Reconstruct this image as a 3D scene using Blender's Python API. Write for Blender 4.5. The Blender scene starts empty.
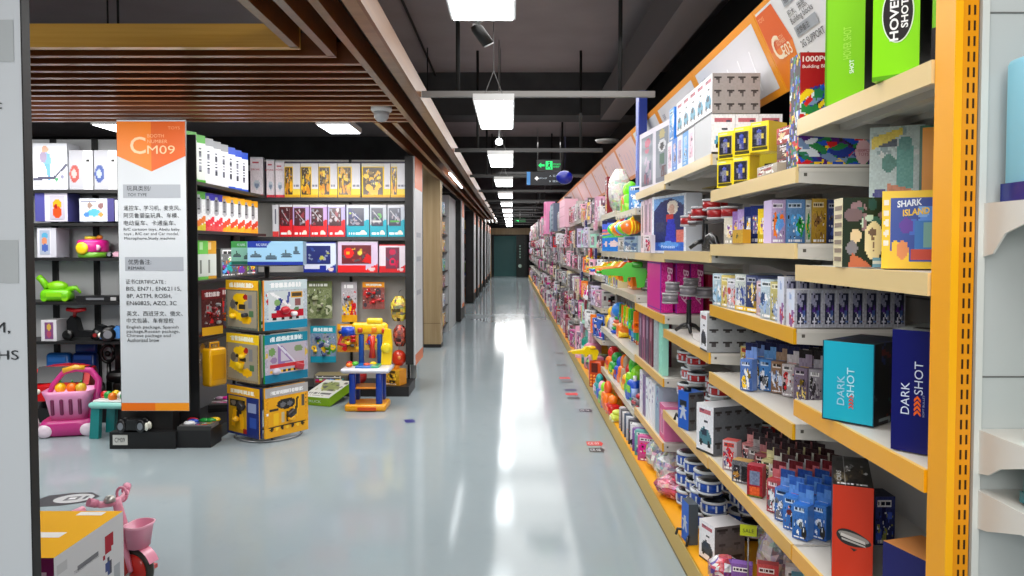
import bpy, math, random
import numpy as np
from mathutils import Matrix, Vector
PI = math.pi
rng = random.Random(7)
SC = bpy.context.scene
COL = SC.collection
# ------------------------------------------------------------------ camera model (1024x576 frame)
F = 760.0
TH = math.atan(26 / 760.0)
CAM = Vector((0, 0, 1.5))
PY0 = 273.0
def ray(px, py):
    a, b = (px - 512) / F, (PY0 - py) / F
    return Vector((a, math.cos(TH) + b * math.sin(TH), -math.sin(TH) + b * math.cos(TH)))
def on_z(px, py, z):
    r = ray(px, py); return CAM + r * ((z - CAM.z) / r.z)
def on_y(px, py, y):
    r = ray(px, py); return CAM + r * (y / r.y)
def on_x(px, py, x):
    r = ray(px, py); return CAM + r * (x / r.x)
def yx(px, x=.86):                      # depth of the point of the vertical plane X=x seen in column px
    return x * F / (px - 512)
# ------------------------------------------------------------------ materials
def s2l(c):
    c = np.asarray(c, float)
    return np.where(c <= .04045, c / 12.92, ((c + .055) / 1.055) ** 2.4)
MATS = {}
def new_mat(name):
    m = bpy.data.materials.new(name); m.use_nodes = True
    nt = m.node_tree; nt.nodes.clear()
    out = nt.nodes.new('ShaderNodeOutputMaterial'); MATS[name] = m
    return m, nt, out
def pbr(name, rough=.5, metal=0., coat=0., spec=.5, col=None, sat=None):
    m, nt, out = new_mat(name)
    b = nt.nodes.new('ShaderNodeBsdfPrincipled')
    b.inputs['Roughness'].default_value = rough; b.inputs['Metallic'].default_value = metal
    b.inputs['Coat Weight'].default_value = coat; b.inputs['Coat Roughness'].default_value = .12
    b.inputs['Specular IOR Level'].default_value = spec
    if col is None:
        a = nt.nodes.new('ShaderNodeAttribute'); a.attribute_name = 'Col'
        nt.links.new(a.outputs['Color'], b.inputs['Base Color'])
    else:
        b.inputs['Base Color'].default_value = (*s2l(col), 1)
    nt.links.new(b.outputs[0], out.inputs[0])
    return m, nt, b
pbr('print', .38, spec=.4)
pbr('plastic', .28, coat=.25)
pbr('matte', .75, spec=.25)
pbr('metal', .35, metal=.85)
pbr('powder', .42, spec=.45)
def tex(nt, kind, **kw):
    n = nt.nodes.new('ShaderNodeTex' + kind)
    for k, v in kw.items(): n.inputs[k].default_value = v
    return n
def ramp(nt, stops):
    r = nt.nodes.new('ShaderNodeValToRGB'); e = r.color_ramp.elements
    while len(e) < len(stops): e.new(.5)
    for el, (p, c) in zip(e, stops): el.position = p; el.color = (*s2l(c), 1)
    return r
def mapped(nt, scale):
    tc = nt.nodes.new('ShaderNodeTexCoord'); mp = nt.nodes.new('ShaderNodeMapping')
    mp.inputs['Scale'].default_value = scale
    nt.links.new(tc.outputs['Object'], mp.inputs[0]); return mp
def wood(name, c0, c1, scale, rough=.35, coat=.3):
    m, nt, b = pbr(name, rough, coat=coat, col=c0)
    mp = mapped(nt, scale); n = tex(nt, 'Noise', Scale=1.0, Detail=6.0, Roughness=.6)
    nt.links.new(mp.outputs[0], n.inputs['Vector'])
    r = ramp(nt, [(.3, c0), (.72, c1)])
    nt.links.new(n.outputs['Fac'], r.inputs[0]); nt.links.new(r.outputs[0], b.inputs['Base Color'])
    return m
def slatwood(name, scale):
    m, nt, b = pbr(name, .35, coat=.2)
    mp = mapped(nt, scale); n = tex(nt, 'Noise', Scale=1.0, Detail=6.0, Roughness=.6); nt.links.new(mp.outputs[0], n.inputs['Vector'])
    r = ramp(nt, [(.3, (.82, .80, .78)), (.72, (1, 1, 1))]); nt.links.new(n.outputs['Fac'], r.inputs[0])
    at = nt.nodes.new('ShaderNodeAttribute'); at.attribute_name = 'Col'; x = nt.nodes.new('ShaderNodeMix'); x.data_type = 'RGBA'; x.blend_type = 'MULTIPLY'; x.inputs[0].default_value = 1
    nt.links.new(at.outputs['Color'], x.inputs[6]); nt.links.new(r.outputs[0], x.inputs[7]); nt.links.new(x.outputs[2], b.inputs['Base Color'])
slatwood('slat_wood', (2, 14, 14))
wood('slat_wood_x', (.50, .37, .27), (.60, .46, .34), (.8, 30, 30))
wood('slat_wood_y', (.52, .39, .28), (.62, .48, .36), (30, .8, 30))
wood('fascia_wood', (.80, .58, .20), (.88, .68, .32), (.8, 30, 40), .3, .4)
wood('edge_wood', (.44, .25, .02), (.54, .34, .04), (40, .8, 30), .35, .2)
wood('pale_wood', (.60, .50, .35), (.69, .60, .45), (22, 22, .9), .5, .1)
# floor: pale blue-grey epoxy, faint clouding, soft reflections
m, nt, b = pbr('epoxy_floor', .25, spec=.14, col=(.6, .64, .66))
mp = mapped(nt, (.5, .35, 1)); n = tex(nt, 'Noise', Scale=1.6, Detail=5.0, Roughness=.6)
nt.links.new(mp.outputs[0], n.inputs['Vector'])
r = ramp(nt, [(.25, (.575, .625, .645)), (.75, (.61, .655, .675))])
nt.links.new(n.outputs['Fac'], r.inputs[0])
sp = tex(nt, 'Noise', Scale=14.0, Detail=3.0); nt.links.new(mp.outputs[0], sp.inputs['Vector'])
r2 = ramp(nt, [(.28, (.95, .95, .95)), (.40, (1, 1, 1))]); nt.links.new(sp.outputs['Fac'], r2.inputs[0])
mx = nt.nodes.new('ShaderNodeMix'); mx.data_type = 'RGBA'; mx.blend_type = 'MULTIPLY'; mx.inputs[0].default_value = .25
nt.links.new(r.outputs[0], mx.inputs[6]); nt.links.new(r2.outputs[0], mx.inputs[7]); nt.links.new(mx.outputs[2], b.inputs['Base Color'])
r3 = ramp(nt, [(.2, (.30, .30, .30)), (.8, (.40, .40, .40))]); nt.links.new(n.outputs['Fac'], r3.inputs[0])
nt.links.new(r3.outputs[0], b.inputs['Roughness'])
bm_ = nt.nodes.new('ShaderNodeBump'); bm_.inputs['Strength'].default_value = .03
n4 = tex(nt, 'Noise', Scale=3.0, Detail=2.0); nt.links.new(mp.outputs[0], n4.inputs['Vector'])
nt.links.new(n4.outputs['Fac'], bm_.inputs['Height']); nt.links.new(bm_.outputs[0], b.inputs['Normal'])
def noisy(name, c0, c1, scale, rough, spec=.3):
    m, nt, b = pbr(name, rough, spec=spec, col=c0)
    mp = mapped(nt, (1, 1, 1)); n = tex(nt, 'Noise', Scale=scale, Detail=6.0)
    nt.links.new(mp.outputs[0], n.inputs['Vector'])
    r = ramp(nt, [(.3, c0), (.7, c1)]); nt.links.new(n.outputs['Fac'], r.inputs[0]); nt.links.new(r.outputs[0], b.inputs['Base Color'])
noisy('slab', (.54, .50, .505), (.58, .54, .545), 2.0, .8)
noisy('beam', (.22, .22, .225), (.27, .27, .275), 3.0, .8)
noisy('black_wall', (.10, .10, .105), (.13, .13, .135), 3.0, .7)
noisy('grey_wall', (.66, .67, .67), (.70, .71, .71), 3.0, .6)
noisy('dark_steel', (.13, .125, .125), (.17, .165, .165), 8.0, .5)
def emit(name, col, st):
    m, nt, out = new_mat(name); e = nt.nodes.new('ShaderNodeEmission')
    e.inputs[0].default_value = (*s2l(col), 1); e.inputs[1].default_value = st
    nt.links.new(e.outputs[0], out.inputs[0])
emit('lamp_glow', (.97, .99, 1.0), 11.0)
emit('exit_glow', (.25, .95, .5), 1.3)
m, nt, out = new_mat('clear')
g = nt.nodes.new('ShaderNodeBsdfGlossy'); g.inputs['Roughness'].default_value = .12
t = nt.nodes.new('ShaderNodeBsdfTransparent'); x = nt.nodes.new('ShaderNodeMixShader'); fr = nt.nodes.new('ShaderNodeFresnel')
fr.inputs['IOR'].default_value = 1.5
nt.links.new(fr.outputs[0], x.inputs[0]); nt.links.new(t.outputs[0], x.inputs[1]); nt.links.new(g.outputs[0], x.inputs[2]); nt.links.new(x.outputs[0], out.inputs[0])
m, nt, b = pbr('film', .16, coat=.7)      # crinkled polybag film over goods
mp = mapped(nt, (1, 1, 1)); n = tex(nt, 'Noise', Scale=55.0, Detail=3.0); nt.links.new(mp.outputs[0], n.inputs['Vector'])
bm_ = nt.nodes.new('ShaderNodeBump'); bm_.inputs['Strength'].default_value = .9; bm_.inputs['Distance'].default_value = .02
nt.links.new(n.outputs['Fac'], bm_.inputs['Height']); nt.links.new(bm_.outputs[0], b.inputs['Normal'])
at = [q for q in nt.nodes if q.type == 'ATTRIBUTE'][0]; v_ = tex(nt, 'Voronoi', Scale=38.0); nt.links.new(mp.outputs[0], v_.inputs['Vector'])
x = nt.nodes.new('ShaderNodeMix'); x.data_type = 'RGBA'; x.blend_type = 'OVERLAY'; x.inputs[0].default_value = .35
nt.links.new(at.outputs['Color'], x.inputs[6]); nt.links.new(v_.outputs['Color'], x.inputs[7])
hs = nt.nodes.new('ShaderNodeHueSaturation'); hs.inputs['Saturation'].default_value = .95; nt.links.new(x.outputs[2], hs.inputs['Color']); nt.links.new(hs.outputs[0], b.inputs['Base Color'])
m, nt, b = pbr('door_glass', .35, col=(.30, .52, .52), spec=.4)
# ------------------------------------------------------------------ mesh builder
class MB:
    def __init__(s):
        s.v = []; s.f = []; s.c = []; s.sm = []; s.m = Matrix.Identity(4)
    def av(s, p):
        q = s.m @ Vector(p); s.v.append((q.x, q.y, q.z)); return len(s.v) - 1
    def face(s, idx, col, smooth=False):
        s.f.append(tuple(idx)); s.c.append(tuple(col)); s.sm.append(smooth)
    def poly(s, pts, col): s.face([s.av(p) for p in pts], col); return s
    def box(s, lo, hi, col, **fc):
        x0, y0, z0 = lo; x1, y1, z1 = hi
        i = [s.av(p) for p in ((x0,y0,z0),(x1,y0,z0),(x1,y1,z0),(x0,y1,z0),(x0,y0,z1),(x1,y0,z1),(x1,y1,z1),(x0,y1,z1))]
        for nm, q in (('bot',(3,2,1,0)),('top',(4,5,6,7)),('front',(0,1,5,4)),('right',(1,2,6,5)),('back',(2,3,7,6)),('left',(3,0,4,7))):
            cc = fc.get(nm, col)
            if cc is None: continue
            s.face([i[k] for k in q], cc)
        return s
    def cbox(s, c, sz, col, **fc):
        return s.box([c[k] - sz[k] / 2 for k in range(3)], [c[k] + sz[k] / 2 for k in range(3)], col, **fc)
    def rbox(s, c, sz, r, col, rot=None):
        """box with rounded vertical edges and softened top/bottom rims"""
        old = s.m
        s.m = s.m @ Matrix.Translation(c) @ (rot if rot is not None else Matrix.Identity(4))
        w, d, h = sz[0] / 2, sz[1] / 2, sz[2] / 2; r = min(r, w * .98, d * .98, h * .98); n = 4
        rings = []
        for (zz, ins) in ((-h, r * .9), (-h + r * .35, r * .3), (-h + r, 0), (h - r, 0), (h - r * .35, r * .3), (h, r * .9)):
            ring = []
            for cx, cy, a0 in ((w - r, d - r, 0), (-w + r, d - r, PI/2), (-w + r, -d + r, PI), (w - r, -d + r, 1.5 * PI)):
                for k in range(n + 1):
                    a = a0 + k * PI / 2 / n; rr = max(r - ins, .0004)
                    ring.append(s.av((cx + rr * math.cos(a), cy + rr * math.sin(a), zz)))
            rings.append(ring)
        N = len(rings[0])
        for a, b in zip(rings, rings[1:]):
            for k in range(N): s.face((a[k], a[(k+1) % N], b[(k+1) % N], b[k]), col, True)
        s.face(rings[0][::-1], col); s.face(rings[-1], col); s.m = old; return s
    def canvas(s, o, u, v, img, wrap=None):
        """paint img (rows from the top) on the rectangle o + a*u + b*v; v points up"""
        h, w = img.shape[:2]; o, u, v = Vector(o), Vector(u), Vector(v); g = []
        for j in range(h + 1):
            for i in range(w + 1): g.append(s.av(o + u * (i / w) + v * (1 - j / h)))
        for j in range(h):
            for i in range(w):
                a = j * (w + 1) + i
                s.face((g[a + w + 1], g[a + w + 2], g[a + 1], g[a]), img[j, i])
        return s
    def loft(s, rings, col, smooth=True, cap=True, closed=True):
        R = [[s.av(p) for p in r] for r in rings]; N = len(R[0])
        for q, (a, b) in enumerate(zip(R, R[1:])):
            cc = col[q] if isinstance(col, list) else col
            for k in range(N if closed else N - 1): s.face((a[k], a[(k+1) % N], b[(k+1) % N], b[k]), cc, smooth)
        if cap:
            s.face(R[0][::-1], col[0] if isinstance(col, list) else col); s.face(R[-1], col[-1] if isinstance(col, list) else col)
        return s
    def lathe(s, prof, c=(0,0,0), n=20, col=(1,1,1), axis='z', smooth=True):
        rings = []
        for r, z in prof:
            ring = []
            for k in range(n):
                a = 2 * PI * k / n; p = (r * math.cos(a), r * math.sin(a), z)
                if axis == 'y': p = (p[0], p[2], p[1])
                if axis == 'x': p = (p[2], p[0], p[1])
                ring.append((p[0] + c[0], p[1] + c[1], p[2] + c[2]))
            rings.append(ring)
        return s.loft(rings, col, smooth)
    def cyl(s, p0, p1, r0, r1=None, n=14, col=(1,1,1)):
        p0, p1 = Vector(p0), Vector(p1); r1 = r0 if r1 is None else r1
        d = (p1 - p0).normalized(); a = d.orthogonal().normalized(); b = d.cross(a)
        rg = lambda p, r: [p + (a * math.cos(2*PI*k/n) + b * math.sin(2*PI*k/n)) * r for k in range(n)]
        return s.loft([rg(p0, r0), rg(p1, r1)], col)
    def tube(s, path, r, n=8, col=(1,1,1)):
        P = [Vector(p) for p in path]; rings = []; a = None
        for i, p in enumerate(P):
            d = (P[min(i+1, len(P)-1)] - P[max(i-1, 0)]).normalized()
            a = d.orthogonal() if a is None else a - d * a.dot(d)
            a.normalize(); b = d.cross(a)
            rr = r[i] if isinstance(r, (list, tuple)) else r
            rings.append([p + (a * math.cos(2*PI*k/n) + b * math.sin(2*PI*k/n)) * rr for k in range(n)])
        return s.loft(rings, col)
    def ell(s, c, rad, col, nu=14, nv=8, rot=None):
        old = s.m; s.m = s.m @ Matrix.Translation(c) @ (rot if rot is not None else Matrix.Identity(4))
        rings = []
        for j in range(nv + 1):
            t = -PI / 2 + PI * j / nv; cr = max(math.cos(t), .01)
            rings.append([(rad[0] * cr * math.cos(2*PI*k/nu), rad[1] * cr * math.sin(2*PI*k/nu), rad[2] * math.sin(t)) for k in range(nu)])
        s.loft(rings, col); s.m = old; return s
    def prism(s, poly, o, u, v, w, col, edge=None, r=0):
        """extrude the outline poly (in axes u, v from o) along w"""
        o, u, v, w = Vector(o), Vector(u), Vector(v), Vector(w)
        a = [s.av(o + u * p[0] + v * p[1]) for p in poly]; b = [s.av(o + u * p[0] + v * p[1] + w) for p in poly]
        N = len(poly); s.face(a[::-1], col); s.face(b, col)
        for k in range(N): s.face((a[k], a[(k+1) % N], b[(k+1) % N], b[k]), edge or col)
        return s
    def mesh(s, name, mat):
        me = bpy.data.meshes.new(name); me.from_pydata(s.v, [], s.f)
        at = me.attributes.new('Col', 'FLOAT_COLOR', 'CORNER')
        c = s2l(np.array(s.c, float).reshape(-1, 3)); n = np.array([len(f) for f in s.f])
        c = np.repeat(np.hstack([c, np.ones((len(c), 1))]), n, axis=0)
        at.data.foreach_set('color', c.astype(np.float32).ravel())
        me.polygons.foreach_set('use_smooth', s.sm)
        me.materials.append(MATS[mat]); me.update(); return me
    def build(s, name, mat='print', parent=None, loc=(0,0,0), rz=0):
        return link(bpy.data.objects.new(name, s.mesh(name, mat)), parent, loc, rz)
def link(o, parent=None, loc=(0,0,0), rz=0):
    COL.objects.link(o); o.parent = parent; o.location = loc; o.rotation_euler = (0, 0, rz); return o
KIDS = {}
def tag(o, label, cat, group=None, kind=None):
    if label: o['label'] = label
    if cat: o['category'] = cat
    if group: o['group'] = group
    if kind: o['kind'] = kind
    return o
def empty(name, label, cat, loc=(0,0,0), rz=0, group=None):
    o = bpy.data.objects.new(name, None); link(o, None, loc, rz); o.empty_display_size = .1
    return tag(o, label, cat, group)
def struct(name, mb, mat, label=None):
    o = mb.build(name, mat); o['kind'] = 'structure'
    if label: o['label'] = label
    return o
def dup(root, loc, rz, label, group=None):
    r = root.copy(); COL.objects.link(r); r.location = loc; r.rotation_euler = (0, 0, rz); r['label'] = label
    if group: r['group'] = group
    for ch in root.children:
        c = ch.copy(); COL.objects.link(c); c.parent = r
        for g in ch.children:
            d = g.copy(); COL.objects.link(d); d.parent = c
    return r
ORD = 'zeroth first second third fourth fifth sixth seventh eighth ninth tenth eleventh twelfth thirteenth fourteenth fifteenth sixteenth seventeenth eighteenth nineteenth'.split()
def ordn(n):
    if n < 20: return ORD[n]
    t = {2: 'twent', 3: 'thirt', 4: 'fort'}[n // 10]
    return t + 'ieth' if n % 10 == 0 else t + 'y-' + ORD[n % 10]
# ------------------------------------------------------------------ lettering
TXT = {}
def txt(body, parent, o, u, v, col, w=None, h=None, name='lettering', mat='print', align='l', shear=0., bold=0.):
    """flat lettering: o = lower left corner, u / v = unit reading and up directions in the parent's space, w and/or h the size to fit"""
    key = (body, shear, bold)
    if key not in TXT:
        c = bpy.data.curves.new('t', 'FONT'); c.body = body; c.shear = shear; c.offset = bold; c.resolution_u = 3
        ob = bpy.data.objects.new('t', c); COL.objects.link(ob); bpy.context.view_layer.update()
        me = bpy.data.meshes.new_from_object(ob.evaluated_get(bpy.context.evaluated_depsgraph_get()))
        co = np.empty(len(me.vertices) * 3); me.vertices.foreach_get('co', co); co = co.reshape(-1, 3)
        fs = [tuple(p.vertices) for p in me.polygons]
        bpy.data.objects.remove(ob); bpy.data.curves.remove(c); bpy.data.meshes.remove(me)
        TXT[key] = (co, fs)
    co, fs = TXT[key]; lo, hi = co.min(0), co.max(0); W, H = hi[0] - lo[0], hi[1] - lo[1]
    sx = w / W if w else h / H; sy = h / H if h else w / W
    if align == 'c': off = -W * sx / 2
    elif align == 'r': off = -W * sx
    else: off = 0
    o, u, v = Vector(o), Vector(u), Vector(v); mb = MB()
    for p in co: mb.av(o + u * ((p[0] - lo[0]) * sx + off) + v * ((p[1] - lo[1]) * sy))
    for f in fs: mb.face(f, col)
    return mb.build(name, mat, parent)
# ------------------------------------------------------------------ painted faces
class Cv:
    """small painted picture, x and y in 0..1 from the top left"""
    def __init__(s, w, h, bg=(1,1,1), jit=.0, seed=None):
        s.w, s.h = w, h; s.a = np.empty((h, w, 3)); s.a[:] = bg
        s.X, s.Y = np.meshgrid((np.arange(w) + .5) / w, (np.arange(h) + .5) / h)
    def put(s, mask, col): s.a[mask] = col; return s
    def rect(s, x0, y0, x1, y1, col): return s.put((s.X >= x0) & (s.X < x1) & (s.Y >= y0) & (s.Y < y1), col)
    def ell(s, cx, cy, rx, ry, col): return s.put(((s.X - cx) / rx) ** 2 + ((s.Y - cy) / ry) ** 2 < 1, col)
    def poly(s, pts, col):
        m = np.zeros_like(s.X, bool); n = len(pts)
        for i in range(n):
            (x0, y0), (x1, y1) = pts[i], pts[(i + 1) % n]
            c = (y0 > s.Y) != (y1 > s.Y)
            with np.errstate(divide='ignore', invalid='ignore'): m ^= c & (s.X < (x1 - x0) * (s.Y - y0) / (y1 - y0 + 1e-12) + x0)
        return s.put(m, col)
    def rrect(s, cx, cy, w, h, ang, col):
        c, d = math.cos(ang), math.sin(ang); dx, dy = s.X - cx, s.Y - cy
        return s.put((abs(dx * c + dy * d) < w / 2) & (abs(-dx * d + dy * c) < h / 2), col)
    def grad(s, c0, c1, diag=0.):
        t = np.clip(s.Y * (1 - diag) + s.X * diag, 0, 1)[..., None]; s.a[:] = np.array(c0) * (1 - t) + np.array(c1) * t; return s
    def noise(s, amp, rs):
        s.a = np.clip(s.a + (np.random.RandomState(rs).rand(s.h, s.w, 1) - .5) * 2 * amp, 0, 1); return s
    def bars(s, x0, x1, y, h, col, r, fill=.75):
        x = x0
        while x < x1:
            w = r.uniform(.04, .12); s.rect(x, y, min(x + w * fill, x1), y + h, col); x += w
        return s
    def blobs(s, r, n, box, cols, lo=.05, hi=.16):
        x0, y0, x1, y1 = box
        for _ in range(n):
            k = r.uniform(lo, hi)
            if r.random() < .5: s.ell(r.uniform(x0, x1), r.uniform(y0, y1), k, k * r.uniform(.5, 1.1), r.choice(cols))
            else: s.rrect(r.uniform(x0, x1), r.uniform(y0, y1), k * 2, k, r.uniform(0, 3), r.choice(cols))
        return s
WHT, BLK, GRY = (.93, .93, .94), (.08, .08, .09), (.6, .6, .6)
RED, ORG, YEL, LIM, GRN, TEA, SKY, BLU, NVY, PUR, MAG, PNK = (.82,.10,.12), (.96,.48,.08), (.98,.80,.08), (.55,.85,.10), (.12,.60,.24), (.10,.62,.62), (.35,.68,.93), (.10,.32,.78), (.09,.13,.42), (.42,.22,.62), (.84,.10,.55), (.96,.68,.78)
BRIGHT = [RED, ORG, YEL, LIM, GRN, TEA, SKY, BLU, PUR, MAG]
def dark(c, k=.6): return tuple(x * k for x in c)
def lite(c, k=.5): return tuple(1 - (1 - x) * k for x in c)
def cv_car(w=16, h=20, body=(.30,.60,.72), seed=1):
    c = Cv(w, h, (.94, .94, .96)); r = random.Random(seed)
    c.rect(.14, .10, .86, .19, (.75, .40, .45)); c.rect(.25, .08, .42, .12, (.45, .2, .3)); c.rect(.6, .17, .8, .2, (.3, .25, .35))
    c.rect(.45, .33, .66, .38, (.2, .2, .25))
    c.poly([(.14, .70), (.22, .55), (.45, .46), (.72, .52), (.88, .66), (.86, .80), (.6, .84), (.2, .80)], body)
    c.poly([(.3, .56), (.48, .49), (.66, .54), (.6, .62), (.34, .62)], (.15, .2, .28))
    c.ell(.28, .79, .09, .07, BLK); c.ell(.74, .81, .10, .07, BLK); c.rect(.0, .94, 1, 1, (.12, .12, .13))
    return c.noise(.03, seed)
def cv_logos(w=26, h=24, nx=4, ny=3, bg=(.60, .575, .57)):
    c = Cv(w, h, bg)
    for i in range(nx):
        for j in range(ny):
            x, y = (i + .5) / nx, (j + .42) / ny; a, b = .34 / nx, .2 / ny
            c.rect(x - a, y - b, x + a, y - b * .2, (.2, .18, .18)); c.rect(x - a * .45, y - b * .2, x + a * .45, y + b * .7, (.27, .25, .25))
            c.rect(x - a * .12, y + b * .7, x + a * .2, y + b * 1.9, (.35, .33, .33))
    return c.noise(.015, 3)
def cv_bricks(w, h, seed, n=90, bg=(.18, .14, .14), s=.09):
    r = random.Random(seed); c = Cv(w, h, bg); asp = w / h
    cols = [RED, (.1, .3, .75), (.95, .78, .1), (.15, .5, .25), (.85, .87, .9), (.45, .55, .7), (.12, .45, .3), (.3, .1, .45), (.12, .2, .55)]
    for _ in range(n):
        k = r.uniform(.6, 1.3) * s; c.rrect(r.random(), r.random(), k * 1.8, k * 1.1 * max(asp, .6), r.uniform(-.7, .7), r.choice(cols))
    return c
def cv_window(w, h, frame, toy, seed, frame2=None, win=(.12, .12, .88, .80), dk=(.13, .12, .15)):
    r = random.Random(seed); f_ = 1 if w < 8 else 1.7; c = Cv(int(w * f_), int(h * f_), frame)
    if frame2: c.poly([(0, 1), (0, .62), (1, .80), (1, 1)], frame2)
    c.rect(*win, dk)
    x0, y0, x1, y1 = win; mx, my = (x1 - x0) * .18, (y1 - y0) * .14
    c.blobs(r, 9, (x0 + mx, y0 + my, x1 - mx, y1 - my), toy, .06, .15)
    c.blobs(r, 22 if f_ > 1 else 3, (x0 + mx * .6, y0 + my * .6, x1 - mx * .6, y1 - my * .6), toy + [WHT, BLK], .015, .05)
    c.bars(.12, .7, .88, .06, lite(frame, .3), r); c.rect(x0, y0, x1, y0 + .03, lite(frame, .4))
    return c.noise(.03, seed)
def cv_art(w, h, bg, seed, cols=None, title=None, strip=None):
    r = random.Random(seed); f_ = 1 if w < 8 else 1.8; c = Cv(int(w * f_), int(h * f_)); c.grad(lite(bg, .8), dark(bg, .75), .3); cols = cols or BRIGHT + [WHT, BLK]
    c.blobs(r, 7, (.15, .35, .85, .85), cols, .07, .2)
    c.blobs(r, 26 if f_ > 1 else 4, (.08, .28, .92, .88), cols + [BLK, WHT], .015, .055)
    c.rect(.1, .07, .8, .2, title or WHT); c.bars(.14, .76, .10, .07, dark(bg, .4), r, .8)
    if strip: c.rect(0, .88, 1, 1, strip)
    c.bars(.12, .85, .91, .05, WHT, r)
    return c.noise(.04, seed)
def carton(name, size, front, side=None, top=None, mat='print'):
    """box standing on its origin, front towards -y; front/side may be pictures or colours"""
    w, d, h = size; mb = MB(); g = (.7, .7, .7)
    F_ = front.a if isinstance(front, Cv) else None; S_ = side.a if isinstance(side, Cv) else None; T_ = top.a if isinstance(top, Cv) else None
    fc = g if F_ is not None else front; scol = g if S_ is not None else (side or fc); tc = g if T_ is not None else (top or scol)
    skip = {}
    if F_ is not None: skip['front'] = None
    if S_ is not None: skip['left'] = None; skip['right'] = None
    if T_ is not None: skip['top'] = None
    cols = {'front': fc, 'left': scol, 'right': scol, 'top': tc, 'bot': tc, 'back': scol}; cols.update(skip)
    mb.box((-w/2, -d/2, 0), (w/2, d/2, h), g, **cols)
    if F_ is not None: mb.canvas((-w/2, -d/2, 0), (w, 0, 0), (0, 0, h), F_)
    if S_ is not None:
        mb.canvas((w/2, -d/2, 0), (0, d, 0), (0, 0, h), S_); mb.canvas((-w/2, d/2, 0), (0, -d, 0), (0, 0, h), S_)
    if T_ is not None: mb.canvas((-w/2, -d/2, h), (w, 0, 0), (0, d, 0), T_)
    return mb.build(name, mat)
def put(o, loc, rz, label, cat, group=None):
    o.location = loc; o.rotation_euler = (0, 0, rz); return tag(o, label, cat, group)
def edge(p1, p2, d):
    """centre and turn of a thing of depth d whose front bottom edge runs from p1 (on the viewer's left) to p2"""
    p1, p2 = Vector(p1), Vector(p2); a = math.atan2(p2.y - p1.y, p2.x - p1.x); n = Vector((-math.sin(a), math.cos(a), 0))
    c = (p1 + p2) / 2 + n * (d / 2); c.z = p1.z
    return c, a, (p2.xy - p1.xy).length
AISLE = -PI / 2                            # a front turned to the aisle (towards -x)
def window_part(o, size, win, pic, depth=.004, name='window'):
    """a raised display window as a part: win in 0..1 of the front"""
    w, d, h = size; x0, y0, x1, y1 = win
    a = (-w/2 + x0 * w, -d/2 - depth, h * (1 - y1)); b = (-w/2 + x1 * w, -d/2 - .0002, h * (1 - y0))
    mb = MB(); mb.box(a, b, (.8, .8, .82), front=None)
    mb.canvas(a, (b[0] - a[0], 0, 0), (0, 0, b[2] - a[2]), pic.a)
    return mb.build(name, 'plastic', o)
# ================================================================== SETTING
XL, XR, YB, YF, ZC = -9.0, 3.4, -2.6, 38.0, 3.55
struct('floor', MB().box((XL, YB, -.1), (XR, YF + 3, 0), (.7, .7, .7)), 'epoxy_floor')
struct('ceiling', MB().box((XL, YB, ZC), (XR, YF + 3, ZC + .15), (.3, .3, .3)), 'slab')
struct('wall_left', MB().box((XL - .1, YB, 0), (XL, YF + 3, ZC), (.5, .5, .5)), 'grey_wall')
struct('wall_right', MB().box((XR, YB, 0), (XR + .1, YF + 3, ZC), (.3, .3, .3)), 'black_wall')
struct('wall_rear', MB().box((XL, YB - .1, 0), (XR, YB, ZC), (.6, .6, .6)), 'grey_wall')
# end wall with the doorway
dx0, dx1, dh = -.93, .62, 2.12
struct('wall_far', MB().box((XL, YF, 0), (dx0 - .12, YF + .15, ZC), BLK).box((dx1 + .12, YF, 0), (XR, YF + .15, ZC), BLK)
       .box((dx0 - .12, YF, dh + .32), (dx1 + .12, YF + .15, ZC), BLK), 'black_wall')
struct('wall_beyond', MB().box((XL, YF + 2.6, 0), (XR, YF + 2.7, ZC), BLK), 'black_wall')
struct('trim_1', MB().box((-1.1, YF - .12, dh), (1.2, YF, dh + .32), (.7, .62, .5)), 'pale_wood', 'pale wood lintel over the far doorway')
struct('trim_2', MB().box((-1.28, YF - .14, 0), (dx0 - .1, YF, dh), (.7, .62, .5)), 'pale_wood', 'pale wood jamb beside the far doorway')
d1 = bpy.data.objects.new('door_1', None); link(d1, None, (0, YF, 0)); d1['kind'] = 'structure'
fm = MB()
for a, b in (((dx0 - .1, -.1, 0), (dx0, .1, dh)), ((dx1, -.1, 0), (dx1 + .12, .1, dh)), ((dx0, -.1, dh - .06), (dx1, .1, dh))): fm.box(a, b, (.07, .08, .08))
fm.build('door_frame', 'powder', d1)
MB().box((dx0, 1.2, 0), (.22, 1.24, dh - .06), (.2, .3, .3)).build('glass_pane', 'door_glass', d1)
lf = MB().box((.22, -.04, .02), (dx1, 0, dh - .06), (.03, .11, .09)).build('door_leaf', 'powder', d1)
mb = MB(); mb.lathe([(.07, 0), (.09, 0), (.09, .01), (.07, .01)], (.40, -.05, .55), 16, (.75, .85, .8), 'y'); mb.build('ring_mark', 'print', lf)
mb = MB()
for k in range(5): mb.box((.36, -.046, .95 + k * .14), (.44, -.042, 1.03 + k * .14), (.6, .75, .7))
mb.build('sign_lettering', 'print', lf)
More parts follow.
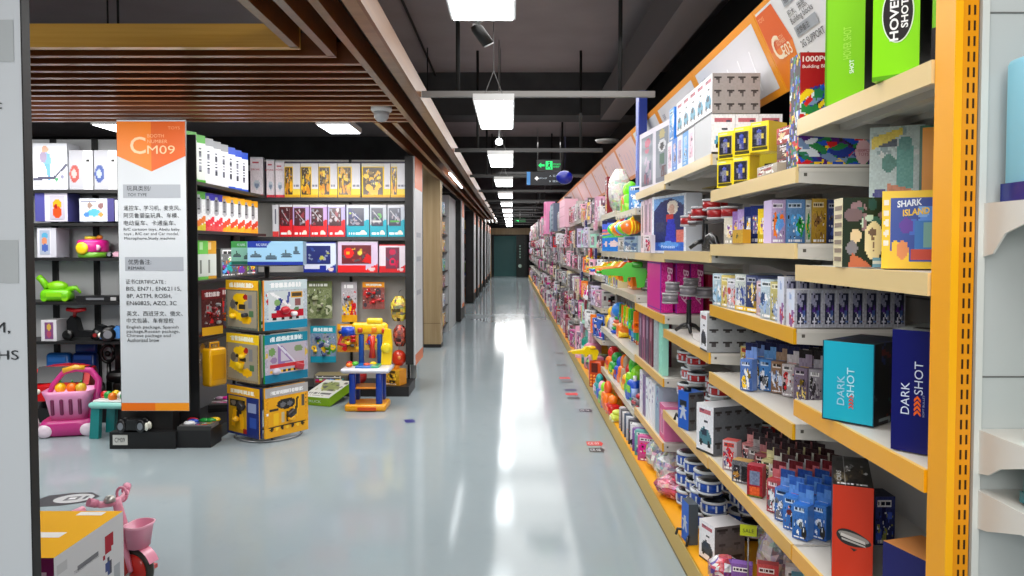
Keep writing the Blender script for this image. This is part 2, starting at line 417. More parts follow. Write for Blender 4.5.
# beams across the ceiling, and a long duct beside the right-hand header
for i, (y, z0, dpt) in enumerate(((9.0, 3.05, .5), (14.2, 2.86, .45), (18.8, 2.86, .4), (23.5, 2.86, .4), (28.2, 2.86, .4), (32.5, 2.86, .4))):
    struct('beam_%d' % (i + 1), MB().box((XL, y, z0), (XR, y + dpt, ZC), (.2, .2, .2)), 'beam')
mb = MB().box((1.03, YB, 2.98), (1.26, 8.9, 3.3), (.42, .40, .40), bot=(.50, .47, .47)); o = mb.build('ceiling_duct', 'matte')
tag(o, 'long grey rectangular duct under the ceiling above the orange header boards', 'duct')
mb = MB().box((1.5, YB, 2.75), (3.3, 36, 3.2), (.10, .10, .105)); tag(mb.build('ceiling_trunking', 'matte'), 'wide black trunking under the ceiling behind the header boards', 'duct')
for (x, y0, y1, nm, lab) in ((-.90, -2, 9, 'ceiling_conduit', 'thin dark conduit running along the ceiling over the aisle'),):
    tag(MB().cyl((x, y0, ZC - .03), (x, y1, ZC - .03), .012, n=8, col=(.14, .13, .13)).build(nm, 'matte'), lab, 'conduit')
tag(MB().cyl((-3, 5.25, ZC - .03), (-.2, 5.25, ZC - .03), .014, n=8, col=(.14, .13, .13)).build('ceiling_conduit', 'matte'), 'thin dark conduit crossing the ceiling before the second aisle lamp', 'conduit')
# ------------------------------------------------------------------ slatted wooden canopy
can = empty('slat_canopy', 'L-shaped brown wooden slat canopy with yellow lit edges hung above the displays', 'canopy', (0, 3.8, 2.484))
SX = [-1.075, -.932, -.795, -.652]
for i, x in enumerate(SX):                 # slats along the aisle
    w = .042 if i < 3 else .058
    segs = [(-3.0, 0)] if i < 2 else [(-3.0, 27.5)]
    if i < 2: segs.append((2.27, 27.5))
    for a, b in segs:
        b2 = b + (  .170 * i if (i < 2 and b == 0) else 0)
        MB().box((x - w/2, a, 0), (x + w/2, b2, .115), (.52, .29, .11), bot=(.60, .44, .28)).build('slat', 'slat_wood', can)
MB().box((SX[3] + .029, -3.0, 0), (SX[3] + .047, 27.5, .125), (.8, .6, .25)).build('edge_board', 'edge_wood', can)
for k in range(14):                        # slats across
    y = .170 * k; xe = SX[0] + .02 if k == 0 else (SX[1] + .02 if k == 1 else SX[2] - .02)
    if k == 0: MB().box((-7.5, -.02, 0), (xe, .03, .115), (.8, .6, .25)).build('edge_board', 'fascia_wood', can)
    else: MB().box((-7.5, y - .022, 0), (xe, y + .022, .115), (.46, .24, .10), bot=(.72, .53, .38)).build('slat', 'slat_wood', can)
MB().box((-7.4, .1, .118), (SX[2], 2.2, .125), (.16, .09, .06)).box((SX[0], -2.9, .118), (SX[3], 27, .125), (.16, .09, .06)).build('gap_shade_board', 'matte', can)  # dark sheet added above the slats to put shade into the gaps
for x, y in ((-2.0, .1), (-4.2, .1), (-3.0, 1.9), (-.86, 4), (-.86, 12), (-.86, 20)):
    MB().cyl((x, y, .12), (x, y, 1.04), .006, n=6, col=(.1, .1, .1)).build('hanging_rod', 'matte', can)
# linear light under the canopy further down, and the white dome
tag(MB().cbox((-.83, 11.4, 2.485), (.03, 2.4, .02), (1, 1, 1)).build('ceiling_lamp', 'lamp_glow'), 'slim white linear lamp on the underside of the slat canopy', 'lamp')
dm = empty('ceiling_camera', 'white dome security camera under the mitred corner of the slat canopy', 'camera', (-.93, 5.45, 2.5))
MB().lathe([(.075, 0), (.075, -.025), (.066, -.04)], n=20, col=(.75, .75, .75)).build('housing', 'plastic', dm)
MB().lathe([(.058, -.04), (.05, -.08), (.03, -.105), (.004, -.112)], n=20, col=(.62, .63, .64)).build('dome_cover', 'plastic', dm)
# ------------------------------------------------------------------ aisle lamps
LY = [2.06, 4.98, 7.9, 10.8, 13.7, 16.6, 19.5, 22.4, 25.3, 28.2, 31.1, 34.0]
LPOS = [(-.12, y) for y in LY]
def lamp(x, y, lab, grp, ln=1.15, w=.245, z=2.45, rail=True):
    r = empty('panel_lamp', lab, 'lamp', (x, y + ln / 2, z), 0, grp)
    f = MB(); f.box((-w/2 - .012, -ln/2 - .012, .001), (w/2 + .012, ln/2 + .012, .045), (.8, .8, .8)); f.build('lamp_frame', 'powder', r)
    MB().box((-w/2, -ln/2, -.004), (w/2, ln/2, .0005), WHT).build('diffuser', 'lamp_glow', r)
    for sx in (-.06, .06): MB().tube([(sx, -ln/2 + .03, .045), (0, -ln/2 + .03, .20), (0, -ln/2 + .03, ZC - z)], .0028, 6, (.45, .45, .45)).build('hanging_wire', 'matte', r)
    return r
for i, y in enumerate(LY):
    lamp(-.12, y, 'white rectangular panel lamp over the aisle, %s from the camera end' % ordn(i + 1), 'panel lamps in a line over the aisle')
    if i >= 1:
        o = MB().box((-.60, y + .1, 2.497), (.95 if i < 3 else 1.3, y + .14, 2.535), (.46, .45, .44) if i == 1 else (.17, .17, .17)).build('lighting_rail', 'powder')
        tag(o, 'grey lighting rail crossing above the %s aisle lamp from the camera end' % ordn(i + 1), 'rail', 'lighting rails across the aisle')
        for x in (-.36, .72): MB().cyl((x, y + .12, 2.535), (x, y + .12, ZC), .014, n=8, col=(.13, .13, .13)).build('hanging_rod', 'matte', o)
lamp(-1.42, 6.06, 'white rectangular panel lamp above the toy alcove', 'panel lamps over the left displays', z=2.47, ln=.46)
lamp(-3.20, 6.06, 'white rectangular panel lamp above the ride-on toy display', 'panel lamps over the left displays', z=2.47, ln=.40)
# spotlight on its swivel
sp = empty('spotlight', 'black swivel spotlight with a white front hanging behind the first aisle lamp', 'spotlight', (-.15, 3.4, 2.50)); sp.scale = (.8, .8, .62)
MB().lathe([(.028, .02), (.03, 0), (.012, -.012)], n=12, col=(.8, .8, .8)).build('ceiling_mount', 'powder', sp)
q = Matrix.Rotation(-.55, 4, 'Y') @ Matrix.Rotation(.25, 4, 'X')
mb = MB(); mb.m = Matrix.Translation((.02, 0, -.10)) @ q; mb.lathe([(.03, -.075), (.036, -.07), (.036, .05), (.026, .075), (.004, .078)], n=16, col=(.06, .06, .06)); mb.build('lamp_body', 'powder', sp)
mb = MB(); mb.m = Matrix.Translation((.02, 0, -.10)) @ q; mb.lathe([(.004, -.082), (.029, -.08), (.031, -.074)], n=16, col=(.85, .85, .85)); mb.build('lens', 'plastic', sp)
MB().box((-.03, -.004, -.08), (.012, .004, -.02), (.5, .5, .5)).build('bracket', 'metal', sp)
# second small spot beyond the beam and a flat round fitting on the right
for (px, py, Y, lab) in ((499, 142, 7.6, 'small white round lamp beyond the second aisle lamp'),):
    p = on_y(px, py, Y); o = MB().lathe([(.004, -.03), (.03, -.022), (.035, .01), (.02, .03), (.004, .035)], n=14, col=(.9, .9, .9)).build('hanging_lamp', 'lamp_glow'); o.location = p; MB().cyl((0, 0, .03), (0, 0, ZC - p.z), .006, n=6, col=GRY).build('hanging_rod', 'matte', o); tag(o, lab, 'lamp')
p = on_y(607, 140, 9.0); o = MB().lathe([(.004, 0), (.14, 0), (.12, -.03), (.004, -.035)], n=24, col=(.55, .55, .54)).build('ceiling_speaker', 'plastic'); o.location = p; tag(o, 'flat grey round ceiling speaker on the beam to the right', 'speaker')
# exit sign and direction board
ex = empty('exit_sign', 'green lit emergency exit sign with arrow hanging over the aisle', 'sign', on_y(549, 165.5, 10.2))
MB().box((-.16, -.02, -.075), (.16, .02, .075), (.05, .08, .07)).build('housing', 'powder', ex)
mb = MB(); A = -.021
mb.poly([(-.145, A, 0), (-.105, A, .035), (-.105, A, .013), (-.06, A, .013), (-.06, A, -.013), (-.105, A, -.013), (-.105, A, -.035)][::-1], WHT); mb.build('arrow', 'exit_glow', ex)
mb = MB(); mb.box((-.045, A, -.055), (.045, A + .001, .055), WHT); mb.build('picture_panel', 'exit_glow', ex)
mb = MB(); mb.ell((.0, A - .002, .036), (.011, .002, .011), (.03, .1, .07))
mb.poly([(-.004, A - .002, .024), (.016, A - .002, .02), (.012, A - .002, -.008), (.03, A - .002, -.045), (.02, A - .002, -.048), (.0, A - .002, -.012), (-.018, A - .002, -.03), (-.036, A - .002, -.03), (-.036, A - .002, -.022), (-.02, A - .002, -.02)][::-1], (.03, .1, .07)); mb.build('running_figure', 'print', ex)
txt('安全出口', ex, (.055, A, .004), (1,0,0), (0,0,1), WHT, w=.095, mat='exit_glow'); txt('EXIT', ex, (.06, A, -.03), (1,0,0), (0,0,1), WHT, w=.08, h=.022, mat='exit_glow')
for s in (-.15, .15): MB().cyl((s, 0, .075), (s, 0, .5), .005, n=6, col=GRY).build('hanging_rod', 'metal', ex)
bd = empty('hanging_sign', 'dark blue hanging direction board with pale lettering below the exit sign', 'sign', on_y(545.5, 178.5, 10.0))
MB().box((-.24, -.015, -.085), (.24, .015, .085), (.05, .07, .10)).build('board', 'powder', bd)
MB().box((-.245, -.017, -.085), (-.20, .017, .085), (.25, .52, .78)).build('blue_end', 'powder', bd)
mb = MB(); mb.poly([(-.145, -.0165, 0), (-.115, -.0165, -.03), (-.085, -.0165, 0), (-.115, -.0165, .03)], WHT); mb.build('arrow', 'print', bd)
txt('出口 EXIT', bd, (-.08, -.0165, -.008), (1,0,0), (0,0,1), (.75, .8, .85), w=.1, h=.022)
txt('A  区域', bd, (.05, -.0165, .02), (1,0,0), (0,0,1), (.75, .8, .85), w=.12, h=.026); txt('B  区域', bd, (.05, -.0165, -.05), (1,0,0), (0,0,1), (.75, .8, .85), w=.12, h=.026)
o = MB().ell((0, 0, 0), (.105, .07, .085), (.04, .10, .55), 20, 12).build('hanging_balloon', 'plastic'); put(o, on_y(564.5, 177.5, 9.6), 0, 'round dark blue foil balloon floating before the direction board', 'balloon')
MB().tube([(0, 0, .08), (.01, 0, .3), (0, 0, .9)], .002, 5, (.2, .2, .3)).build('string', 'matte', o)
# second far exit sign
p = on_y(520, 220.5, 30); o = MB().box((-.22, -.02, -.07), (.22, .02, .07), (.05, .3, .16)).build('exit_sign', 'powder'); put(o, p, 0, 'small distant green exit sign near the far doorway', 'sign')
MB().poly([(-.15, -.021, 0), (-.05, -.021, -.05), (-.05, -.021, .05)], WHT).build('arrow', 'exit_glow', o); MB().cyl((0, 0, .07), (0, 0, .9), .01, n=6, col=GRY).build('hanging_rod', 'matte', o)
# ------------------------------------------------------------------ floor stickers
def sticker(px, py, w, ang, col, lab, word='', tc=WHT, hgt=.12):
    p = on_z(px, py, .0012); mb = MB(); a, b = w / 2, hgt / 2
    mb.poly([(-a, -b, 0), (a * .6, -b, 0), (a * .6, -b * 1.5, 0), (a, 0, 0), (a * .6, b * 1.5, 0), (a * .6, b, 0), (-a, b, 0)], col)
    o = mb.build('floor_sticker', 'print'); put(o, (p.x, p.y, .0015), ang, lab, 'sticker', 'arrow stickers on the floor')
    if word: txt(word, o, (-a * .85, -b * .5, .0006), (1,0,0), (0,1,0), tc, w=a * 1.3, h=b)
sticker(595, 443.5, .125, 0, (.80, .12, .12), 'red arrow sticker on the floor, nearest of the red ones', 'CE 03')
sticker(597, 450, .115, 0, (.12, .13, .16), 'black arrow sticker on the floor beside the nearest red one', 'CE 02')
sticker(586, 410.5, .12, 0, (.12, .13, .25), 'dark blue arrow sticker on the floor before the nearest red one', 'CE 04')
for i, (px, py, c, cn) in enumerate(((574, 398, (.2, .22, .25), 'black'), (572, 394, RED, 'red'), (571, 390, (.15, .17, .35), 'blue'), (567.5, 381.5, (.25, .26, .28), 'grey'), (565, 378, RED, 'red'), (561, 365, (.3, .3, .32), 'grey'), (560, 353, (.3, .3, .32), 'grey'))):
    sticker(px, py, .13, 0, c, 'small %s floor sticker, %s further away along the right-hand shelves' % (cn, ordn(i + 1)))
sticker(410, 421, .09, .3, (.12, .13, .45), 'small navy sticker on the open floor before the toy tool bench')
sticker(380, 395, .07, .6, (.12, .13, .45), 'navy sticker lying close beside the toy tool bench')
p = on_z(74, 498.5, .001); o = MB().poly([(-.30, .0, 0), (-.20, -.135, 0), (-.05, -.15, 0), (.1, -.12, 0), (.18, 0, 0), (.1, .12, 0), (-.05, .15, 0), (-.2, .135, 0)], (.24, .25, .27)).build('floor_sticker', 'print')
put(o, (p.x, p.y, .0015), .30, 'large dark grey pointed floor sticker with a white oval behind the yellow box', 'sticker')
mb = MB(); mb.poly([(.14 * math.cos(2*PI*k/24), .105 * math.sin(2*PI*k/24), .0005) for k in range(24)], (.72, .73, .74)); mb.build('white_oval', 'print', o)
o.scale = (.78, .78, 1)
mb = MB(); mb.poly([(-.07, -.04, .001), (.03, -.04, .001), (.05, .04, .001), (-.05, .04, .001)], (.35, .36, .38)).poly([(-.04, -.02, .0013), (.01, -.02, .0013), (.02, .02, .0013), (-.03, .02, .0013)], (.85, .86, .87)).poly([(.06, -.04, .001), (.085, -.04, .001), (.10, .04, .001), (.075, .04, .001)], (.35, .36, .38)); mb.build('emblem', 'print', o)
# ------------------------------------------------------------------ booth signs
def sign_panel(w, z0, z1, edge_col=(.07, .065, .065), d=.05):
    """face towards -y, lower middle at the origin of x; returns its root at floor level"""
    r = MB().box((-w/2, 0, z0), (w/2, d, z1), (.80, .82, .84), left=edge_col, right=edge_col, top=edge_col, bot=edge_col, back=edge_col).build('booth_sign', 'print')
    return r
U, V = (1,0,0), (0,0,1)
INK, GRB, PAL = (.20, .21, .22), (.64, .66, .69), (.97, .80, .62)
s1 = sign_panel(.502, .285, 2.43, d=.02); S1X = on_y(153.2, 266, 5.6).x; put(s1, (S1X, 5.6, 0), 0, 'white booth sign reading C M09 with orange pointed header', 'sign')
zc = lambda py: on_y(154, py, 5.6).z
xa = lambda px, py: on_y(px, py, 5.6).x - S1X
e_ = -.002; HWS = .2505
hd = MB(); zt = zc(121.5); zs = zc(156); zp = zc(171.5)
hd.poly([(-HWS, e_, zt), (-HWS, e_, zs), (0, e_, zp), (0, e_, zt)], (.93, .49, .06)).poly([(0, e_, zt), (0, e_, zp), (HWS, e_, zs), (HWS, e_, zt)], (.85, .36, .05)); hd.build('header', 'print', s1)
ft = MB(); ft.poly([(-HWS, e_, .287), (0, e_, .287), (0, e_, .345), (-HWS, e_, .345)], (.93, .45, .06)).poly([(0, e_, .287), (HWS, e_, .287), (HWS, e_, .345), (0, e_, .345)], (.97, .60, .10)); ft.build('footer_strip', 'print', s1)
gb = MB()
for a, b, x0, x1 in ((184.5, 198, 123, 180.5), (257, 271, 125, 183.5)): gb.poly([(xa(x0, a), e_, zc(b)), (xa(x1, a), e_, zc(b)), (xa(x1, a), e_, zc(a)), (xa(x0, a), e_, zc(a))], GRB); gb.build('grey_bar', 'print', s1); gb = MB()
def line(par, s, x0, y_base, hpx, wpx, col=INK, bold=0.):
    txt(s, par, (xa(x0, y_base), e_ * 2, zc(y_base)), U, V, col, w=wpx * 5.6 / F, h=hpx * 5.6 / F, bold=bold)
line(s1, 'C', 130.5, 154, 17, 15.5, PAL, .01); line(s1, 'M09', 147.5, 154, 8.4, 27.5, PAL, 0)
line(s1, 'BOOTH', 147.5, 137.6, 3.4, 16.5, (.95, .70, .50)); line(s1, 'NUMBER', 147.5, 143.2, 3.4, 20, (.95, .70, .50)); line(s1, 'TOYS', 168, 129.5, 3, 12, (.93, .62, .42))
line(s1, '玩具类别/', 127, 191, 5.2, 24); line(s1, 'TOY TYPE', 128, 196.3, 3, 19)
for s, x0, yb, h, w in (('遥控车、', 124, 210.5, 5, 17), ('学习机、', 144, 210.5, 5, 17), ('麦克风、', 164, 210.5, 5, 17), ('阿贝鲁婴童玩具、车模、', 124, 218, 5, 55), ('电动童车、卡通童车、', 124, 225.5, 5, 52),
                        ('R/C cartoon toys, Abelu baby', 124, 231.5, 3.6, 56), ('toys , R/C car and Car model,', 124, 236, 3.6, 55), ('Microphone,Study machine', 124.5, 240.5, 3.6, 51)): line(s1, s, x0, yb, h, w)
line(s1, '优势备注:', 128.5, 264.5, 5.2, 23); line(s1, 'REMARK', 128.5, 269.6, 3, 17)
for s, x0, yb, h, w in (('证书CERTIFICATE :', 126, 284, 4.8, 40), ('BIS, EN71, EN62115,', 126.5, 291.3, 4.6, 55), ('8P, ASTM, ROSH,', 127, 298.5, 4.6, 45), ('EN60825, AZO, 3C', 127, 305.7, 4.6, 50),
                        ('英文、西班牙文、俄文、', 127, 316, 5, 56), ('中文包装、车有授权', 127, 323, 5, 47), ('English package, Spanish', 127, 329.3, 3.8, 52), ('package,Russian package,', 127, 333.6, 3.8, 53), ('Chinese package and', 127, 337.8, 3.8, 44), ('Authorized brow', 127.5, 342, 3.8, 32)): line(s1, s, x0, yb, h, w)
# the near sign, cut by the frame
N = 1.93
s2 = sign_panel(.64, .30, 2.6, d=.028); xr = on_y(26.5, 270, N).x
put(s2, (xr - .32, N, 0), 0, 'large white booth sign with grey bars standing closest to the camera', 'sign')
xn = lambda px: on_y(px, 288, N).x - (xr - .32)
zn = lambda py: on_y(20, py, N).z
for a, b in ((20, 62), (240, 283)):
    gb = MB(); gb.poly([(-.27, e_, zn(b)), (xn(19.5), e_, zn(b)), (xn(19.5), e_, zn(a)), (-.27, e_, zn(a))], (.70, .72, .73)); gb.build('grey_bar', 'print', s2)
MB().box((.319, -.002, .3), (.3225, .030, 2.6), (.085, .08, .08)).build('black_edge', 'powder', s2)
def nline(s, xr_, yb, hpx, w): txt(s, s2, (xn(xr_) - w, e_ * 2, zn(yb)), U, V, INK, w=w, h=hpx * N / F)
nline('Plastic', 7, 109, 9, .085); nline('EN71, ASTM,', 10, 334, 12, .265); nline('8P, RoHS', 18, 361, 11, .185); nline('教育玩具、电动玩具', -2, 150, 13, .4)
# pillars and partitions that carry the signs
struct('partition_1', MB().box((-2.94, 5.68, 0), (-2.555, 5.80, 2.42), (.10, .10, .10)), 'dark_steel')
struct('partition_2', MB().box((-2.80, 5.84, .12), (-2.76, 8.6, 2.3), (.12, .12, .12)), 'black_wall')
o = MB().box((-2.99, 5.60, 0), (-2.50, 5.68, .125), (.10, .10, .105)).build('plinth', 'powder'); tag(o, 'low black plinth with a small white label under the orange-headed sign', 'plinth')
MB().box((-2.965, 5.598, .03), (-2.855, 5.6, .105), (.8, .8, .78)).build('label_plate', 'print', o); txt('CM09', o, (-2.95, 5.597, .05), U, V, INK, w=.075, h=.035)
# ================================================================== RIGHT-HAND GONDOLA
XF, XB = .86, 1.33
YBAY = [1.56, 2.30, 3.29] + [4.29 + k for k in range(34)]
NB = len(YBAY) - 1
SHZ = {0: [1.88, 1.445, 1.035, .585], 1: [1.74, 1.51, 1.25, .957, .585], 2: [1.90, 1.478, 1.037, .576], 3: [1.87, 1.46, 1.11, .75, .38], 4: [1.77, 1.46, 1.16, .74, .35], 5: [1.80, 1.46, 1.15, .74, .35]}
for k in range(6, NB): SHZ[k] = [1.80 + .05 * ((k * 7) % 3 - 1), 1.49, 1.21, .91, .60] if k < 9 or k % 3 else [1.84, 1.55, 1.22, .88, .50]
BAYN = ['nearest bay', 'second bay', 'third bay', 'fourth bay', 'fifth bay', 'sixth bay', 'seventh bay', 'eighth bay'] + [ordn(k + 1) + ' bay' for k in range(8, 40)]
SYEL_SHEEN, SYEL, SHW = (.91, .80, .57), (.90, .66, .10), (.84, .82, .79)  # high yellow strips take a paler tone, lamp reflections put into the colour
for k in range(NB):
    y0, y1 = YBAY[k], YBAY[k + 1]; g = .004
    r = empty('gondola_shelving', 'white metal gondola shelving with yellow edged shelves, %s from the yellow post' % BAYN[k].replace('nearest', 'first'), 'shelving', (XF, (y0 + y1) / 2, 0), 0, 'bays of the right-hand gondola')
    L = (y1 - y0) / 2 - g; ox = XF
    bp = MB().box((XB - ox, -L - g, 0), (XB + .03 - ox, L + g, 2.02), (.74, .735, .73))
    for z in (.5, .92, 1.33, 1.74): bp.box((XB - ox - .002, -L, z), (XB - ox, L, z + .006), (.5, .5, .5))
    bp.build('back_panel', 'powder', r)
    MB().box((XB - ox - .03, L - .02, 0), (XB - ox, L + .004, 2.02), (.80, .79, .77)).build('upright', 'powder', r)
    MB().box((.80 - ox, -L - g, .09), (XB - ox, L + g, .12), (.95, .66, .06)).build('base_deck', 'powder', r)
    MB().box((.795 - ox, -L - g, 0), (.803 - ox, L + g, .12), (.80, .66, .30)).box((.7945 - ox, -L, .004), (.7955 - ox, L, .014), (.3, .28, .2)).build('kick_plate', 'powder', r)
    for z in SHZ[k]:
        sh = MB()
        sh.box((.004, -L, z - .012), (XB - ox - .001, L, z), SHW)                        # tray
        for q in (.12, .27): sh.box((q, -L + .01, z - .03), (q + .03, L - .01, z - .011), dark(SHW, .9))  # stiffening ribs
        s = sh.build('shelf', 'powder', r)
        c = (SYEL_SHEEN if z > 1.3 else SYEL) if k < 4 else ((.80, .76, .66) if k < 7 else (.66, .62, .58))
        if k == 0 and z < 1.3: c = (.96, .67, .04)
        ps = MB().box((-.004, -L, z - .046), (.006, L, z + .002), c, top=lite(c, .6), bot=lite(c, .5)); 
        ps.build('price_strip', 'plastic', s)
        if k < 12:
            for sy in (-1, 1):                                                             # end brackets taper to the front
                b = MB(); y = sy * (L - .003); pr = [(0, -.045), (0, 0), (XB - ox - .002, 0), (XB - ox - .002, -.085), (.33, -.085), (.25, -.06)]
                b.prism(pr, (0, y - .0015, z), (1, 0, 0), (0, 0, 1), (0, .003, 0), (.80, .785, .755))
                b.box((.022, y - .0018, z - .026), (.032, y + .0018, z - .016), (.35, .33, .3)).build('bracket', 'powder', s)
# yellow slotted post and the white end bay in front of it
ps = empty('slotted_post', 'tall yellow slotted steel post closing the near end of the gondola', 'post', (.86, 1.49, 0))
mb = MB(); mb.box((0, 0, 0), (.046, .068, 2.35), (.97, .66, .03), front=(.90, .58, .03)); mb.build('post_body', 'powder', ps)
mb = MB(); mb.box((-.001, -.003, 0), (.014, 0, 2.35), (.98, .70, .05)); mb.build('front_lip', 'powder', ps)
sm_ = MB()
for k in range(44):
    z = .75 + k * .030
    for x0 in (.0245, .0355): sm_.poly([(x0, -.0006, z), (x0 + .0042, -.0006, z), (x0 + .0042, -.0006, z + .019), (x0, -.0006, z + .019)], (.22, .12, .03))
sm_.build('slot_groove', 'matte', ps)
ec = empty('end_shelving', 'pale grey end shelving with bracketed shelves beside the yellow post', 'shelving', (.915, 1.50, 0))
mb = MB()
mb.box((0, 0, 0), (.9, .03, 2.4), (.74, .76, .755))
for py in (12, 376, 490): z = on_y(1000, py, 1.5).z; mb.box((.0, -.0015, z - .003), (.9, 0, z), (.42, .43, .42))
mb.build('back_panel', 'powder', ec)
MB().box((-.002, -.01, 0), (.012, -.001, 2.4), (.82, .83, .81)).build('upright', 'powder', ec)
for pt, pb in ((203, 258), (431, 476), (492, 531)):
    z = on_y(985, pt, 1.48).z; zb = on_y(985, pb, 1.48).z
    s = MB().box((.012, -.42, z - .02), (.9, -.002, z), (.85, .845, .82)).build('shelf', 'powder', ec)
    MB().box((.008, -.43, z - .045), (.9, -.42, z + .002), (.85, .84, .80)).build('price_strip', 'plastic', s)
    h = z - zb; pr = [(0, 0), (-.42, 0), (-.42, -.035), (-.14, -.04), (-.075, -.06), (-.04, -h * .92), (0, -h)]
    MB().prism([(-p[0], p[1]) for p in pr], (.008, -.0, z), (0, -1, 0), (0, 0, 1), (.004, 0, 0), (.86, .855, .83)).build('bracket', 'powder', s)
def simple(mb, name, loc, rz, label, cat, mat='print', group=None):
    return put(mb.build(name, mat), loc, rz, label, cat, group)
z1 = on_y(985, 203, 1.48).z
o = MB().rbox((0, 0, .135), (.13, .09, .27), .012, (.55, .83, .93)).build('wipes_pack', 'plastic'); put(o, (1.01, 1.425, z1 + .001), 0, 'pale blue toy pack with dark blue foot on the end shelf beside the post', 'pack')
MB().box((-.067, -.047, 0), (.067, .047, .035), (.06, .13, .50)).build('blue_foot', 'plastic', o)
mb = MB()
for k in range(2): mb.prism([(-.055, .05 + .09 * k), (.06, .13 + .09 * k), (.06, .134 + .09 * k), (-.055, .055 + .09 * k)], (0, -.0455, 0), (1,0,0), (0,0,1), (0, .0005, 0), (.85, .95, .98))
mb.build('crease_lines', 'print', o)
z3 = on_y(985, 492, 1.48).z
o = MB().rbox((0, 0, .07), (.12, .09, .14), .012, (.20, .80, .80)).build('toy_pack', 'plastic'); put(o, (1.01, 1.36, z3 + .006), 0, 'turquoise toy pack on the lowest visible end shelf', 'pack')
MB().box((-.061, -.046, .0), (.061, .046, .02), (.10, .45, .5)).build('dark_foot', 'plastic', o)
# header boards leaning over the aisle
HB = [(YBAY[0] - .5) + 1.087 * k for k in range(30)]
def xz(t): return 1.0 + .155 * t, 2.48 - .33 * t          # from top edge to bottom edge
HT, HBm = Vector((1.0, 0, 2.48)), Vector((1.155, 0, 2.15)); hv = (HT - HBm); hl = hv.length; hv.normalize(); hn = Vector((-hv.z, 0, hv.x))
HY0 = 3.17 + .04                             # the joint seen at the double line
for k in range(-1, 29):
    y1 = HY0 + 1.087 * (k + 1); y0 = y1 - 1.087
    nm = 'header board showing C E03 with orange pointed head' if k == -1 else 'white header board in an orange frame, %s beyond the lettered one above the gondola' % ordn(k + 1)
    r = empty('header_board', nm, 'sign', (HBm.x, (y0 + y1) / 2, HBm.z), 0, 'header boards above the gondola')
    fr = (.95, .60, .06) if k < 3 else (.88, .58, .36)
    u, v, n = Vector((0, -1, 0)), hv, hn
    mb = MB(); a = Vector((0, .5415, 0)); L = 1.083
    mb.prism([(0, 0), (L, 0), (L, hl), (0, hl)], a, u, v, n * -.03, fr); mb.build('frame', 'print', r)
    mb = MB(); o_ = a + n * .001; wcol = (.88, .875, .89) if k < 3 else (.93, .82, .82)
    if k == -1:
        mb.poly([o_ + u * .02 + v * .015, o_ + u * L + v * .015, o_ + u * L + v * (hl - .02), o_ + u * .02 + v * (hl - .02)], (.90, .90, .91)); mb.build('panel', 'print', r)
        mb = MB(); o_ = a + n * .002
        mb.poly([o_ + u * .015 + v * .01, o_ + u * .20 + v * .01, o_ + u * .25 + v * .17, o_ + u * .015 + v * .17], (.93, .50, .04)); mb.poly([o_ + u * .015 + v * .17, o_ + u * .25 + v * .17, o_ + u * .20 + v * (hl - .03), o_ + u * .015 + v * (hl - .03)], (.91, .38, .06)); mb.build('header', 'print', r)
        o_ = a + n * .004
        txt('C', r, o_ + u * .05 + v * .125, u, v, (1, .92, .8), h=.10, bold=.02); txt('E03', r, o_ + u * .125 + v * .125, u, v, (1, .93, .82), h=.048, bold=.01)
        txt('BOOTH', r, o_ + u * .105 + v * .195, u, v, (1, .8, .62), w=.08); txt('NUMBER', r, o_ + u * .105 + v * .178, u, v, (1, .8, .62), w=.09); txt('TOYS', r, o_ + u * .03 + v * .30, u, v, (1, .75, .55), w=.06)
        for q, (x0, y, s, ss) in enumerate(((.30, .285, '玩具类别/', '积木、拼图、'), (.30, .16, '优势备注:', '2G SUPPORT,'))):
            gb = MB(); gb.poly([o_ + u * x0 + v * y, o_ + u * (x0 + .20) + v * y, o_ + u * (x0 + .20) + v * (y + .04), o_ + u * x0 + v * (y + .04)], GRB); gb.build('grey_bar', 'print', r)
            txt(s, r, o_ + n * .001 + u * (x0 + .015) + v * (y + .007), u, v, INK, h=.026); txt(ss, r, o_ + u * x0 + v * (y - .047), u, v, INK, h=.03)
        txt('Building blocks', r, o_ + u * .30 + v * .205, u, v, INK, w=.2); txt('1C', r, o_ + u * .30 + v * .07, u, v, INK, h=.025)
    else:
        mb.poly([o_ + u * .05 + v * .03, o_ + u * (L - .05) + v * .03, o_ + u * (L - .05) + v * (hl - .035), o_ + u * .05 + v * (hl - .035)], wcol); mb.build('panel', 'print', r)
        if k < 7:
            mb = MB(); o_ = a + n * .002
            for q in range(5):
                mb = MB(); mb.poly([o_ + u * (.16 + q * .17) + v * .06, o_ + u * (.175 + q * .17) + v * .06, o_ + u * (.215 + q * .17) + v * .24, o_ + u * (.20 + q * .17) + v * .24], (.97, .97, .98) if k < 2 else (.75, .72, .85)); mb.build('stripe', 'print', r)
            txt('玩具', r, o_ + u * .12 + v * .245, u, v, (.45, .45, .5), h=.035)
# ------------------------------------------------------------------ products of the nearest bay
def gun_box(p1, p2, z, h, d, fc, sidecol, top, label, name='toy_gun_box'):
    c, a, w = edge(p1, p2, d); o = carton(name, (w, d, h), fc, sidecol, top); put(o, c, a, label, 'toy box')
    return o, w, d, h
eps = .0015
Z = 1.88 + .0035
o, w, d, h = gun_box(on_z(825, 106, Z), on_z(864, 100, Z), Z, .40, .14, (.50, .79, .05), (.10, .12, .08), (.55, .8, .1), 'plain lime green tall toy box on the top shelf, left of the lettered one')
txt('HOVER SHOT', o, (.018, -d/2 - .0012, .115), (0,0,1), (-1,0,0), (.66, .88, .32), h=.022, w=.085, bold=.01); txt('SHOT', o, (.026, -d/2 - .0012, .075), (0,0,1), (-1,0,0), (.93, .96, .9), h=.012, w=.036, bold=.015)
MB().box((-w/2 - .001, -d/2 - .001, 0), (-w/2 + .004, d/2, h), (.38, .62, .04)).build('edge_fold', 'print', o)
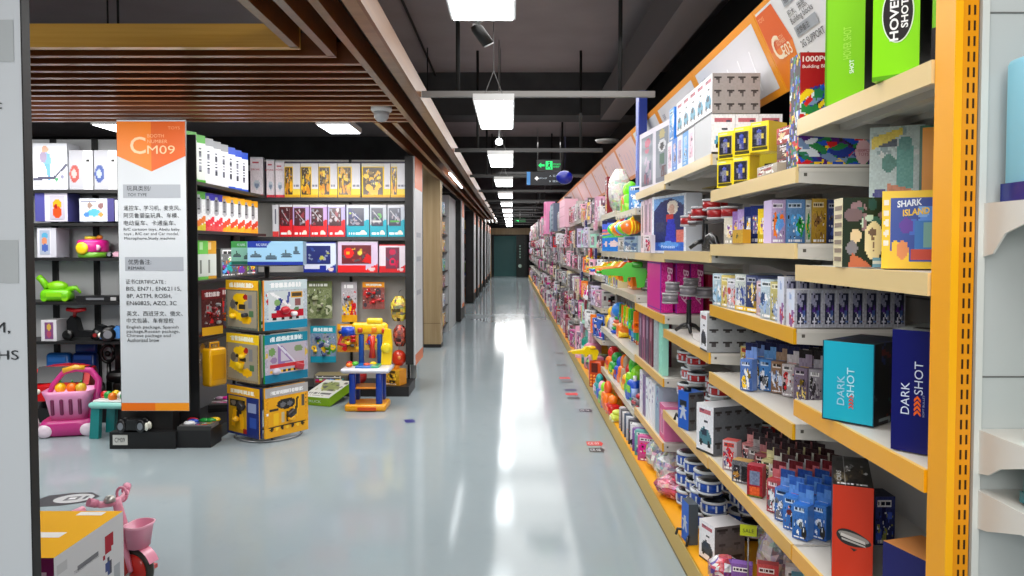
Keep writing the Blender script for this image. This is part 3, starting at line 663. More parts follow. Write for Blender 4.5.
o, w, d, h = gun_box(on_z(872, 82, Z), on_z(919, 75.5, Z), Z, .40, .14, (.53, .86, .03), (.08, .09, .07), (.55, .8, .1), 'lime green toy gun box lettered HOVER SHOT in a black oval')
mb = MB(); mb.poly([(.004 + .034 * math.cos(t), -d/2 - .0008, .147 + .066 * math.sin(t)) for t in [2*PI*k/40 for k in range(40)]], (.88, .93, .85)); mb.build('oval_rim', 'print', o)
mb = MB(); mb.poly([(.004 + .0315 * math.cos(t), -d/2 - .0012, .147 + .063 * math.sin(t)) for t in [2*PI*k/40 for k in range(40)]], (.14, .12, .13)); mb.build('oval_badge', 'print', o)
txt('HOVER', o, (.006, -d/2 - .0018, .086), (0,0,1), (-1,0,0), (.93, .93, .93), w=.112, h=.019, bold=.025); txt('SHOT', o, (.026, -d/2 - .0018, .112), (0,0,1), (-1,0,0), (.93, .93, .93), w=.066, h=.015, bold=.025)
MB().box((-w/2, -d/2 - .0006, 0), (w/2, -d/2, .010), (.35, .62, .03)).build('base_fold', 'print', o)
o, w, d, h = gun_box((.93, 1.70, Z), (.965, 1.605, Z), Z, .36, .16, (.50, .80, .08), (.07, .07, .06), (.4, .6, .1), 'third lime green toy box, mostly hidden behind the yellow post')
mb = MB(); mb.box((-w/2 - .001, -d/2 - .001, 0), (w/2 + .001, d/2, .10), (.10, .07, .08)); mb.build('black_foot', 'print', o)
# 1000-piece brick cartons
cv = cv_bricks(26, 56, 5, 150, s=.13); cv.rect(0, 0, 1, .32, (.66, .06, .10)); cv.poly([(0, .48), (0, .32), (1, .32)], (.66, .06, .10))
o = carton('building_block_carton', (.112, .085, .247), cv, cv_bricks(14, 30, 8), (.6, .1, .1))
put(o, (.930, 2.366, 1.8425), 0, 'red carton of toy bricks reading 1000PCS standing on the long flat brick carton', 'toy box')
txt('1000PCS', o, (-.050, -.0438, .218), (1,0,.03), (0,0,1), (.95, .85, .85), w=.095, h=.017, bold=.02); txt('Building Blocks', o, (-.050, -.0438, .196), (1,0,.03), (0,0,1), (.95, .85, .85), w=.098, h=.013, bold=.01)
cv = cv_bricks(72, 26, 11, 110, s=.075); cv.ell(.84, .55, .10, .38, (.88, .72, .74)); cv.rect(0, .93, 1, 1, (.85, .83, .8))
o = carton('building_block_carton', (.235, .10, .098), cv, cv_bricks(12, 12, 13), (.5, .1, .1))
put(o, (.985, 2.365, 1.7435), 0, 'long flat carton of coloured bricks with a round pink badge on the second bay', 'toy box'); txt('1000PCS', o, (.060, -.0508, .045), (1,0,0), (0,0,1), (.65, .15, .2), w=.04); txt('TOYS', o, (.064, -.0508, .033), (1,0,0), (0,0,1), (.7, .35, .4), w=.032)
# shelf at eye level: dino and shark games with two boxes on top
Z = 1.445 + .0035
cv = Cv(30, 44, (.05, .16, .13)); r_ = random.Random(3)
cv.blobs(r_, 14, (.15, .08, .9, .45), [(.2, .4, .38), (.75, .85, .8), (.1, .3, .3), (.55, .45, .5)], .04, .10)
cv.ell(.22, .25, .2, .1, (.45, .38, .42)); cv.ell(.65, .62, .2, .28, (.92, .88, .72)); cv.ell(.28, .55, .12, .1, (.88, .80, .66)); cv.ell(.62, .5, .08, .06, (.45, .38, .36)); cv.ell(.2, .72, .12, .1, (.5, .5, .55))
cv.poly([(.12, 1), (.2, .8), (.5, .92), (.62, 1)], (.75, .42, .3)); cv.rect(.62, .86, 1, 1, (.45, .68, .82)); cv.rect(.62, .92, .95, .96, (.85, .9, .92)); cv.blobs(r_, 8, (.6, .5, .72, .8), [(.5, .42, .36)], .01, .03)
o = carton('dinosaur_game_box', (.118, .075, .178), cv, (.90, .85, .70), (.1, .2, .18)); put(o, (.912, 1.985, Z), -.12, 'dark green game box with a pale dinosaur egg picture beside the shark one', 'toy box')
mb = MB(); 
for k in range(7): mb.box((-.0602, -.03, .015 + k * .022), (-.0592, .025, .026 + k * .022), (.55, .48, .42))
mb.build('side_lettering', 'print', o)
cv = Cv(34, 44, (.97, .80, .08)); cv.rect(.16, .08, 1, .92, (.10, .26, .62)); cv.blobs(random.Random(6), 9, (.5, .15, .95, .55), [(.3, .55, .9), (.2, .4, .8), (.5, .7, .95)], .05, .12)
cv.ell(.42, .45, .12, .10, (.35, .15, .62)); cv.rect(.55, .38, 1, .78, (.14, .45, .75)); cv.rect(.70, .42, 1, .72, (.45, .65, .62)); cv.rect(.5, .76, 1, .88, (.78, .25, .15)); cv.ell(.28, .82, .14, .14, (.4, .2, .6)); cv.poly([(.1, 1), (.2, .62), (.45, .75), (.5, 1)], (.97, .78, .12)); cv.ell(.36, .76, .1, .12, (.9, .55, .3))
for k in range(5): cv.ell(.08, .15 + k * .13, .05, .04, (.95, .92, .85))
o = carton('shark_game_box', (.125, .12, .185), cv, (.96, .80, .10), (.96, .82, .1)); put(o, (.972, 1.855, Z), -.47, 'yellow and blue game box titled Shark Island next to the yellow post', 'toy box')
txt('SHARK', o, (-.030, -.0612, .145), (1,0,.1), (0,0,1), (.92, .95, 1), w=.052, h=.016, bold=.03); txt('ISLAND', o, (-.018, -.0612, .124), (1,0,.1), (0,0,1), (.98, .80, .2), w=.056, h=.016, bold=.03)
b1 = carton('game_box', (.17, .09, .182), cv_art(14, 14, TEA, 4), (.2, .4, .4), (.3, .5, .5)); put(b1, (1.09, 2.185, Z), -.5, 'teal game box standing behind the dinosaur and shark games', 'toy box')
cv = Cv(30, 40, (.80, .87, .87)); r_ = random.Random(9); cv.blobs(r_, 16, (.05, .05, .95, .4), [(.7, .78, .78), (.9, .92, .92), (.6, .7, .72)], .03, .08)
cv.rect(.5, .28, .80, .85, (.36, .68, .65)); cv.ell(.65, .24, .13, .1, (.35, .62, .6)); cv.rect(.06, .18, .5, .27, (.25, .3, .38)); cv.poly([(.05, .30), (.6, .12), (.6, .02), (.05, .14)], (.95, .85, .3)); cv.ell(.36, .50, .13, .12, (.25, .55, .5)); cv.poly([(.3, 1), (.35, .78), (.75, .85), (.9, 1)], (.90, .55, .38)); cv.ell(.2, .92, .12, .08, (.2, .2, .55))
cv.noise(.04, 2)
cx = on_y(891, 170, 2.2); o = carton('pet_toy_box', (.138, .10, .205), cv, (.75, .82, .82), (.8, .85, .85)); put(o, (1.098, 2.175, Z + .1835), -.50, 'pale toy box with a teal figure on top of the box behind the dinosaur game', 'toy box')
cv = Cv(20, 32, (.95, .62, .08)); cv.rect(0, 0, 1, .04, (.1, .38, .3)); cv.rect(0, 0, .06, 1, (.1, .38, .3)); cv.rect(0, .96, 1, 1, (.1, .38, .3)); cv.rect(.25, .1, .7, .3, (.85, .5, .1)); cv.rect(.35, .68, .85, .92, (.85, .88, .8)); cv.rect(.4, .75, .75, .88, (.1, .4, .35)); cv.ell(.9, .55, .15, .12, (.9, .8, .75))
b2 = carton('game_box', (.13, .10, .19), cv_art(14, 14, NVY, 5), (.1, .2, .5), (.1, .2, .5)); put(b2, (1.17, 2.0, Z), -.5, 'navy game box partly hidden behind the yellow and blue one', 'toy box')
o = carton('pet_toy_box', (.12, .10, .172), cv, (.1, .38, .3), (.1, .38, .3)); put(o, (1.128, 1.985, Z + .1915), -.5, 'orange toy box with green border touching the yellow post', 'toy box'); txt('IN', o, (-.012, -.0512, .135), (1,0,0), (0,0,1), (.15, .2, .15), w=.03, h=.017, bold=.03)
# DARK SHOT boxes
Z = 1.035 + .0035
def side_mess(seed, w=20, h=26):
    r = random.Random(seed); c = Cv(w, h, (.05, .05, .06)); 
    for _ in range(16): c.rrect(r.random(), r.random(), r.uniform(.1, .35), r.uniform(.02, .06), r.uniform(-.9, .9), r.choice([(.25, .28, .3), (.4, .12, .1), (.15, .3, .3), (.12, .2, .4), (.55, .6, .6)]))
    return c
o, w, d, h = gun_box(on_z(822.5, 418.5, Z), on_z(873, 427.5, Z), Z, .212, .22, (.12, .68, .78), side_mess(2), side_mess(4), 'cyan toy gun box lettered DARK SHOT with a dark picture side')
A = -d/2 - .0012; tc = (.70, .88, .93)
txt('DARK', o, (-.008, A, .045), (0,0,1), (-1,0,0), (.60, .80, .88), w=.078, h=.020, bold=.01); txt('SHOT', o, (.018, A, .068), (0,0,1), (-1,0,0), tc, w=.078, h=.020, bold=.01)
ch = MB()
for q in range(4): ch.poly([(.004, A, .038 + q * .009), (.010, A, .044 + q * .009), (.016, A, .038 + q * .009), (.016, A, .043 + q * .009), (.010, A, .049 + q * .009), (.004, A, .043 + q * .009)][::-1], (.85, .30, .22))
ch.build('chevron_marking', 'print', o)
mb = MB()
for s in (-1, 1): mb.box((s * w/2 - .0012, -d/2 - .0008, 0), (s * w/2 + .0012, -d/2 + .001, h), (.08, .3, .38))
mb.box((-w/2, -d/2 - .0008, -.0), (w/2, -d/2, .003), (.05, .15, .2)); mb.build('edge_fold', 'print', o)
o, w, d, h = gun_box(on_z(890.5, 448.5, Z), on_z(929, 455.6, Z), Z, .275, .20, (.03, .05, .38), (.04, .04, .22), (.52, .53, .52), 'navy blue toy gun box lettered DARK SHOT beside the yellow post')
A = -d/2 - .0012
txt('DARK', o, (-.002, A, .085), (0,0,1), (-1,0,0), (.80, .84, .93), w=.072, h=.018, bold=.0); txt('SHOT', o, (.026, A, .132), (0,0,1), (-1,0,0), (.80, .84, .93), w=.074, h=.018, bold=.0); txt('SOFT BULLET', o, (.030, A, .083), (0,0,1), (-1,0,0), (.6, .65, .8), w=.05, h=.004)
ch = MB()
for q in range(4): ch.poly([(.008, A, .083 + q * .0105), (.015, A, .091 + q * .0105), (.022, A, .083 + q * .0105), (.022, A, .090 + q * .0105), (.015, A, .098 + q * .0105), (.008, A, .090 + q * .0105)][::-1], (.95, .40, .10))
ch.build('chevron_marking', 'print', o)
MB().box((-.015, -.05, h), (.02, -.02, h + .0008), (.12, .1, .1)).build('grip_hole', 'matte', o)
# lower shelf: red car box and its neighbours
Z = .585 + .0035
o, w, d, h = gun_box((.866, 2.03, Z), (.9585, 1.992, Z), Z, .272, .31, (.80, .20, .07), (.09, .06, .06), cv_art(20, 26, (.12, .1, .09), 6, [(.25, .22, .2), (.45, .4, .3), (.6, .6, .6)], (.16, .14, .14)), 'tall red toy car box with silver car badge standing on the low shelf')
A = -d/2 - .0008; bd_ = MB(); zb = .13
bd_.poly([(.003 + .043 * math.cos(t), A, zb + (.021 - .006 * math.cos(t)) * math.sin(t) - .010 * math.cos(t)) for t in [2*PI*k/24 for k in range(24)]], (.16, .15, .15)).poly([(.003 + .038 * math.cos(t), A - .0004, zb + .005 + .010 * math.sin(t) - .010 * math.cos(t)) for t in [2*PI*k/24 for k in range(24)]], (.58, .56, .54)).poly([(-.03, A - .0008, zb + .006), (.032, A - .0008, zb - .012), (.03, A - .0008, zb - .004), (-.028, A - .0008, zb + .014)], (.80, .78, .76)).poly([(-.026, A - .0008, zb - .004), (.034, A - .0008, zb - .020), (.03, A - .0008, zb - .0145), (-.027, A - .0008, zb + .0015)], (.72, .70, .68)).poly([(-.006, A, zb - .024), (.012, A, zb - .028), (.004, A, zb - .034)], (.2, .15, .14)); bd_.build('car_badge', 'print', o)
txt('CARS', o, (-w/2 + .022, -d/2 + .04, h + .0008), (0,1,0), (-1,0,0), (.85, .85, .85), w=.10, h=.012, bold=.02)
MB().box((-w/2 + .03, -d/2 + .002, h), (-w/2 + .032, d/2, h + .0008), (.7, .7, .7)).build('top_line', 'print', o)
o = carton('toy_car_box', (.06, .08, .15), cv_art(12, 16, NVY, 8, [(.3, .4, .8), (.1, .1, .3), (.6, .6, .3)]), (.05, .06, .14), (.06, .07, .2)); put(o, (1.14, 2.335, Z), 0, 'black and navy toy box standing behind the tall red box', 'toy box')
o = carton('toy_car_box', (.12, .16, .185), cv_art(12, 14, (.2, .2, .55), 18), (.1, .1, .4), (.93, .62, .35)); put(o, (1.0, 1.80, Z), .3, 'navy box with orange lid low beside the yellow post', 'toy box'); 
MB().box((-.061, -.081, .155), (.061, -.0795, .185), (.93, .75, .3)).build('yellow_band', 'print', o)
# ------------------------------------------------------------------ second bay (yellow post side = near end)
E0 = .0035                                   # price strips stand a little proud of the shelf
def zsh(bay, lv): return SHZ[bay][lv] + .0032
def frontx(rz, w, d, y, x=.872): return x
def row(proto, pts, labels, group):
    """proto goes to the first point, copies to the others; pts are (x, y, z, turn)"""
    for i, (p, lab) in enumerate(zip(pts, labels)):
        if i == 0: put(proto, p[:3], p[3], lab, proto.get('category') or 'toy box', group)
        else: dup(proto, p[:3], p[3], lab, group)
# --- top shelf: yellow robot boxes stacked two high
def robot_box(seed, side=(.80, .68, .08), size=(.080, .11, .112)):
    c = Cv(14, 20, (.93, .83, .12)); c.rect(0, 0, .9, .14, (.97, .90, .25)); c.rect(.1, .03, .6, .11, (.9, .9, .7)); c.rect(.1, .84, .9, .95, (.3, .28, .12))
    o = carton('robot_toy_box', size, c, side, (.95, .9, .4))
    p = Cv(12, 16, (.17, .17, .22)); r = random.Random(seed); p.rect(0, 0, 1, .08, (.3, .3, .35)); p.ell(.5, .25, .14, .1, r.choice([(.3, .35, .7), (.9, .8, .2), (.75, .75, .8)])); p.rect(.32, .33, .68, .62, r.choice([(.25, .3, .62), (.85, .75, .2), (.5, .5, .55)])); p.rect(.16, .35, .3, .65, (.45, .45, .55)); p.rect(.7, .35, .84, .65, (.8, .7, .25)); p.rect(.34, .62, .47, .95, (.5, .5, .6)); p.rect(.53, .62, .66, .95, (.35, .35, .6)); p.noise(.1, seed)
    window_part(o, size, (.12, .17, .88, .82), p); tag(o, None, 'toy box'); return o
Zs = zsh(1, 0); pr = robot_box(1); pr2 = robot_box(2); pr2['category'] = 'toy box'
n = 0
for lv in range(2):
    for q, (px) in enumerate((724, 741) if lv == 0 else (722, 738, 752)):
        y = yx(px, .875) ; yy = 3.21 - q * .125 - lv * .01
        lab = 'yellow robot toy box with dark window, %s from far end of %s layer, second bay' % (ordn(q + 1), ('lower', 'upper')[lv])
        loc, a = (.915 + .028 * q, yy - .06, Zs + lv * .1135), AISLE + .62
        if n == 0: put(pr, loc, a, lab, 'toy box', 'yellow robot toy boxes')
        elif n == 1: put(pr2, loc, a, lab, 'toy box', 'yellow robot toy boxes')
        else: dup((pr, pr2)[n % 2], loc, a, lab, 'yellow robot toy boxes')
        n += 1
o = carton('robot_toy_box', (.10, .12, .095), (.62, .55, .05), (.66, .58, .06), (.7, .62, .1)); put(o, (.985, 2.80, Zs), AISLE + .75, 'plain dark yellow side of a robot toy box nearest the brick cartons', 'toy box', 'yellow robot toy boxes')
mb = MB(); mb.box((-.03, -.0615, .02), (.04, -.06, .06), (.12, .12, .08)); mb.build('label_panel', 'print', o)
for q, (y, x, zz, w, h, c1, lab) in enumerate(((2.60, .893, 0, .19, .035, (.80, .74, .66), 'low pale figure tray in front of the red puzzle boxes'), (2.58, .995, 0, .19, .06, (.45, .10, .10), 'dark red flat puzzle box under the striped one'), (2.58, .995, .0615, .19, .05, (.33, .2, .14), 'brown flat puzzle box in the middle of a pile of three'), (2.585, .995, .113, .19, .055, (.75, .18, .16), 'red flat puzzle box with cartoon figures topmost of a pile of three'))):
    cv = cv_art(20, 8, c1, 30 + q, [lite(c1, .3), (.9, .8, .6), (.6, .2, .2), WHT]); o = carton('puzzle_box', (w, .05 if q == 0 else .12, h), cv, dark(c1, .8), lite(c1, .8)); put(o, (x, y, Zs + zz), AISLE + (.02 if q == 0 else .1), lab, 'toy box', 'flat puzzle boxes on the second bay')
# pale stock at the back of the bay above the yellow boxes
o = carton('storage_carton', (.24, .12, .30), (.86, .86, .85), (.82, .82, .81), WHT); put(o, (1.195, 2.88, Zs), 0, 'plain white storage carton standing at the back behind the red puzzle boxes', 'carton')
MB().box((-.12, -.062, .21), (.12, -.0602, .215), (.55, .55, .53)).build('lid_seam', 'print', o)
# --- third bay top shelf: white toy car cartons in two layers with grey logo sides
Z3 = zsh(2, 0); SZ = (.140, .207, .172)
car = carton('toy_car_box', SZ, cv_car(18, 22), cv_logos(), (.86, .85, .86)); tag(car, None, 'toy box')
GC = 'white toy car boxes with grey logo sides'
pts, labs = [], []
for q in range(5):
    pts.append((.86 + .1065, 3.37 + q * .1425, Z3 + .1735, AISLE)); labs.append('white toy car box with grey side, %s from near end of upper layer, third bay' % ordn(q + 1))
row(car, pts, labs, GC)
face = carton('toy_car_box', (.101, .30, .171), cv_car(16, 20, (.32, .62, .75), 4), (.80, .80, .81), (.86, .85, .86)); tag(face, None, 'toy box')
row(face, [(.86 + .053 + q * .1025, 3.455, Z3, 0) for q in range(3)], ['white toy car box turned to the camera, %s from the aisle, lower layer, third bay' % ordn(q + 1) for q in range(3)], 'white toy car boxes turned to the camera')
for q, (w, col, bcol) in enumerate(((.13, (.95, .93, .95), PNK), (.10, (.30, .62, .90), SKY), (.14, (.92, .93, .96), (.6, .5, .75)), (.10, (.16, .48, .85), BLU), (.12, (.93, .92, .95), (.85, .6, .7)))):
    y = 3.69 + q * .125; cv = cv_window(12, 18, col, [bcol, lite(bcol), (.4, .3, .4), (.85, .75, .8)], 50 + q, None, (.2, .12, .8, .85), lite(bcol, .6))
    o = carton('doll_box', (.118, .16, .171), cv, lite(col, .9), WHT); put(o, (.945, y, Z3), AISLE, '%s slim doll box under white car boxes, %s from the near end' % (('white and pink', 'blue', 'white and violet', 'deep blue', 'white and rose')[q], ordn(q + 1)), 'toy box', 'slim doll boxes on the third bay')
o = carton('toy_car_box', (.12, .16, .172), cv_art(12, 18, (.15, .55, .92), 60, [WHT, (.4, .7, .95)], (.7, .85, 1)), (.12, .5, .9), SKY); put(o, (.945, 4.14, Z3 + .1735), AISLE, 'bright blue toy box at the far end of the white car box layer', 'toy box')
# --- third bay, low shelf under the slanted strip: car carton with logos (z 1.037 and .576)
for lv, (yy, lab) in ((2, (3.362, 'white toy car box with rows of grey logos, middle shelf of third bay')), (3, (3.42, 'white toy car box with dark logo side on the low shelf of the third bay'))):
    w_, dd, hh = (.12, .30, .172) if lv == 2 else (.13, .26, .215)
    o = carton('toy_car_box', (w_, dd, hh), cv_car(18, 22, (.15, .18, .22) if lv == 2 else (.30, .50, .55), 6 + lv), cv_logos(30, 22, 5, 3, (.62, .625, .63) if lv == 2 else (.42, .43, .45)), (.85, .85, .86))
    put(o, (.85 + dd / 2 + (.0 if lv == 2 else .005), yy, zsh(2, lv)), AISLE + (0 if lv == 2 else .35), lab, 'toy box')
# --- second bay, shelf at eye height
Z = zsh(1, 1)
items = [  # px span at the near end, height, colour, style, label words
 (3.17, .10, .11, (.85, .82, .75), 'tan figure pack'), (3.08, .07, .13, (.60, .45, .72), 'lilac figure pack'), (3.01, .07, .135, (.72, .62, .84), 'pale violet figure pack'),
 (2.92, .075, .14, (.10, .16, .42), 'navy block pack'), (2.84, .075, .14, (.12, .18, .45), 'second navy block pack'), (2.76, .07, .125, (.95, .82, .15), 'yellow block pack')]
for q, (y, w, h, c, nm) in enumerate(items):
    cv = cv_window(10, 14, c, [lite(c), (.9, .8, .6), (.5, .3, .6), YEL, WHT], 80 + q, dark(c, .8), (.15, .25, .85, .75), lite(c, .7)); o = carton('figure_pack', (w * .82, .06, h), cv, lite(c, .8), dark(c, .7)); put(o, (.935, y, Z), AISLE + .5, nm + ' on the eye level shelf, second bay, before the castle boxes', 'toy box', 'figure packs at eye level')
MB_ = MB(); o = carton('game_tray', (.13, .03, .052), Cv(14, 8, (.80, .62, .12)).ell(.45, .45, .10, .16, (.3, .25, .1)).noise(.04, 1), (.75, .55, .1), (.85, .7, .25)); put(o, (.867, 2.875, Z), AISLE, 'flat ochre game box lying before the navy block packs', 'toy box')
castle = [(.910, .048, .148, (.78, .66, .88), 'lavender castle box', [SKY, ORG, (.4, .6, .9)]), (.969, .064, .149, (.35, .58, .85), 'blue castle box with white title', [WHT, SKY, GRN]), (1.0125, .019, .147, (.85, .86, .78), 'narrow white and green game box', [GRN, YEL]),
          (1.049, .05, .152, (.82, .62, .12), 'mustard treasure game box', [(.5, .35, .2), (.7, .55, .3)]), (1.102, .05, .148, (.10, .17, .42), 'navy game box with pale side lettering', [(.3, .4, .7), (.5, .4, .3)]), (1.157, .05, .15, (.84, .64, .18), 'second mustard game box', [(.6, .4, .2)]), (1.212, .05, .145, (.09, .16, .40), 'second navy game box at the back', [(.3, .3, .6)])]
for q, (x, w, h, c, nm, cs) in enumerate(castle):
    cv = cv_art(14, 20, c, 110 + q, cs, lite(c, .3)); o = carton('game_box', (w, .08, h), cv, lite(c, .7), lite(c, .6)); put(o, (x, 2.64, Z), 0, nm + ' facing the camera at eye level, second bay', 'toy box', 'game boxes at eye level')
# --- second bay, middle shelf: eight white action figure boxes facing the camera
Z = zsh(1, 2)
cv = Cv(10, 22, (.70, .70, .74)); cv.rect(.22, .08, .86, .92, (.13, .14, .25)); r_ = random.Random(2); cv.blobs(r_, 6, (.3, .12, .8, .42), [(.45, .5, .75), (.6, .6, .7)], .06, .13); cv.blobs(r_, 5, (.3, .45, .8, .62), [(.75, .15, .22), (.3, .15, .5)], .06, .12); cv.blobs(r_, 7, (.3, .62, .8, .9), [(.6, .62, .7), (.3, .4, .65), (.85, .85, .9)], .05, .12); cv.noise(.06, 4)
def fig_side():
    c = Cv(8, 22, (.86, .87, .92)); r = random.Random(4); c.blobs(r, 8, (.2, .1, .8, .5), [(.6, .68, .85), (.85, .88, .95)], .1, .2); c.blobs(r, 8, (.2, .5, .8, .95), [(.75, .2, .3), (.55, .35, .6), (.85, .85, .9)], .08, .2); return c
fb = carton('figure_box', (.0415, .070, .116), cv, fig_side(), (.74, .73, .75)); tag(fb, None, 'toy box')
pts, labs = [], []
for q in range(8): pts.append((.885 + q * .0425, 2.355, Z, 0)); labs.append('white action figure box facing the camera, %s from the aisle in the row of eight' % ordn(q + 1))
for q in range(8): pts.append((.883 + q * .0425, 2.435, Z + .0, 0)); labs.append('white action figure box in the second row, directly behind the %s of eight' % ordn(q + 1))
row(fb, pts[:8], labs[:8], 'white action figure boxes in rows')
fb2 = carton('figure_box', (.0415, .060, .152), cv, fig_side(), (.74, .73, .75)); tag(fb2, None, 'toy box'); row(fb2, pts[8:], labs[8:], 'white action figure boxes in rows')
for q, (y, x, w, h, c, c2, nm) in enumerate(((3.22, .885, .075, .135, (.72, .82, .88), (.5, .7, .85), 'pale blue'), (3.14, .90, .075, .13, (.93, .82, .35), (.7, .4, .4), 'yellow'), (3.06, .90, .07, .12, (.85, .85, .9), (.8, .3, .3), 'white and red'), (2.97, .91, .085, .14, (.85, .88, .85), (.2, .3, .6), 'white'), (2.885, .925, .08, .14, (.12, .18, .42), YEL, 'navy and yellow'), (2.80, .94, .08, .135, (.14, .2, .45), YEL, 'dark blue'), (2.72, .91, .07, .125, (.85, .7, .75), (.4, .6, .85), 'pink topped'), (2.64, .90, .075, .135, (.78, .86, .92), (.25, .45, .75), 'light blue'), (2.555, .905, .075, .13, (.80, .74, .40), (.2, .35, .65), 'straw yellow'))):
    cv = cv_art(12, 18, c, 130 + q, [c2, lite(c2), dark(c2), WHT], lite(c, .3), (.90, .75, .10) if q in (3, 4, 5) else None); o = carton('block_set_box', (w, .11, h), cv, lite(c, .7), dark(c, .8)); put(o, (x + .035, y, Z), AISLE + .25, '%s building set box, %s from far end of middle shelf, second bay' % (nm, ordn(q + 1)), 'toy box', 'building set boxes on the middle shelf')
    if q % 2 == 0:
        o2 = dup(o, (x + .19, y, Z), AISLE + .25, '%s building set box standing behind the %s one on the middle shelf' % (nm, ordn(q + 1)))
# --- second bay, hanging card figures on the lower middle shelf (z .957)
Z = zsh(1, 3)
def card_pack(name, w, h, c, c2, seed, hc=None):
    """card standing up behind a small blister box"""
    hc = hc or dark(c, .45); mb = MB(); cv = Cv(8, 12, hc); cv.poly([(0, .42), (0, .2), (1, .05), (1, .3)], lite(c, .7)); cv.rect(.1, .3, .7, .4, c2); cv.noise(.05, seed)
    mb.box((-w/2, .012, 0), (w/2, .015, h), lite(hc, .7), front=None); mb.canvas((-w/2, .012, 0), (w, 0, 0), (0, 0, h), cv.a); o = mb.build(name, 'print')
    fv = cv_art(10, 14, c, seed, [c2, lite(c2), dark(c2, .5), WHT, BLK], lite(c, .2)); hb = h * .66
    m2 = MB(); m2.box((-w/2, -.025, .001), (w/2, .0118, hb), lite(c, .8), front=None, top=lite(c, .9)); m2.canvas((-w/2, -.025, .001), (w, 0, 0), (0, 0, hb - .001), fv.a); m2.build('blister_box', 'plastic', o)
    return tag(o, None, 'toy pack')
KINDS = [((.25, .42, .75), YEL, 'blue'), ((.20, .50, .82), WHT, 'bright blue'), ((.55, .38, .25), (.5, .6, .8), 'brown'), ((.82, .78, .80), RED, 'white and red'), ((.5, .42, .55), YEL, 'purple grey'), ((.62, .60, .66), (.3, .25, .35), 'grey')]
G1 = 'carded figures on the lower middle shelf'
for col in range(6):
    proto = card_pack('figure_card', .048, .178, KINDS[col][0], KINDS[col][1], 200 + col, hc=(.10, .11, .27) if col < 4 else (.12, .09, .10))
    p0 = on_z((743, 762, 774, 785, 797, 812)[col], (391, 391, 393.5, 397, 402, 404)[col], Z); pts, labs = [], []
    for rw in range(5):
        x, y = p0.x + .03 + rw * .055, p0.y + .02 + rw * .045 + (.01 if rw else 0)
        if x > XB - .04: continue
        pts.append((x, y, Z, AISLE + .75)); labs.append('%s carded figure, %s back from shelf front, %s file from far end' % (KINDS[col][2], ordn(rw + 1), ordn(col + 1)))
    row(proto, pts, labs, G1)
o = carton('block_set_box', (.10, .04, .125), cv_art(14, 18, (.80, .70, .3), 300, [(.3, .2, .2), WHT, RED], (.75, .15, .12)), (.85, .83, .78), WHT); put(o, (.995, 3.14, Z), AISLE + .3, 'yellow and white boxed set at the far end of the carded figures', 'toy box')
o = carton('block_set_box', (.10, .04, .12), cv_art(14, 18, (.30, .30, .33), 301, [(.8, .7, .3), WHT, RED], (.4, .4, .45)), (.85, .83, .78), WHT); put(o, (1.15, 3.18, Z), AISLE + .3, 'grey boxed set standing last behind the carded figures', 'toy box')
# --- second bay, low shelf: a field of small carded cars
Z = zsh(1, 4)
ROWS = [((.10, .40, .80), (.82, .88, .95), (.15, .35, .70), 'blue'), ((.14, .44, .84), (.85, .2, .2), (.2, .4, .75), 'blue and red'), ((.18, .42, .78), (.9, .9, .95), (.16, .30, .6), 'sky blue'), ((.70, .16, .20), (.85, .88, .92), (.42, .12, .15), 'red'), ((.78, .80, .84), RED, (.25, .12, .13), 'white and red'),
        ((.85, .85, .78), (.8, .75, .2), (.22, .12, .13), 'white and yellow'), ((.86, .82, .55), (.4, .4, .3), (.20, .15, .17), 'cream'), ((.55, .2, .22), (.9, .85, .4), (.2, .13, .15), 'maroon'), ((.5, .45, .45), (.3, .2, .3), (.16, .12, .14), 'grey'), ((.75, .4, .4), (.3, .3, .4), (.17, .12, .15), 'pink grey')]
G2 = 'small carded toy cars on the low shelf'
for rw, (c, c2, hc, nm) in enumerate(ROWS):
    proto = card_pack('carded_toy_car', .050, .172 if rw > 2 else .165, c, c2, 230 + rw, hc); pts, labs = [], []
    for q in range(4):
        x = (.915 if rw < 4 else .975) + q * .0575; y = 2.355 + rw * .080
        pts.append((x, y, Z, -.85)); labs.append('%s carded toy car in %s row from near end, %s from aisle' % (nm, ordn(rw + 1), ordn(q + 1)))
    row(proto, pts, labs, G2)
o = carton('figure_box', (.07, .05, .085), cv_window(12, 14, (.42, .42, .45), [(.25, .22, .25), (.7, .5, .2)], 320, None, (.08, .2, .46, .9), (.1, .1, .12)).rect(.54, .2, .92, .9, (.12, .11, .13)).noise(.1, 2), (.66, .64, .62), (.75, .6, .35)); put(o, (.900, 2.93, Z), AISLE + .85, 'grey double window box at the front of the carded cars', 'toy box')
o = carton('figure_box', (.055, .045, .115), Cv(12, 18, (.62, .10, .16)).rect(.2, .18, .8, .6, (.45, .5, .62)).rect(.2, .66, .8, .92, (.85, .35, .15)).rect(0, .94, 1, 1, (.35, .4, .15)).noise(.06, 5), (.7, .15, .2), (.75, .3, .35)); put(o, (.897, 2.76, Z), AISLE + .95, 'dark red window box at the front edge before the carded cars', 'toy box')
o = carton('figure_box', (.06, .05, .12), cv_art(12, 16, (.80, .70, .72), 322, [RED, (.3, .3, .5)], (.85, .25, .2)), (.84, .84, .86), (.82, .36, .34)); put(o, (.905, 3.10, Z), AISLE + .9, 'white and red box at the far end of the carded cars', 'toy box')
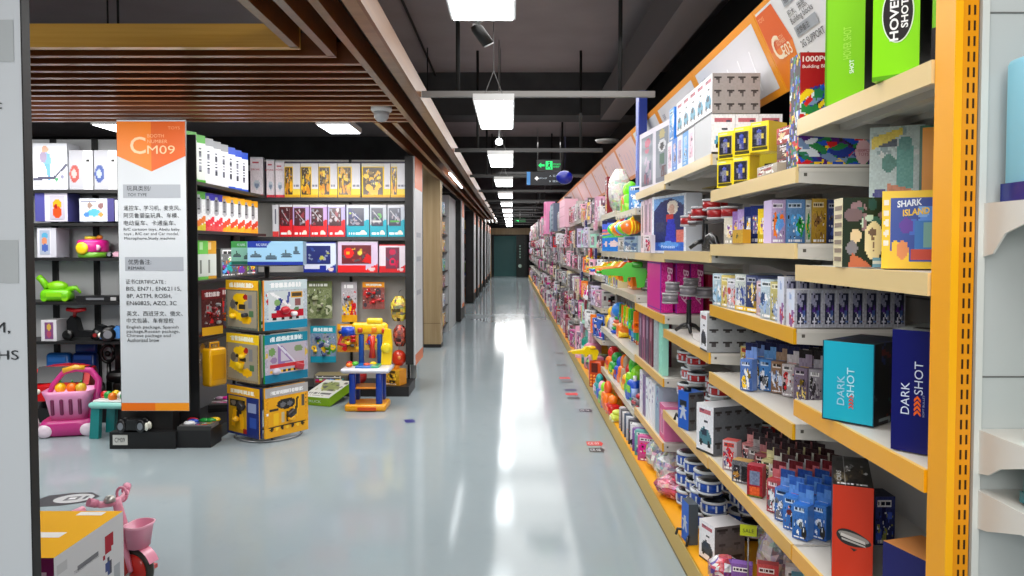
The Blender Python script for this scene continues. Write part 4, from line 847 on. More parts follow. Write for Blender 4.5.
# ------------------------------------------------------------------ third and fourth bay specials
def drum_mesh(mb, c, r, h, shell, rim=(.82, .84, .86), head=(.16, .17, .19)):
    x, y, z = c
    k = min(.012, h * .16); mb.lathe([(r * .97, 0), (r * 1.03, k * .25), (r * 1.03, k), (r * .97, k * 1.1)], c, 18, rim); mb.lathe([(r * .97, k), (r * .97, h - k)], c, 18, shell)
    mb.lathe([(r * .97, h - k * 1.1), (r * 1.04, h - k), (r * 1.04, h), (r * .93, h + .001)], c, 18, rim)
    return mb
def drum_set(name, r, h, shell, n, tray=(.12, .12, .14), emblem=(.85, .88, .92)):
    root = empty(name, None, 'toy drum kit')
    t = MB(); t.rbox((0, 0, .012), (r * 2.6, r * 1.1, .024), .01, tray); t.build('tray', 'plastic', root)
    for i in range(n):
        x = (i - (n - 1) / 2) * r * 1.8; y = (.012 if i % 2 else -.012)
        e = drum_mesh(MB(), (x, y, .025), r * (.95 if i % 2 else .85), h * (1 if i % 2 else .85), shell)
        for q in range(8):
            a = 2 * PI * q / 8; rr = r * (.955 if i % 2 else .855); e.cbox((x + rr * math.cos(a), y + rr * math.sin(a), .025 + h * .45), (.008, .008, h * .4), emblem)
        d = e.build('drum', 'plastic', root); hh = .025 + h * (1 if i % 2 else .85)
        MB().lathe([(.002, .002), (r * .80, .002), (r * .82, 0)], (x, y, hh), 18, (.15, .16, .18)).build('drum_head', 'plastic', d)
    return root
# blue drums piled on the base deck of the third bay
DZ = .1212
bl = drum_set('toy_drum_kit', .068, .074, (.10, .30, .68), 2)
GD = 'blue toy drum kits piled on the base deck'; k = 0
for i, (x, y, z, a) in enumerate(((.945, 3.60, DZ, 1.5), (.945, 3.92, DZ, 1.5), (1.13, 3.60, DZ, 1.5), (1.13, 3.93, DZ, 1.4), (.945, 3.61, DZ + .1005, 1.5), (.945, 3.93, DZ + .1005, 1.5), (1.13, 3.61, DZ + .1005, 1.35), (.94, 3.60, DZ + .201, 1.2), (.94, 3.92, DZ + .201, 1.4), (1.13, 3.93, DZ + .1005, 1.5), (1.13, 3.60, DZ + .201, 1.25), (1.13, 3.92, DZ + .201, 1.45))):
    lab = 'blue toy drum pair with dark heads, %s of its pile, %s' % (('bottom', 'middle', 'topmost')[int(round((z - DZ) / .1005))], ('nearest the aisle', 'second along the aisle', 'near pile at the back', 'far pile at the back')[int(x > 1.1) * 2 + int(y > 3.75)])
    if i == 0: put(bl, (x, y, z), a, lab, 'toy drum kit', GD)
    else: dup(bl, (x, y, z), a, lab, GD)
def stand_box(name, size, fc, side, loc, rz, label, figure=(.75, .78, .85), top=None):
    o = carton(name, size, fc, side, top); w, d, h = size; m = MB()
    m.prism([(-.10, -.2), (-.05, .0), (-.12, .02), (-.10, .06), (-.04, .06), (-.05, .14), (.04, .15), (.04, .06), (.11, .03), (.05, 0), (.09, -.2), (.04, -.18), (0, -.08), (-.05, -.2)], (0, -d/2 - .0015, h * .48), (w * 3.2, 0, 0), (0, 0, h * 1.1), (0, .001, 0), figure).build('figure_print', 'print', o)
    return put(o, loc, rz, label, 'toy box')
BB = (.06, .36, .78)
o = stand_box('drum_kit_box', (.10, .045, .19), BB, (.30, .33, .36), (.833, 3.52, DZ), AISLE + .1, 'blue drum kit box low on the base deck below the drum piles')
for s in (-1, 1): MB().tube([(s * .045, -.02, .04), (s * .070, -.035, .035), (s * .078, -.04, .006)], .007, 6, BLK).build('stand_leg', 'plastic', o)
o = stand_box('drum_kit_box', (.095, .09, .19), BB, cv_logos(14, 18, 2, 3, (.34, .35, .36)), (.91, 3.84, zsh(2, 3)), AISLE + .35, 'blue drum kit box on the low shelf beside the white car box', top=(.15, .4, .75))
MB().lathe([(.02, 0), (.02, .02), (.004, .022)], (0, -.02, .19), 10, BLK).build('stopper', 'plastic', o); MB().tube([(-.045, -.02, .03), (-.075, -.04, .06), (-.08, -.045, .03)], .008, 6, BLK).build('stand_leg', 'plastic', o)
m_ = MB().box((-.03, -.0465, .115), (.028, -.0452, .145), (.10, .13, .16)); m_.build('drum_print', 'print', o)
# red drum trays on the third bay's shelves
rd = drum_set('toy_drum_kit', .066, .06, (.72, .10, .12), 2, (.75, .75, .75)); GR = 'red toy drum kits on the third bay'
for i, (x, y, z, a, lab) in enumerate(((1.02, 3.70, zsh(2, 3), 1.2, 'red toy drum pair lowest of the pile behind the white car box'), (.99, 4.09, zsh(2, 3), 1.4, 'red toy drum pair, lowest of the pile near the blue box'), (.98, 4.09, zsh(2, 3) + .089, 1.5, 'red toy drum pair second in the pile near the blue box'), (.99, 4.08, zsh(2, 3) + .178, 1.35, 'red toy drum pair third in the pile near the blue box'), (.98, 4.09, zsh(2, 3) + .267, 1.5, 'topmost red toy drum pair on the pile near the blue box'), (1.22, 3.70, zsh(2, 3), 1.5, 'red toy drum pair at the back of the low shelf'), (1.02, 3.70, zsh(2, 3) + .089, 1.3, 'red toy drum pair second in the pile behind the white car box'), (1.02, 3.71, zsh(2, 3) + .178, 1.15, 'topmost red toy drum pair of the pile behind the white car box'))):
    if i == 0: put(rd, (x, y, z), a, lab, 'toy drum kit', GR)
    else: dup(rd, (x, y, z), a, lab, GR)
def tripod_kit(loc, label, hgt, red=True):
    root = empty('toy_drum_set', label, 'toy drum kit', loc); b = MB()
    for q in range(3):
        a = q * 2.1 + .4; MB().tube([(0, 0, .05), (.04 * math.cos(a), .04 * math.sin(a), .04), (.075 * math.cos(a), .075 * math.sin(a), .013)], [.012, .011, .009], 8, BLK).build('leg', 'plastic', root)
    MB().lathe([(.018, .03), (.014, .06), (.012, hgt - .10), (.016, hgt - .09)], n=12, col=BLK).build('pole', 'plastic', root)
    sh = (.65, .10, .12) if red else (.50, .48, .50)
    P_ = ((-.10, .0, -.01, .042), (-.01, -.02, .03, .045), (.085, .01, .02, .045), (.03, .085, .065, .04), (-.07, .085, .045, .038), (.16, .04, .0, .04)) if not red else ((-.27, 0, -.02, .040), (-.16, .01, -.005, .044), (-.05, -.01, .015, .044), (.06, .01, .045, .044), (.17, -.005, .0, .044), (.265, .02, .0, .038), (.0, .075, .06, .036))
    if red: MB().box((-.27, -.008, hgt - .115), (.27, .008, hgt - .10), BLK).build('drum_rail', 'plastic', root)
    for q, (x, y, z, r) in enumerate(P_):
        d = drum_mesh(MB(), (x, y, hgt - .10 + z), r, .055, sh, (.70, .70, .72) if red else (.60, .59, .60), (.16, .17, .19)).build('drum', 'plastic', root); MB().lathe([(.002, .002), (r * .85, .002), (r * .88, 0)], (x, y, hgt - .045 + z), 16, (.16, .16, .18) if red else (.22, .22, .24)).build('drum_head', 'plastic', d)
    if red: MB().lathe([(.003, .012), (.06, 0), (.061, -.002), (.003, .008)], (-.02, .05, hgt + .06), 16, (.7, .62, .35)).build('cymbal', 'metal', root); MB().cyl((-.02, .05, hgt - .08), (-.02, .05, hgt + .07), .004, n=6, col=GRY).build('cymbal_rod', 'metal', root)
    return root
tripod_kit((.935, 3.68, zsh(2, 1)), 'red toy drum set with white rims on black stand at eye level, third bay', .245).rotation_euler = (0, 0, -PI / 2 + .08)
tripod_kit((.94, 4.03, zsh(2, 2)), 'silver topped toy drum set on black tripod legs, third bay', .27, False)
o = carton('storage_carton', (.30, .14, .028), (.85, .84, .84), (.82, .81, .82), (.88, .87, .87)); put(o, (.98, 3.66, zsh(2, 2)), AISLE, 'flat white carton lying beside the black tripod', 'carton')
for i, (x, y, z, a) in enumerate(((1.12, 3.60, zsh(2, 1), 0), (1.20, 3.60, zsh(2, 1), 0), (1.045, 3.62, zsh(2, 1), 0))):
    c = ((.10, .13, .13), (.45, .55, .55), (.14, .18, .16))[i]; o = carton('game_box', (.065, .08, .15 - .01 * i), cv_art(10, 16, c, 340 + i, [dark(c), lite(c)], lite(c, .8)), dark(c), dark(c)); put(o, (x, y, z), a, '%s game box behind the red drum set at eye level, third bay' % ('black', 'grey green', 'dark green')[i], 'toy box')
MB_ = MB(); MB_.tube([(-.08, 0, .006), (-.05, 0, .05), (0, 0, .06), (.05, 0, .045), (.08, 0, .006)], .012, 8, BLK); o = MB_.build('toy_headband', 'plastic'); put(o, (.885, 3.38, zsh(2, 1) + .012), AISLE + .1, 'black curved toy handle lying on the eye level shelf below the red drums', 'toy')
# magenta beauty boxes
Z = zsh(3, 2) + .002
mg = (.80, .10, .55)
def beauty(w, d, h, seed):
    c = Cv(20, 40, (.78, .10, .52)); r = random.Random(seed); c.noise(.10, seed); c.poly([(.55, .0), (1, 0), (1, .25), (.6, .3)], (.65, .08, .42)); c.rect(0, .0, .06, 1, (.55, .12, .6))
    o = carton('beauty_set_box', (w, d, h), c, mg, (.85, .3, .7)); tag(o, None, 'toy box')
    txt('Beauty', o, (-w * .10, -d/2 - .001, h * .88), (0,0,-1), (1,0,0), (.97, .80, .90), w=h * .70, h=w * .55, shear=.2, bold=.015)
    MB().box((-w/2 - .001, -d/2 + .02, .012), (-w/2, d/2 - .02, .018), (.40, .1, .6)).box((-w/2 - .001, -d/2, .0), (-w/2, -d/2 + .015, h), (.52, .10, .62)).box((-w/2 - .001, -d/2 + .015, h - .02), (-w/2, d/2, h - .013), (.40, .1, .6)).build('purple_edge', 'print', o)
    return o
o = beauty(.072, .44, .305, 1); put(o, (.870 + .036, 4.66, Z), 0, 'tall magenta beauty set box, nearest the aisle of three on the fourth bay', 'toy box')
for i in range(2): o = beauty(.075, .30, .29, 2 + i); put(o, (.99 + i * .082, 4.55, Z), 0, 'tall magenta beauty set box, %s from the aisle on the fourth bay' % ordn(i + 2), 'toy box')
o = carton('beauty_set_box', (.09, .16, .225), (.55, .05, .16), (.5, .05, .14), (.6, .1, .2)); put(o, (1.17, 4.42, Z), 0, 'dark red box beside the magenta beauty sets', 'toy box'); MB().box((-.02, -.0815, .10), (.02, -.0802, .12), (.75, .35, .4)).build('label_panel', 'print', o)
# doll castle box
c_, a_, w_ = edge((.872, 4.74, zsh(3, 1)), (.985, 4.31, zsh(3, 1)), .10)
cv = Cv(34, 48, (.90, .92, .95)); cv.rect(.07, .05, .95, .95, (.08, .15, .40)); cv.poly([(.07, .25), (.3, .1), (.6, .06), (.95, .2), (.95, .05), (.07, .05)], (.45, .65, .88)); cv.ell(.62, .22, .16, .12, (.92, .88, .82)); cv.ell(.60, .25, .09, .08, (.85, .68, .6)); cv.rect(.44, .34, .66, .46, (.75, .15, .15)); cv.poly([(.40, .88), (.47, .42), (.68, .42), (.74, .88)], (.13, .18, .72)); cv.rect(.12, .45, .38, .62, (.18, .22, .38)); cv.rect(.75, .60, .95, .85, (.85, .45, .4)); cv.rect(.07, .82, .95, .95, (.14, .40, .80)); cv.ell(.5, .86, .3, .06, (.35, .6, .9)); cv.noise(.05, 6)
o = carton('doll_box', (w_, .10, .345), cv, (.88, .90, .94), WHT); put(o, c_, a_, 'tall white edged doll box with a blue gowned doll, fourth bay', 'toy box'); txt('Princess', o, (-w_ * .2, -.0512, .030), (1,0,0), (0,0,1), (.9, .95, 1), w=w_ * .4, h=.018)
for i, (y, c) in enumerate(((4.86, (.90, .78, .84)), (5.0, (.82, .70, .78)), (5.14, (.93, .85, .86)))):
    cv = Cv(10, 34, c); cv.rect(.3, .08, .75, .62, dark(c, .55)); cv.rect(.2, .68, .8, .9, dark(c, .7)); cv.noise(.05, i); o = carton('doll_box', (.11, .12, .345), cv, lite(c, .8), lite(c)); put(o, (.94, y, zsh(3, 1)), AISLE, 'tall slim %s doll box, %s beyond the blue gowned doll' % (('rose', 'mauve', 'pale pink')[i], ordn(i + 1)), 'toy box')
pk = carton('doll_box', (.085, .03, .11), cv_art(14, 18, (.93, .88, .90), 371, [(.8, .15, .35), (.5, .1, .2), (.9, .7, .6)], (.95, .9, .92)), (.9, .86, .88), WHT); put(pk, (.842, 4.66, zsh(3, 1)), AISLE + .35, 'small white and crimson figure box leaning before the doll boxes', 'toy box')
# twin window doll box on the fourth bay's top shelf
c_, a_, w_ = edge((.872, 5.22, zsh(3, 0)), (.945, 4.50, zsh(3, 0)), .11)
o = carton('doll_box', (w_, .11, .39), (.90, .88, .92), (.86, .83, .88), WHT); put(o, c_, a_, 'big white doll box with two long grey windows, top shelf of the fourth bay', 'toy box')
for i, (x0, x1) in enumerate(((.09, .45), (.55, .91))):
    p = Cv(16, 34, (.52, .55, .60)); p.rect(0, .92, 1, 1, (.4, .42, .48)); 
    if i == 0: p.ell(.55, .15, .26, .09, (.75, .15, .35)); p.ell(.5, .30, .2, .05, (.8, .4, .5)); p.blobs(random.Random(2), 14, (.35, .45, .85, .95), [(.55, .25, .35), (.25, .2, .35), (.7, .6, .7), (.2, .25, .4)], .07, .12)
    else: p.ell(.5, .10, .22, .09, (.78, .72, .5)); p.ell(.5, .32, .3, .12, (.88, .88, .9)); p.ell(.5, .33, .16, .07, (.12, .12, .14)); p.rect(.3, .48, .7, .68, (.10, .35, .25)); p.rect(.45, .7, .8, .9, (.35, .12, .15)); p.blobs(random.Random(5), 5, (.3, .7, .8, .95), [(.4, .4, .45)], .06, .1)
    window_part(o, (w_, .11, .39), (x0, .09, x1, .92), p)
bt = carton('boxed_toy', (.14, .06, .88), Cv(12, 40, (.05, .20, .62)).noise(.05, 2), (.06, .17, .50), (.1, .3, .7)); put(bt, (.968, 5.72, zsh(4, 0)), AISLE, 'tall royal blue carton rising above the doll box', 'toy box')
m_ = MB().box((-.05, -.032, .30), (.0, -.0303, .56), (.45, .55, .85)).box((.02, -.032, .5), (.05, -.0303, .8), (.10, .3, .75)); m_.build('label_panel', 'print', bt)
# slim boxes on the fourth bay's lower shelves
Z = zsh(3, 3)
for i, (y, w, h, c, nm) in enumerate(((4.44, .11, .335, (.55, .85, .76), 'mint green'), (4.60, .12, .33, (.66, .70, .72), 'grey'), (4.76, .11, .31, (.48, .18, .28), 'maroon'), (4.89, .11, .31, (.35, .22, .36), 'dark purple'), (5.02, .11, .30, (.56, .28, .42), 'plum'), (5.15, .11, .30, (.42, .25, .40), 'violet'))):
    cv = Cv(6, 26, c).noise(.04, i)
    if i > 1: cv.rect(.3, .1, .7, .5, lite(c, .6)); cv.rect(.35, .55, .6, .95, dark(c, .6))
    dp = .035 if i == 0 else .05 if i == 1 else .12; o = carton('slim_toy_box', (w, dp, h), cv, lite(c, .85) if i < 2 else dark(c, .8), lite(c, .6)); put(o, (.872 + dp / 2, y, Z), AISLE, 'tall slim %s box, %s from the near end, on the fourth bay' % (nm, ordn(i + 1)), 'toy box', 'tall slim boxes on the fourth bay')
Z = zsh(3, 4)
for i, (y, w, h, c, nm) in enumerate(((4.40, .15, .20, (.85, .25, .52), 'pink'), (4.56, .10, .28, (.55, .66, .75), 'grey blue'), (4.68, .085, .27, (.90, .90, .93), 'white'), (4.79, .085, .28, (.93, .92, .95), 'white purple-dotted'), (4.90, .085, .27, (.88, .90, .93), 'white grey'), (5.01, .085, .27, (.45, .35, .55), 'purple'), (5.13, .09, .28, (.90, .88, .92), 'white lilac'))):
    cv = Cv(10, 26, c); r = random.Random(i + 5)
    for q in range(6): cv.ell(r.uniform(.2, .8), r.uniform(.08, .5), .1, .04, r.choice([(.45, .25, .55), (.25, .35, .6), (.7, .5, .7)]))
    if i == 0: cv.rect(.2, .15, .8, .85, (.92, .62, .75)); cv.rect(.3, .3, .45, .8, (.7, .2, .45)); cv.rect(.55, .25, .7, .8, (.75, .25, .5))
    o = carton('slim_toy_box', (w, .12, h), cv, lite(c, .7), lite(c, .5)); put(o, (.935, y, Z), AISLE, 'tall %s box, %s from the near end, lower shelf of the fourth bay' % (nm, ordn(i + 1)), 'toy box', 'tall boxes on the lower shelf of the fourth bay')
def bag(name, c, sz, seed, label, loc, rz=0, cat='bagged toy', header=None, n=7):
    """lumpy polybag of goods, closed with a pinched header"""
    r = random.Random(seed); mb = MB(); w, d, h = sz; N = 18; rings = []
    for j in range(9):
        t = j / 8; z = h * t; k = math.sin(PI * min(.1 + t * .8, 1)) ** .45 * (1 if t < .75 else 1 - (t - .75) * 1.2)
        rings.append([(w/2 * k * (1 + r.uniform(-.1, .1)) * math.copysign(abs(math.cos(a)) ** .7, math.cos(a)), d/2 * k * (1 + r.uniform(-.12, .12)) * math.copysign(abs(math.sin(a)) ** .7, math.sin(a)), z + (r.uniform(-.01, .01) if 0 < j < 8 else 0)) for a in [2*PI*q/N for q in range(N)]])
    cols = []
    mb.loft(rings, [lite(r.choice(c), r.uniform(.6, 1)) for _ in range(9)], smooth=True)
    for q in range(len(mb.c)): mb.c[q] = tuple(np.clip(np.array(r.choice(c)) * r.uniform(.8, 1.15), 0, 1)) if r.random() < .65 else mb.c[q]
    o = mb.build(name, 'film'); put(o, loc, rz, label, cat)
    if header: MB().box((-w * .4, -.004, h - .01), (w * .4, .004, h + .05), header, front=lite(header, .9)).build('header_card', 'print', o)
    return o
CL = [(.82, .80, .82), (.70, .68, .72), (.90, .90, .92), (.85, .70, .75), (.6, .58, .62)]
PKc = [(.75, .15, .32), (.85, .30, .45), (.90, .55, .65), (.65, .10, .25)]
bag('bagged_toy', PKc, (.22, .20, .12), 1, 'crinkled crimson pink bag of toys lying on the base deck', (.91, 4.17, DZ), .6)
bag('bagged_toy', CL, (.20, .20, .185), 2, 'clear bag of white toys standing behind the crimson bag on the base deck', (.94, 4.42, DZ), .2)
bag('bagged_toy', CL, (.22, .22, .19), 3, 'second clear bag of white toys further along the base deck', (.95, 4.68, DZ), .5)
bag('bagged_toy', CL + [(.62, .62, .66)], (.22, .17, .24), 4, 'large clear bag at the near end of the base deck beneath the carded cars', (1.12, 3.07, DZ), .3)
bag('bagged_toy', CL + [(.5, .55, .6)], (.22, .22, .24), 5, 'large clear bag beside the blue drum kit box', (1.20, 3.33, DZ), 1.3)
for i, (y, c, nm, h) in enumerate(((4.86, (.85, .30, .60), 'pink', .25), (4.98, (.35, .68, .66), 'teal', .26), (5.08, (.45, .25, .6), 'purple', .24), (5.17, (.9, .9, .92), 'white', .25), (5.26, (.22, .2, .24), 'black', .27), (5.36, (.8, .8, .84), 'pale grey', .26), (5.45, (.2, .25, .35), 'slate', .27), (5.54, (.85, .82, .82), 'cream', .25), (5.63, (.3, .28, .3), 'dark grey', .26), (5.72, (.75, .7, .72), 'dusty pink', .25))):
    h = h * .64; o = carton('craft_set_box', (.17, .05, h), cv_art(14, 20, c, 400 + i), lite(c), lite(c, .8)); put(o, (.90, y, DZ), AISLE + 1.05, '%s flat craft set standing on the base deck, %s from the crimson bag' % (nm, ordn(i + 1)), 'toy box', 'flat craft sets on the base deck')
# near end of the base deck: car box, packs and cards
o = carton('toy_car_box', (.125, .15, .172), cv_car(18, 22, (.22, .24, .27), 9), cv_logos(14, 16, 2, 3, (.40, .38, .38)), (.86, .85, .86)); put(o, (.925, 3.31, DZ), AISLE + .3, 'white toy car box at the near end of the base deck', 'toy box')
def deck_pack(px, py, w, h, c, seed, label, rz=-.3, d=.05):
    p = on_z(px, py, DZ); o = carton('carded_toy', (w, d, h), cv_art(14, 18, c, seed), lite(c, .7), lite(c, .8)); put(o, (max(p.x, .86 + w / 2), p.y, DZ), rz, label, 'toy pack'); return o
for i, (x, y, w, h, c, nm) in enumerate(((.89, 2.63, .10, .16, (.42, .22, .62), 'violet'), (.98, 2.60, .10, .17, (.80, .20, .22), 'red'), (1.06, 2.50, .12, .20, (.86, .85, .87), 'white and red'), (1.12, 2.62, .07, .28, (.70, .12, .16), 'crimson'), (1.17, 2.50, .09, .30, (.25, .48, .62), 'steel blue'), (1.25, 2.52, .08, .31, (.10, .45, .72), 'bright blue'), (1.03, 2.38, .10, .22, (.3, .65, .8), 'sky blue'), (1.13, 2.36, .10, .24, (.45, .32, .6), 'purple'), (1.23, 2.36, .10, .27, (.12, .14, .3), 'navy'), (.92, 2.40, .10, .15, (.8, .3, .35), 'coral'))):
    w *= .78; o = carton('carded_toy', (w, .04, h), cv_art(14, 20, c, 420 + i), lite(c, .7), lite(c, .8)); put(o, (x, y + .27, DZ), -.35, '%s carded toy on the base deck beneath the carded cars, %s counted inward' % (nm, ordn(i + 1)), 'toy pack', 'carded toys on the near base deck')
bag('bagged_toy', [(.35, .2, .6), (.8, .15, .25), (.9, .9, .92), (.5, .25, .6)], (.13, .12, .10), 8, 'purple and red bag at the near front of the base deck', (.88, 3.10, DZ), 0)
o = carton('price_card', (.06, .004, .042), (.72, .78, .12), (.6, .65, .1)); put(o, (.888, 2.82, .415), -.3, 'lime green price card clipped above the bagged toys', 'card'); txt('SALE', o, (-.02, -.003, .013), (1,0,0), (0,0,1), (.2, .3, .1), w=.04, h=.014)
MB().cyl((0, .004, 0), (0, .004, -.25), .003, n=6, col=GRY).build('clip_rod', 'metal', o)
# ------------------------------------------------------------------ fifth bay onwards
def fish(name, c, c2, L=.16):
    mb = MB(); mb.ell((0, 0, 0), (L * .42, L * .20, L * .27), c, 16, 10)
    mb.prism([(.36, 0), (.56, .20), (.52, 0), (.56, -.20)], (0, -.008, 0), (L, 0, 0), (0, 0, L), (0, .016, 0), c2); mb.prism([(-.12, .22), (.05, .40), (.16, .20)], (0, -.006, 0), (L, 0, 0), (0, 0, L), (0, .012, 0), c2)
    o = mb.build(name, 'plastic')
    e = MB()
    for s in (-1, 1): e.ell((-L * .25, s * L * .145, L * .07), (L * .05, L * .03, L * .05), WHT, 8, 6)
    e.build('eye', 'plastic', o)
    st = MB()
    for q in range(3): st.lathe([(L * (.272 - .02 * q * q), -.006), (L * (.28 - .02 * q * q), .0), (L * (.272 - .02 * q * q), .006)], (L * (-.08 + .13 * q), 0, 0), 14, c2, 'x')
    st.build('stripe', 'plastic', o); return o
def water_gun(name, c, c2, L=.22):
    pr = [(-.5, .02), (-.5, .12), (-.1, .16), (.0, .26), (.12, .26), (.14, .16), (.36, .15), (.40, .08), (.34, -.22), (.20, -.24), (.17, -.02), (.02, -.03), (.0, -.12), (-.06, -.12), (-.08, -.01)]
    o = MB().prism(pr, (0, -.018, 0), (L, 0, 0), (0, 0, L), (0, .036, 0), c).build(name, 'plastic')
    MB().cyl((-L * .5, 0, L * .07), (-L * .6, 0, L * .07), L * .03, n=10, col=c2).build('nozzle', 'plastic', o)
    MB().rbox((L * .2, 0, L * .22), (L * .22, .05, L * .12), .012, c2).build('tank', 'plastic', o)
    MB().prism([(.02, -.04), (.08, -.04), (.06, -.12), (.03, -.1)], (0, -.006, 0), (L, 0, 0), (0, 0, L), (0, .012, 0), dark(c2)).build('trigger', 'plastic', o)
    return o
def carded(name, w, h, c, toy, seed, d=.03):
    cv = cv_art(12, 18, c, seed, [toy, lite(toy)], WHT); mb = MB(); mb.box((-w/2, 0, 0), (w/2, .004, h), lite(c, .7), front=None); mb.canvas((-w/2, 0, 0), (w, 0, 0), (0, 0, h), cv.a); o = mb.build(name)
    MB().rbox((0, -d * .5, h * .40), (w * .8, d, h * .55), .014, toy).build('blister_toy', 'plastic', o); return o
def bottle(name, r, h, c, cap):
    o = MB().lathe([(r * .9, 0), (r, .01), (r, h * .72), (r * .5, h * .82)], n=16, col=c).build(name, 'plastic'); MB().lathe([(r * .5, h * .80), (r * .55, h * .82), (r * .55, h), (.003, h + .002)], n=12, col=cap).build('cap', 'plastic', o)
    MB().lathe([(r * 1.01, h * .2), (r * 1.01, h * .55)], n=16, col=lite(c, .4)).build('label_band', 'print', o); return o
def lump(name, cols, sz, seed):
    """rounded hard toy: body, head, base and a knob"""
    r = random.Random(seed); w, d, h = sz; c = r.choice(cols)
    o = MB().rbox((0, 0, h * .3), (w, d, h * .6), min(w, d, h) * .25, c).build(name, 'plastic')
    MB().ell((r.uniform(-.1, .1) * w, 0, h * .75), (w * .36, d * .4, h * .27), r.choice(cols), 12, 8).build('head', 'plastic', o)
    for s in (-1, 1): MB().cyl((s * w * .34, -d * .48, h * .155), (s * w * .34, d * .48, h * .155), h * .15, n=12, col=r.choice(cols)).build('wheel', 'plastic', o)
    MB().cbox((0, -d * .48, h * .34), (w * .5, .012, h * .2), r.choice(cols)).build('panel', 'plastic', o)
    return o
def ylist(k, n): return [YBAY[k] + (YBAY[k+1] - YBAY[k]) * (i + .5) / n for i in range(n)]
SHN = ['top', 'second', 'third', 'fourth', 'fifth', 'sixth']
def lab_at(desc, i, n, lv, k):
    return '%s, %s of %s on %s shelf down, %s' % (desc, ordn(i + 1), {1: 'one', 2: 'two', 3: 'three', 4: 'four', 5: 'five', 6: 'six', 7: 'seven'}[n], SHN[lv].replace('top', 'first'), BAYN[k])
# --- hand picked things, fifth and sixth bay
def at(px, lv, k, x): return (x, x * F / (px - 512), SHZ[k][lv] + .0032)
o = carton('boxed_toy', (.20, .14, .17), cv_art(12, 12, (.28, .56, .90), 501, [WHT, (.5, .75, .95)]), (.15, .35, .75), (.6, .8, .95)); put(o, (.965, 5.52, SHZ[4][0] + .0032), AISLE + .5, 'light blue boxed toy on the top shelf of the fifth bay', 'toy box')
bag('bagged_toy', [(.86, .86, .80), (.90, .88, .86), (.80, .85, .78)], (.34, .20, .36), 21, 'large pale plastic bag on the top shelf of the sixth bay', (.93, 6.56, SHZ[5][0] + .0032), 1.4)
for i, (y, c) in enumerate(((6.15, LIM), (6.01, (.45, .9, .1)))):
    o = lump('frog_toy', [c, (.6, .9, .2), (.9, .5, .2)], (.10, .12, .24), 510 + i); put(o, (.94, y, SHZ[4][0] + .0032), AISLE, 'bright green standing toy on the top shelf, %s from the pale bag' % ordn(i + 1), 'toy')
o = carton('boxed_toy', (.14, .12, .34), cv_art(8, 20, (.55, .12, .18), 515, [WHT, RED, YEL]), (.5, .1, .15), RED); put(o, (.93, 7.05, SHZ[5][0] + .0032), AISLE, 'tall red boxed toy on the top shelf of the sixth bay', 'toy box')
FC = [(ORG, YEL), (LIM, (.2, .7, .5)), (SKY, BLU), (ORG, RED), (YEL, ORG), ((.3, .85, .3), YEL)]
for i, (c, c2) in enumerate(FC):
    o = fish('fish_toy', c, c2, .20); x, y = .84 + .12 * (i % 2), 5.42 + .145 * i
    put(o, (.85, y, 1.642), .35 * (-1) ** i, '%s plastic fish hanging under top shelf, %s from near end of fifth bay' % (('orange', 'lime', 'sky blue', 'orange and red', 'yellow', 'green')[i], ordn(i + 1)), 'toy fish', 'hanging plastic fish')
    MB().cyl((0, 0, .04), (0, 0, SHZ[4][0] - .03 - o.location.z), .003, n=6, col=GRY).build('hanging_hook', 'metal', o)
for i in range(2):
    c = Cv(14, 28, (.10, .45, .80)); c.rect(0, 0, 1, .10, (.08, .10, .3)); c.rect(0, .10, 1, .24, (.30, .40, .85)); c.rect(0, .28, 1, .36, (.85, .35, .45)); c.rect(0, .38, 1, .46, (.92, .60, .40)); c.rect(0, .49, 1, .56, (.35, .75, .35)); c.ell(.3, .76, .2, .1, (.85, .75, .75)); c.noise(.03, i)
    o = carton('boxed_toy', (.24, .16, .275), c, (.10, .36, .66) if i else (.55, .66, .70), (.1, .1, .25)); put(o, (.965, 6.56 + .36 * i, SHZ[5][1] + .0032), AISLE + .75, 'tall blue box with rainbow bands, %s from the near end of the sixth bay' % ordn(i + 1), 'toy box')
o = carton('boxed_toy', (.42, .16, .118), cv_art(24, 10, (.62, .75, .85), 520, [WHT, (.25, .4, .6), GRY], (.25, .4, .7)), (.8, .85, .9), WHT); put(o, (.955, 5.62, SHZ[4][1] + .0032), AISLE + .1, 'wide white and blue boxed toy on the eye level shelf of the fifth bay', 'toy box')
o = carton('boxed_toy', (.28, .16, .115), cv_art(20, 10, (.80, .78, .76), 521, [(.5, .5, .45), WHT]), (.8, .8, .8), WHT); put(o, (.955, 6.06, SHZ[4][1] + .0032), AISLE + .1, 'wide grey and white boxed toy beside the blue one on the fifth bay', 'toy box')
for i, (y, z, c, c2, s) in enumerate(((5.42, 1.295, (.25, .72, .10), (.2, .6, .1), .36), (5.62, 1.295, ORG, RED, .37), (5.82, 1.295, (.98, .60, .10), BLU, .36), (6.03, 1.30, (.95, .85, .2), LIM, .33), (6.44, 1.29, LIM, TEA, .28), (6.79, 1.29, YEL, ORG, .28))):
    o = water_gun('water_gun', c, c2, s); put(o, (.82, y, z), (.35 if i % 2 else -.15), '%s water gun hanging below eye level, %s from the near end of the fifth bay' % (('green', 'orange', 'amber', 'yellow', 'lime', 'golden')[i], ordn(i + 1)), 'water gun', 'hanging water guns')
    MB().cyl((0, 0, s * .25), (0, 0, max(SHZ[4 + int(i > 3)][1] - .033 - z, s * .27)), .003, n=6, col=GRY).build('hanging_hook', 'metal', o)
for i, y in enumerate((5.40, 5.62, 5.86)):
    o = drum_set('toy_drum_kit', .065, .07, (.50, .50, .52), 2, (.30, .30, .30)); put(o, (1.06, y, SHZ[4][2] + .0032), AISLE + .3, 'silver grey toy drum pair on the fifth bay, %s from its near end' % ordn(i + 1), 'toy drum kit', 'silver toy drum kits')
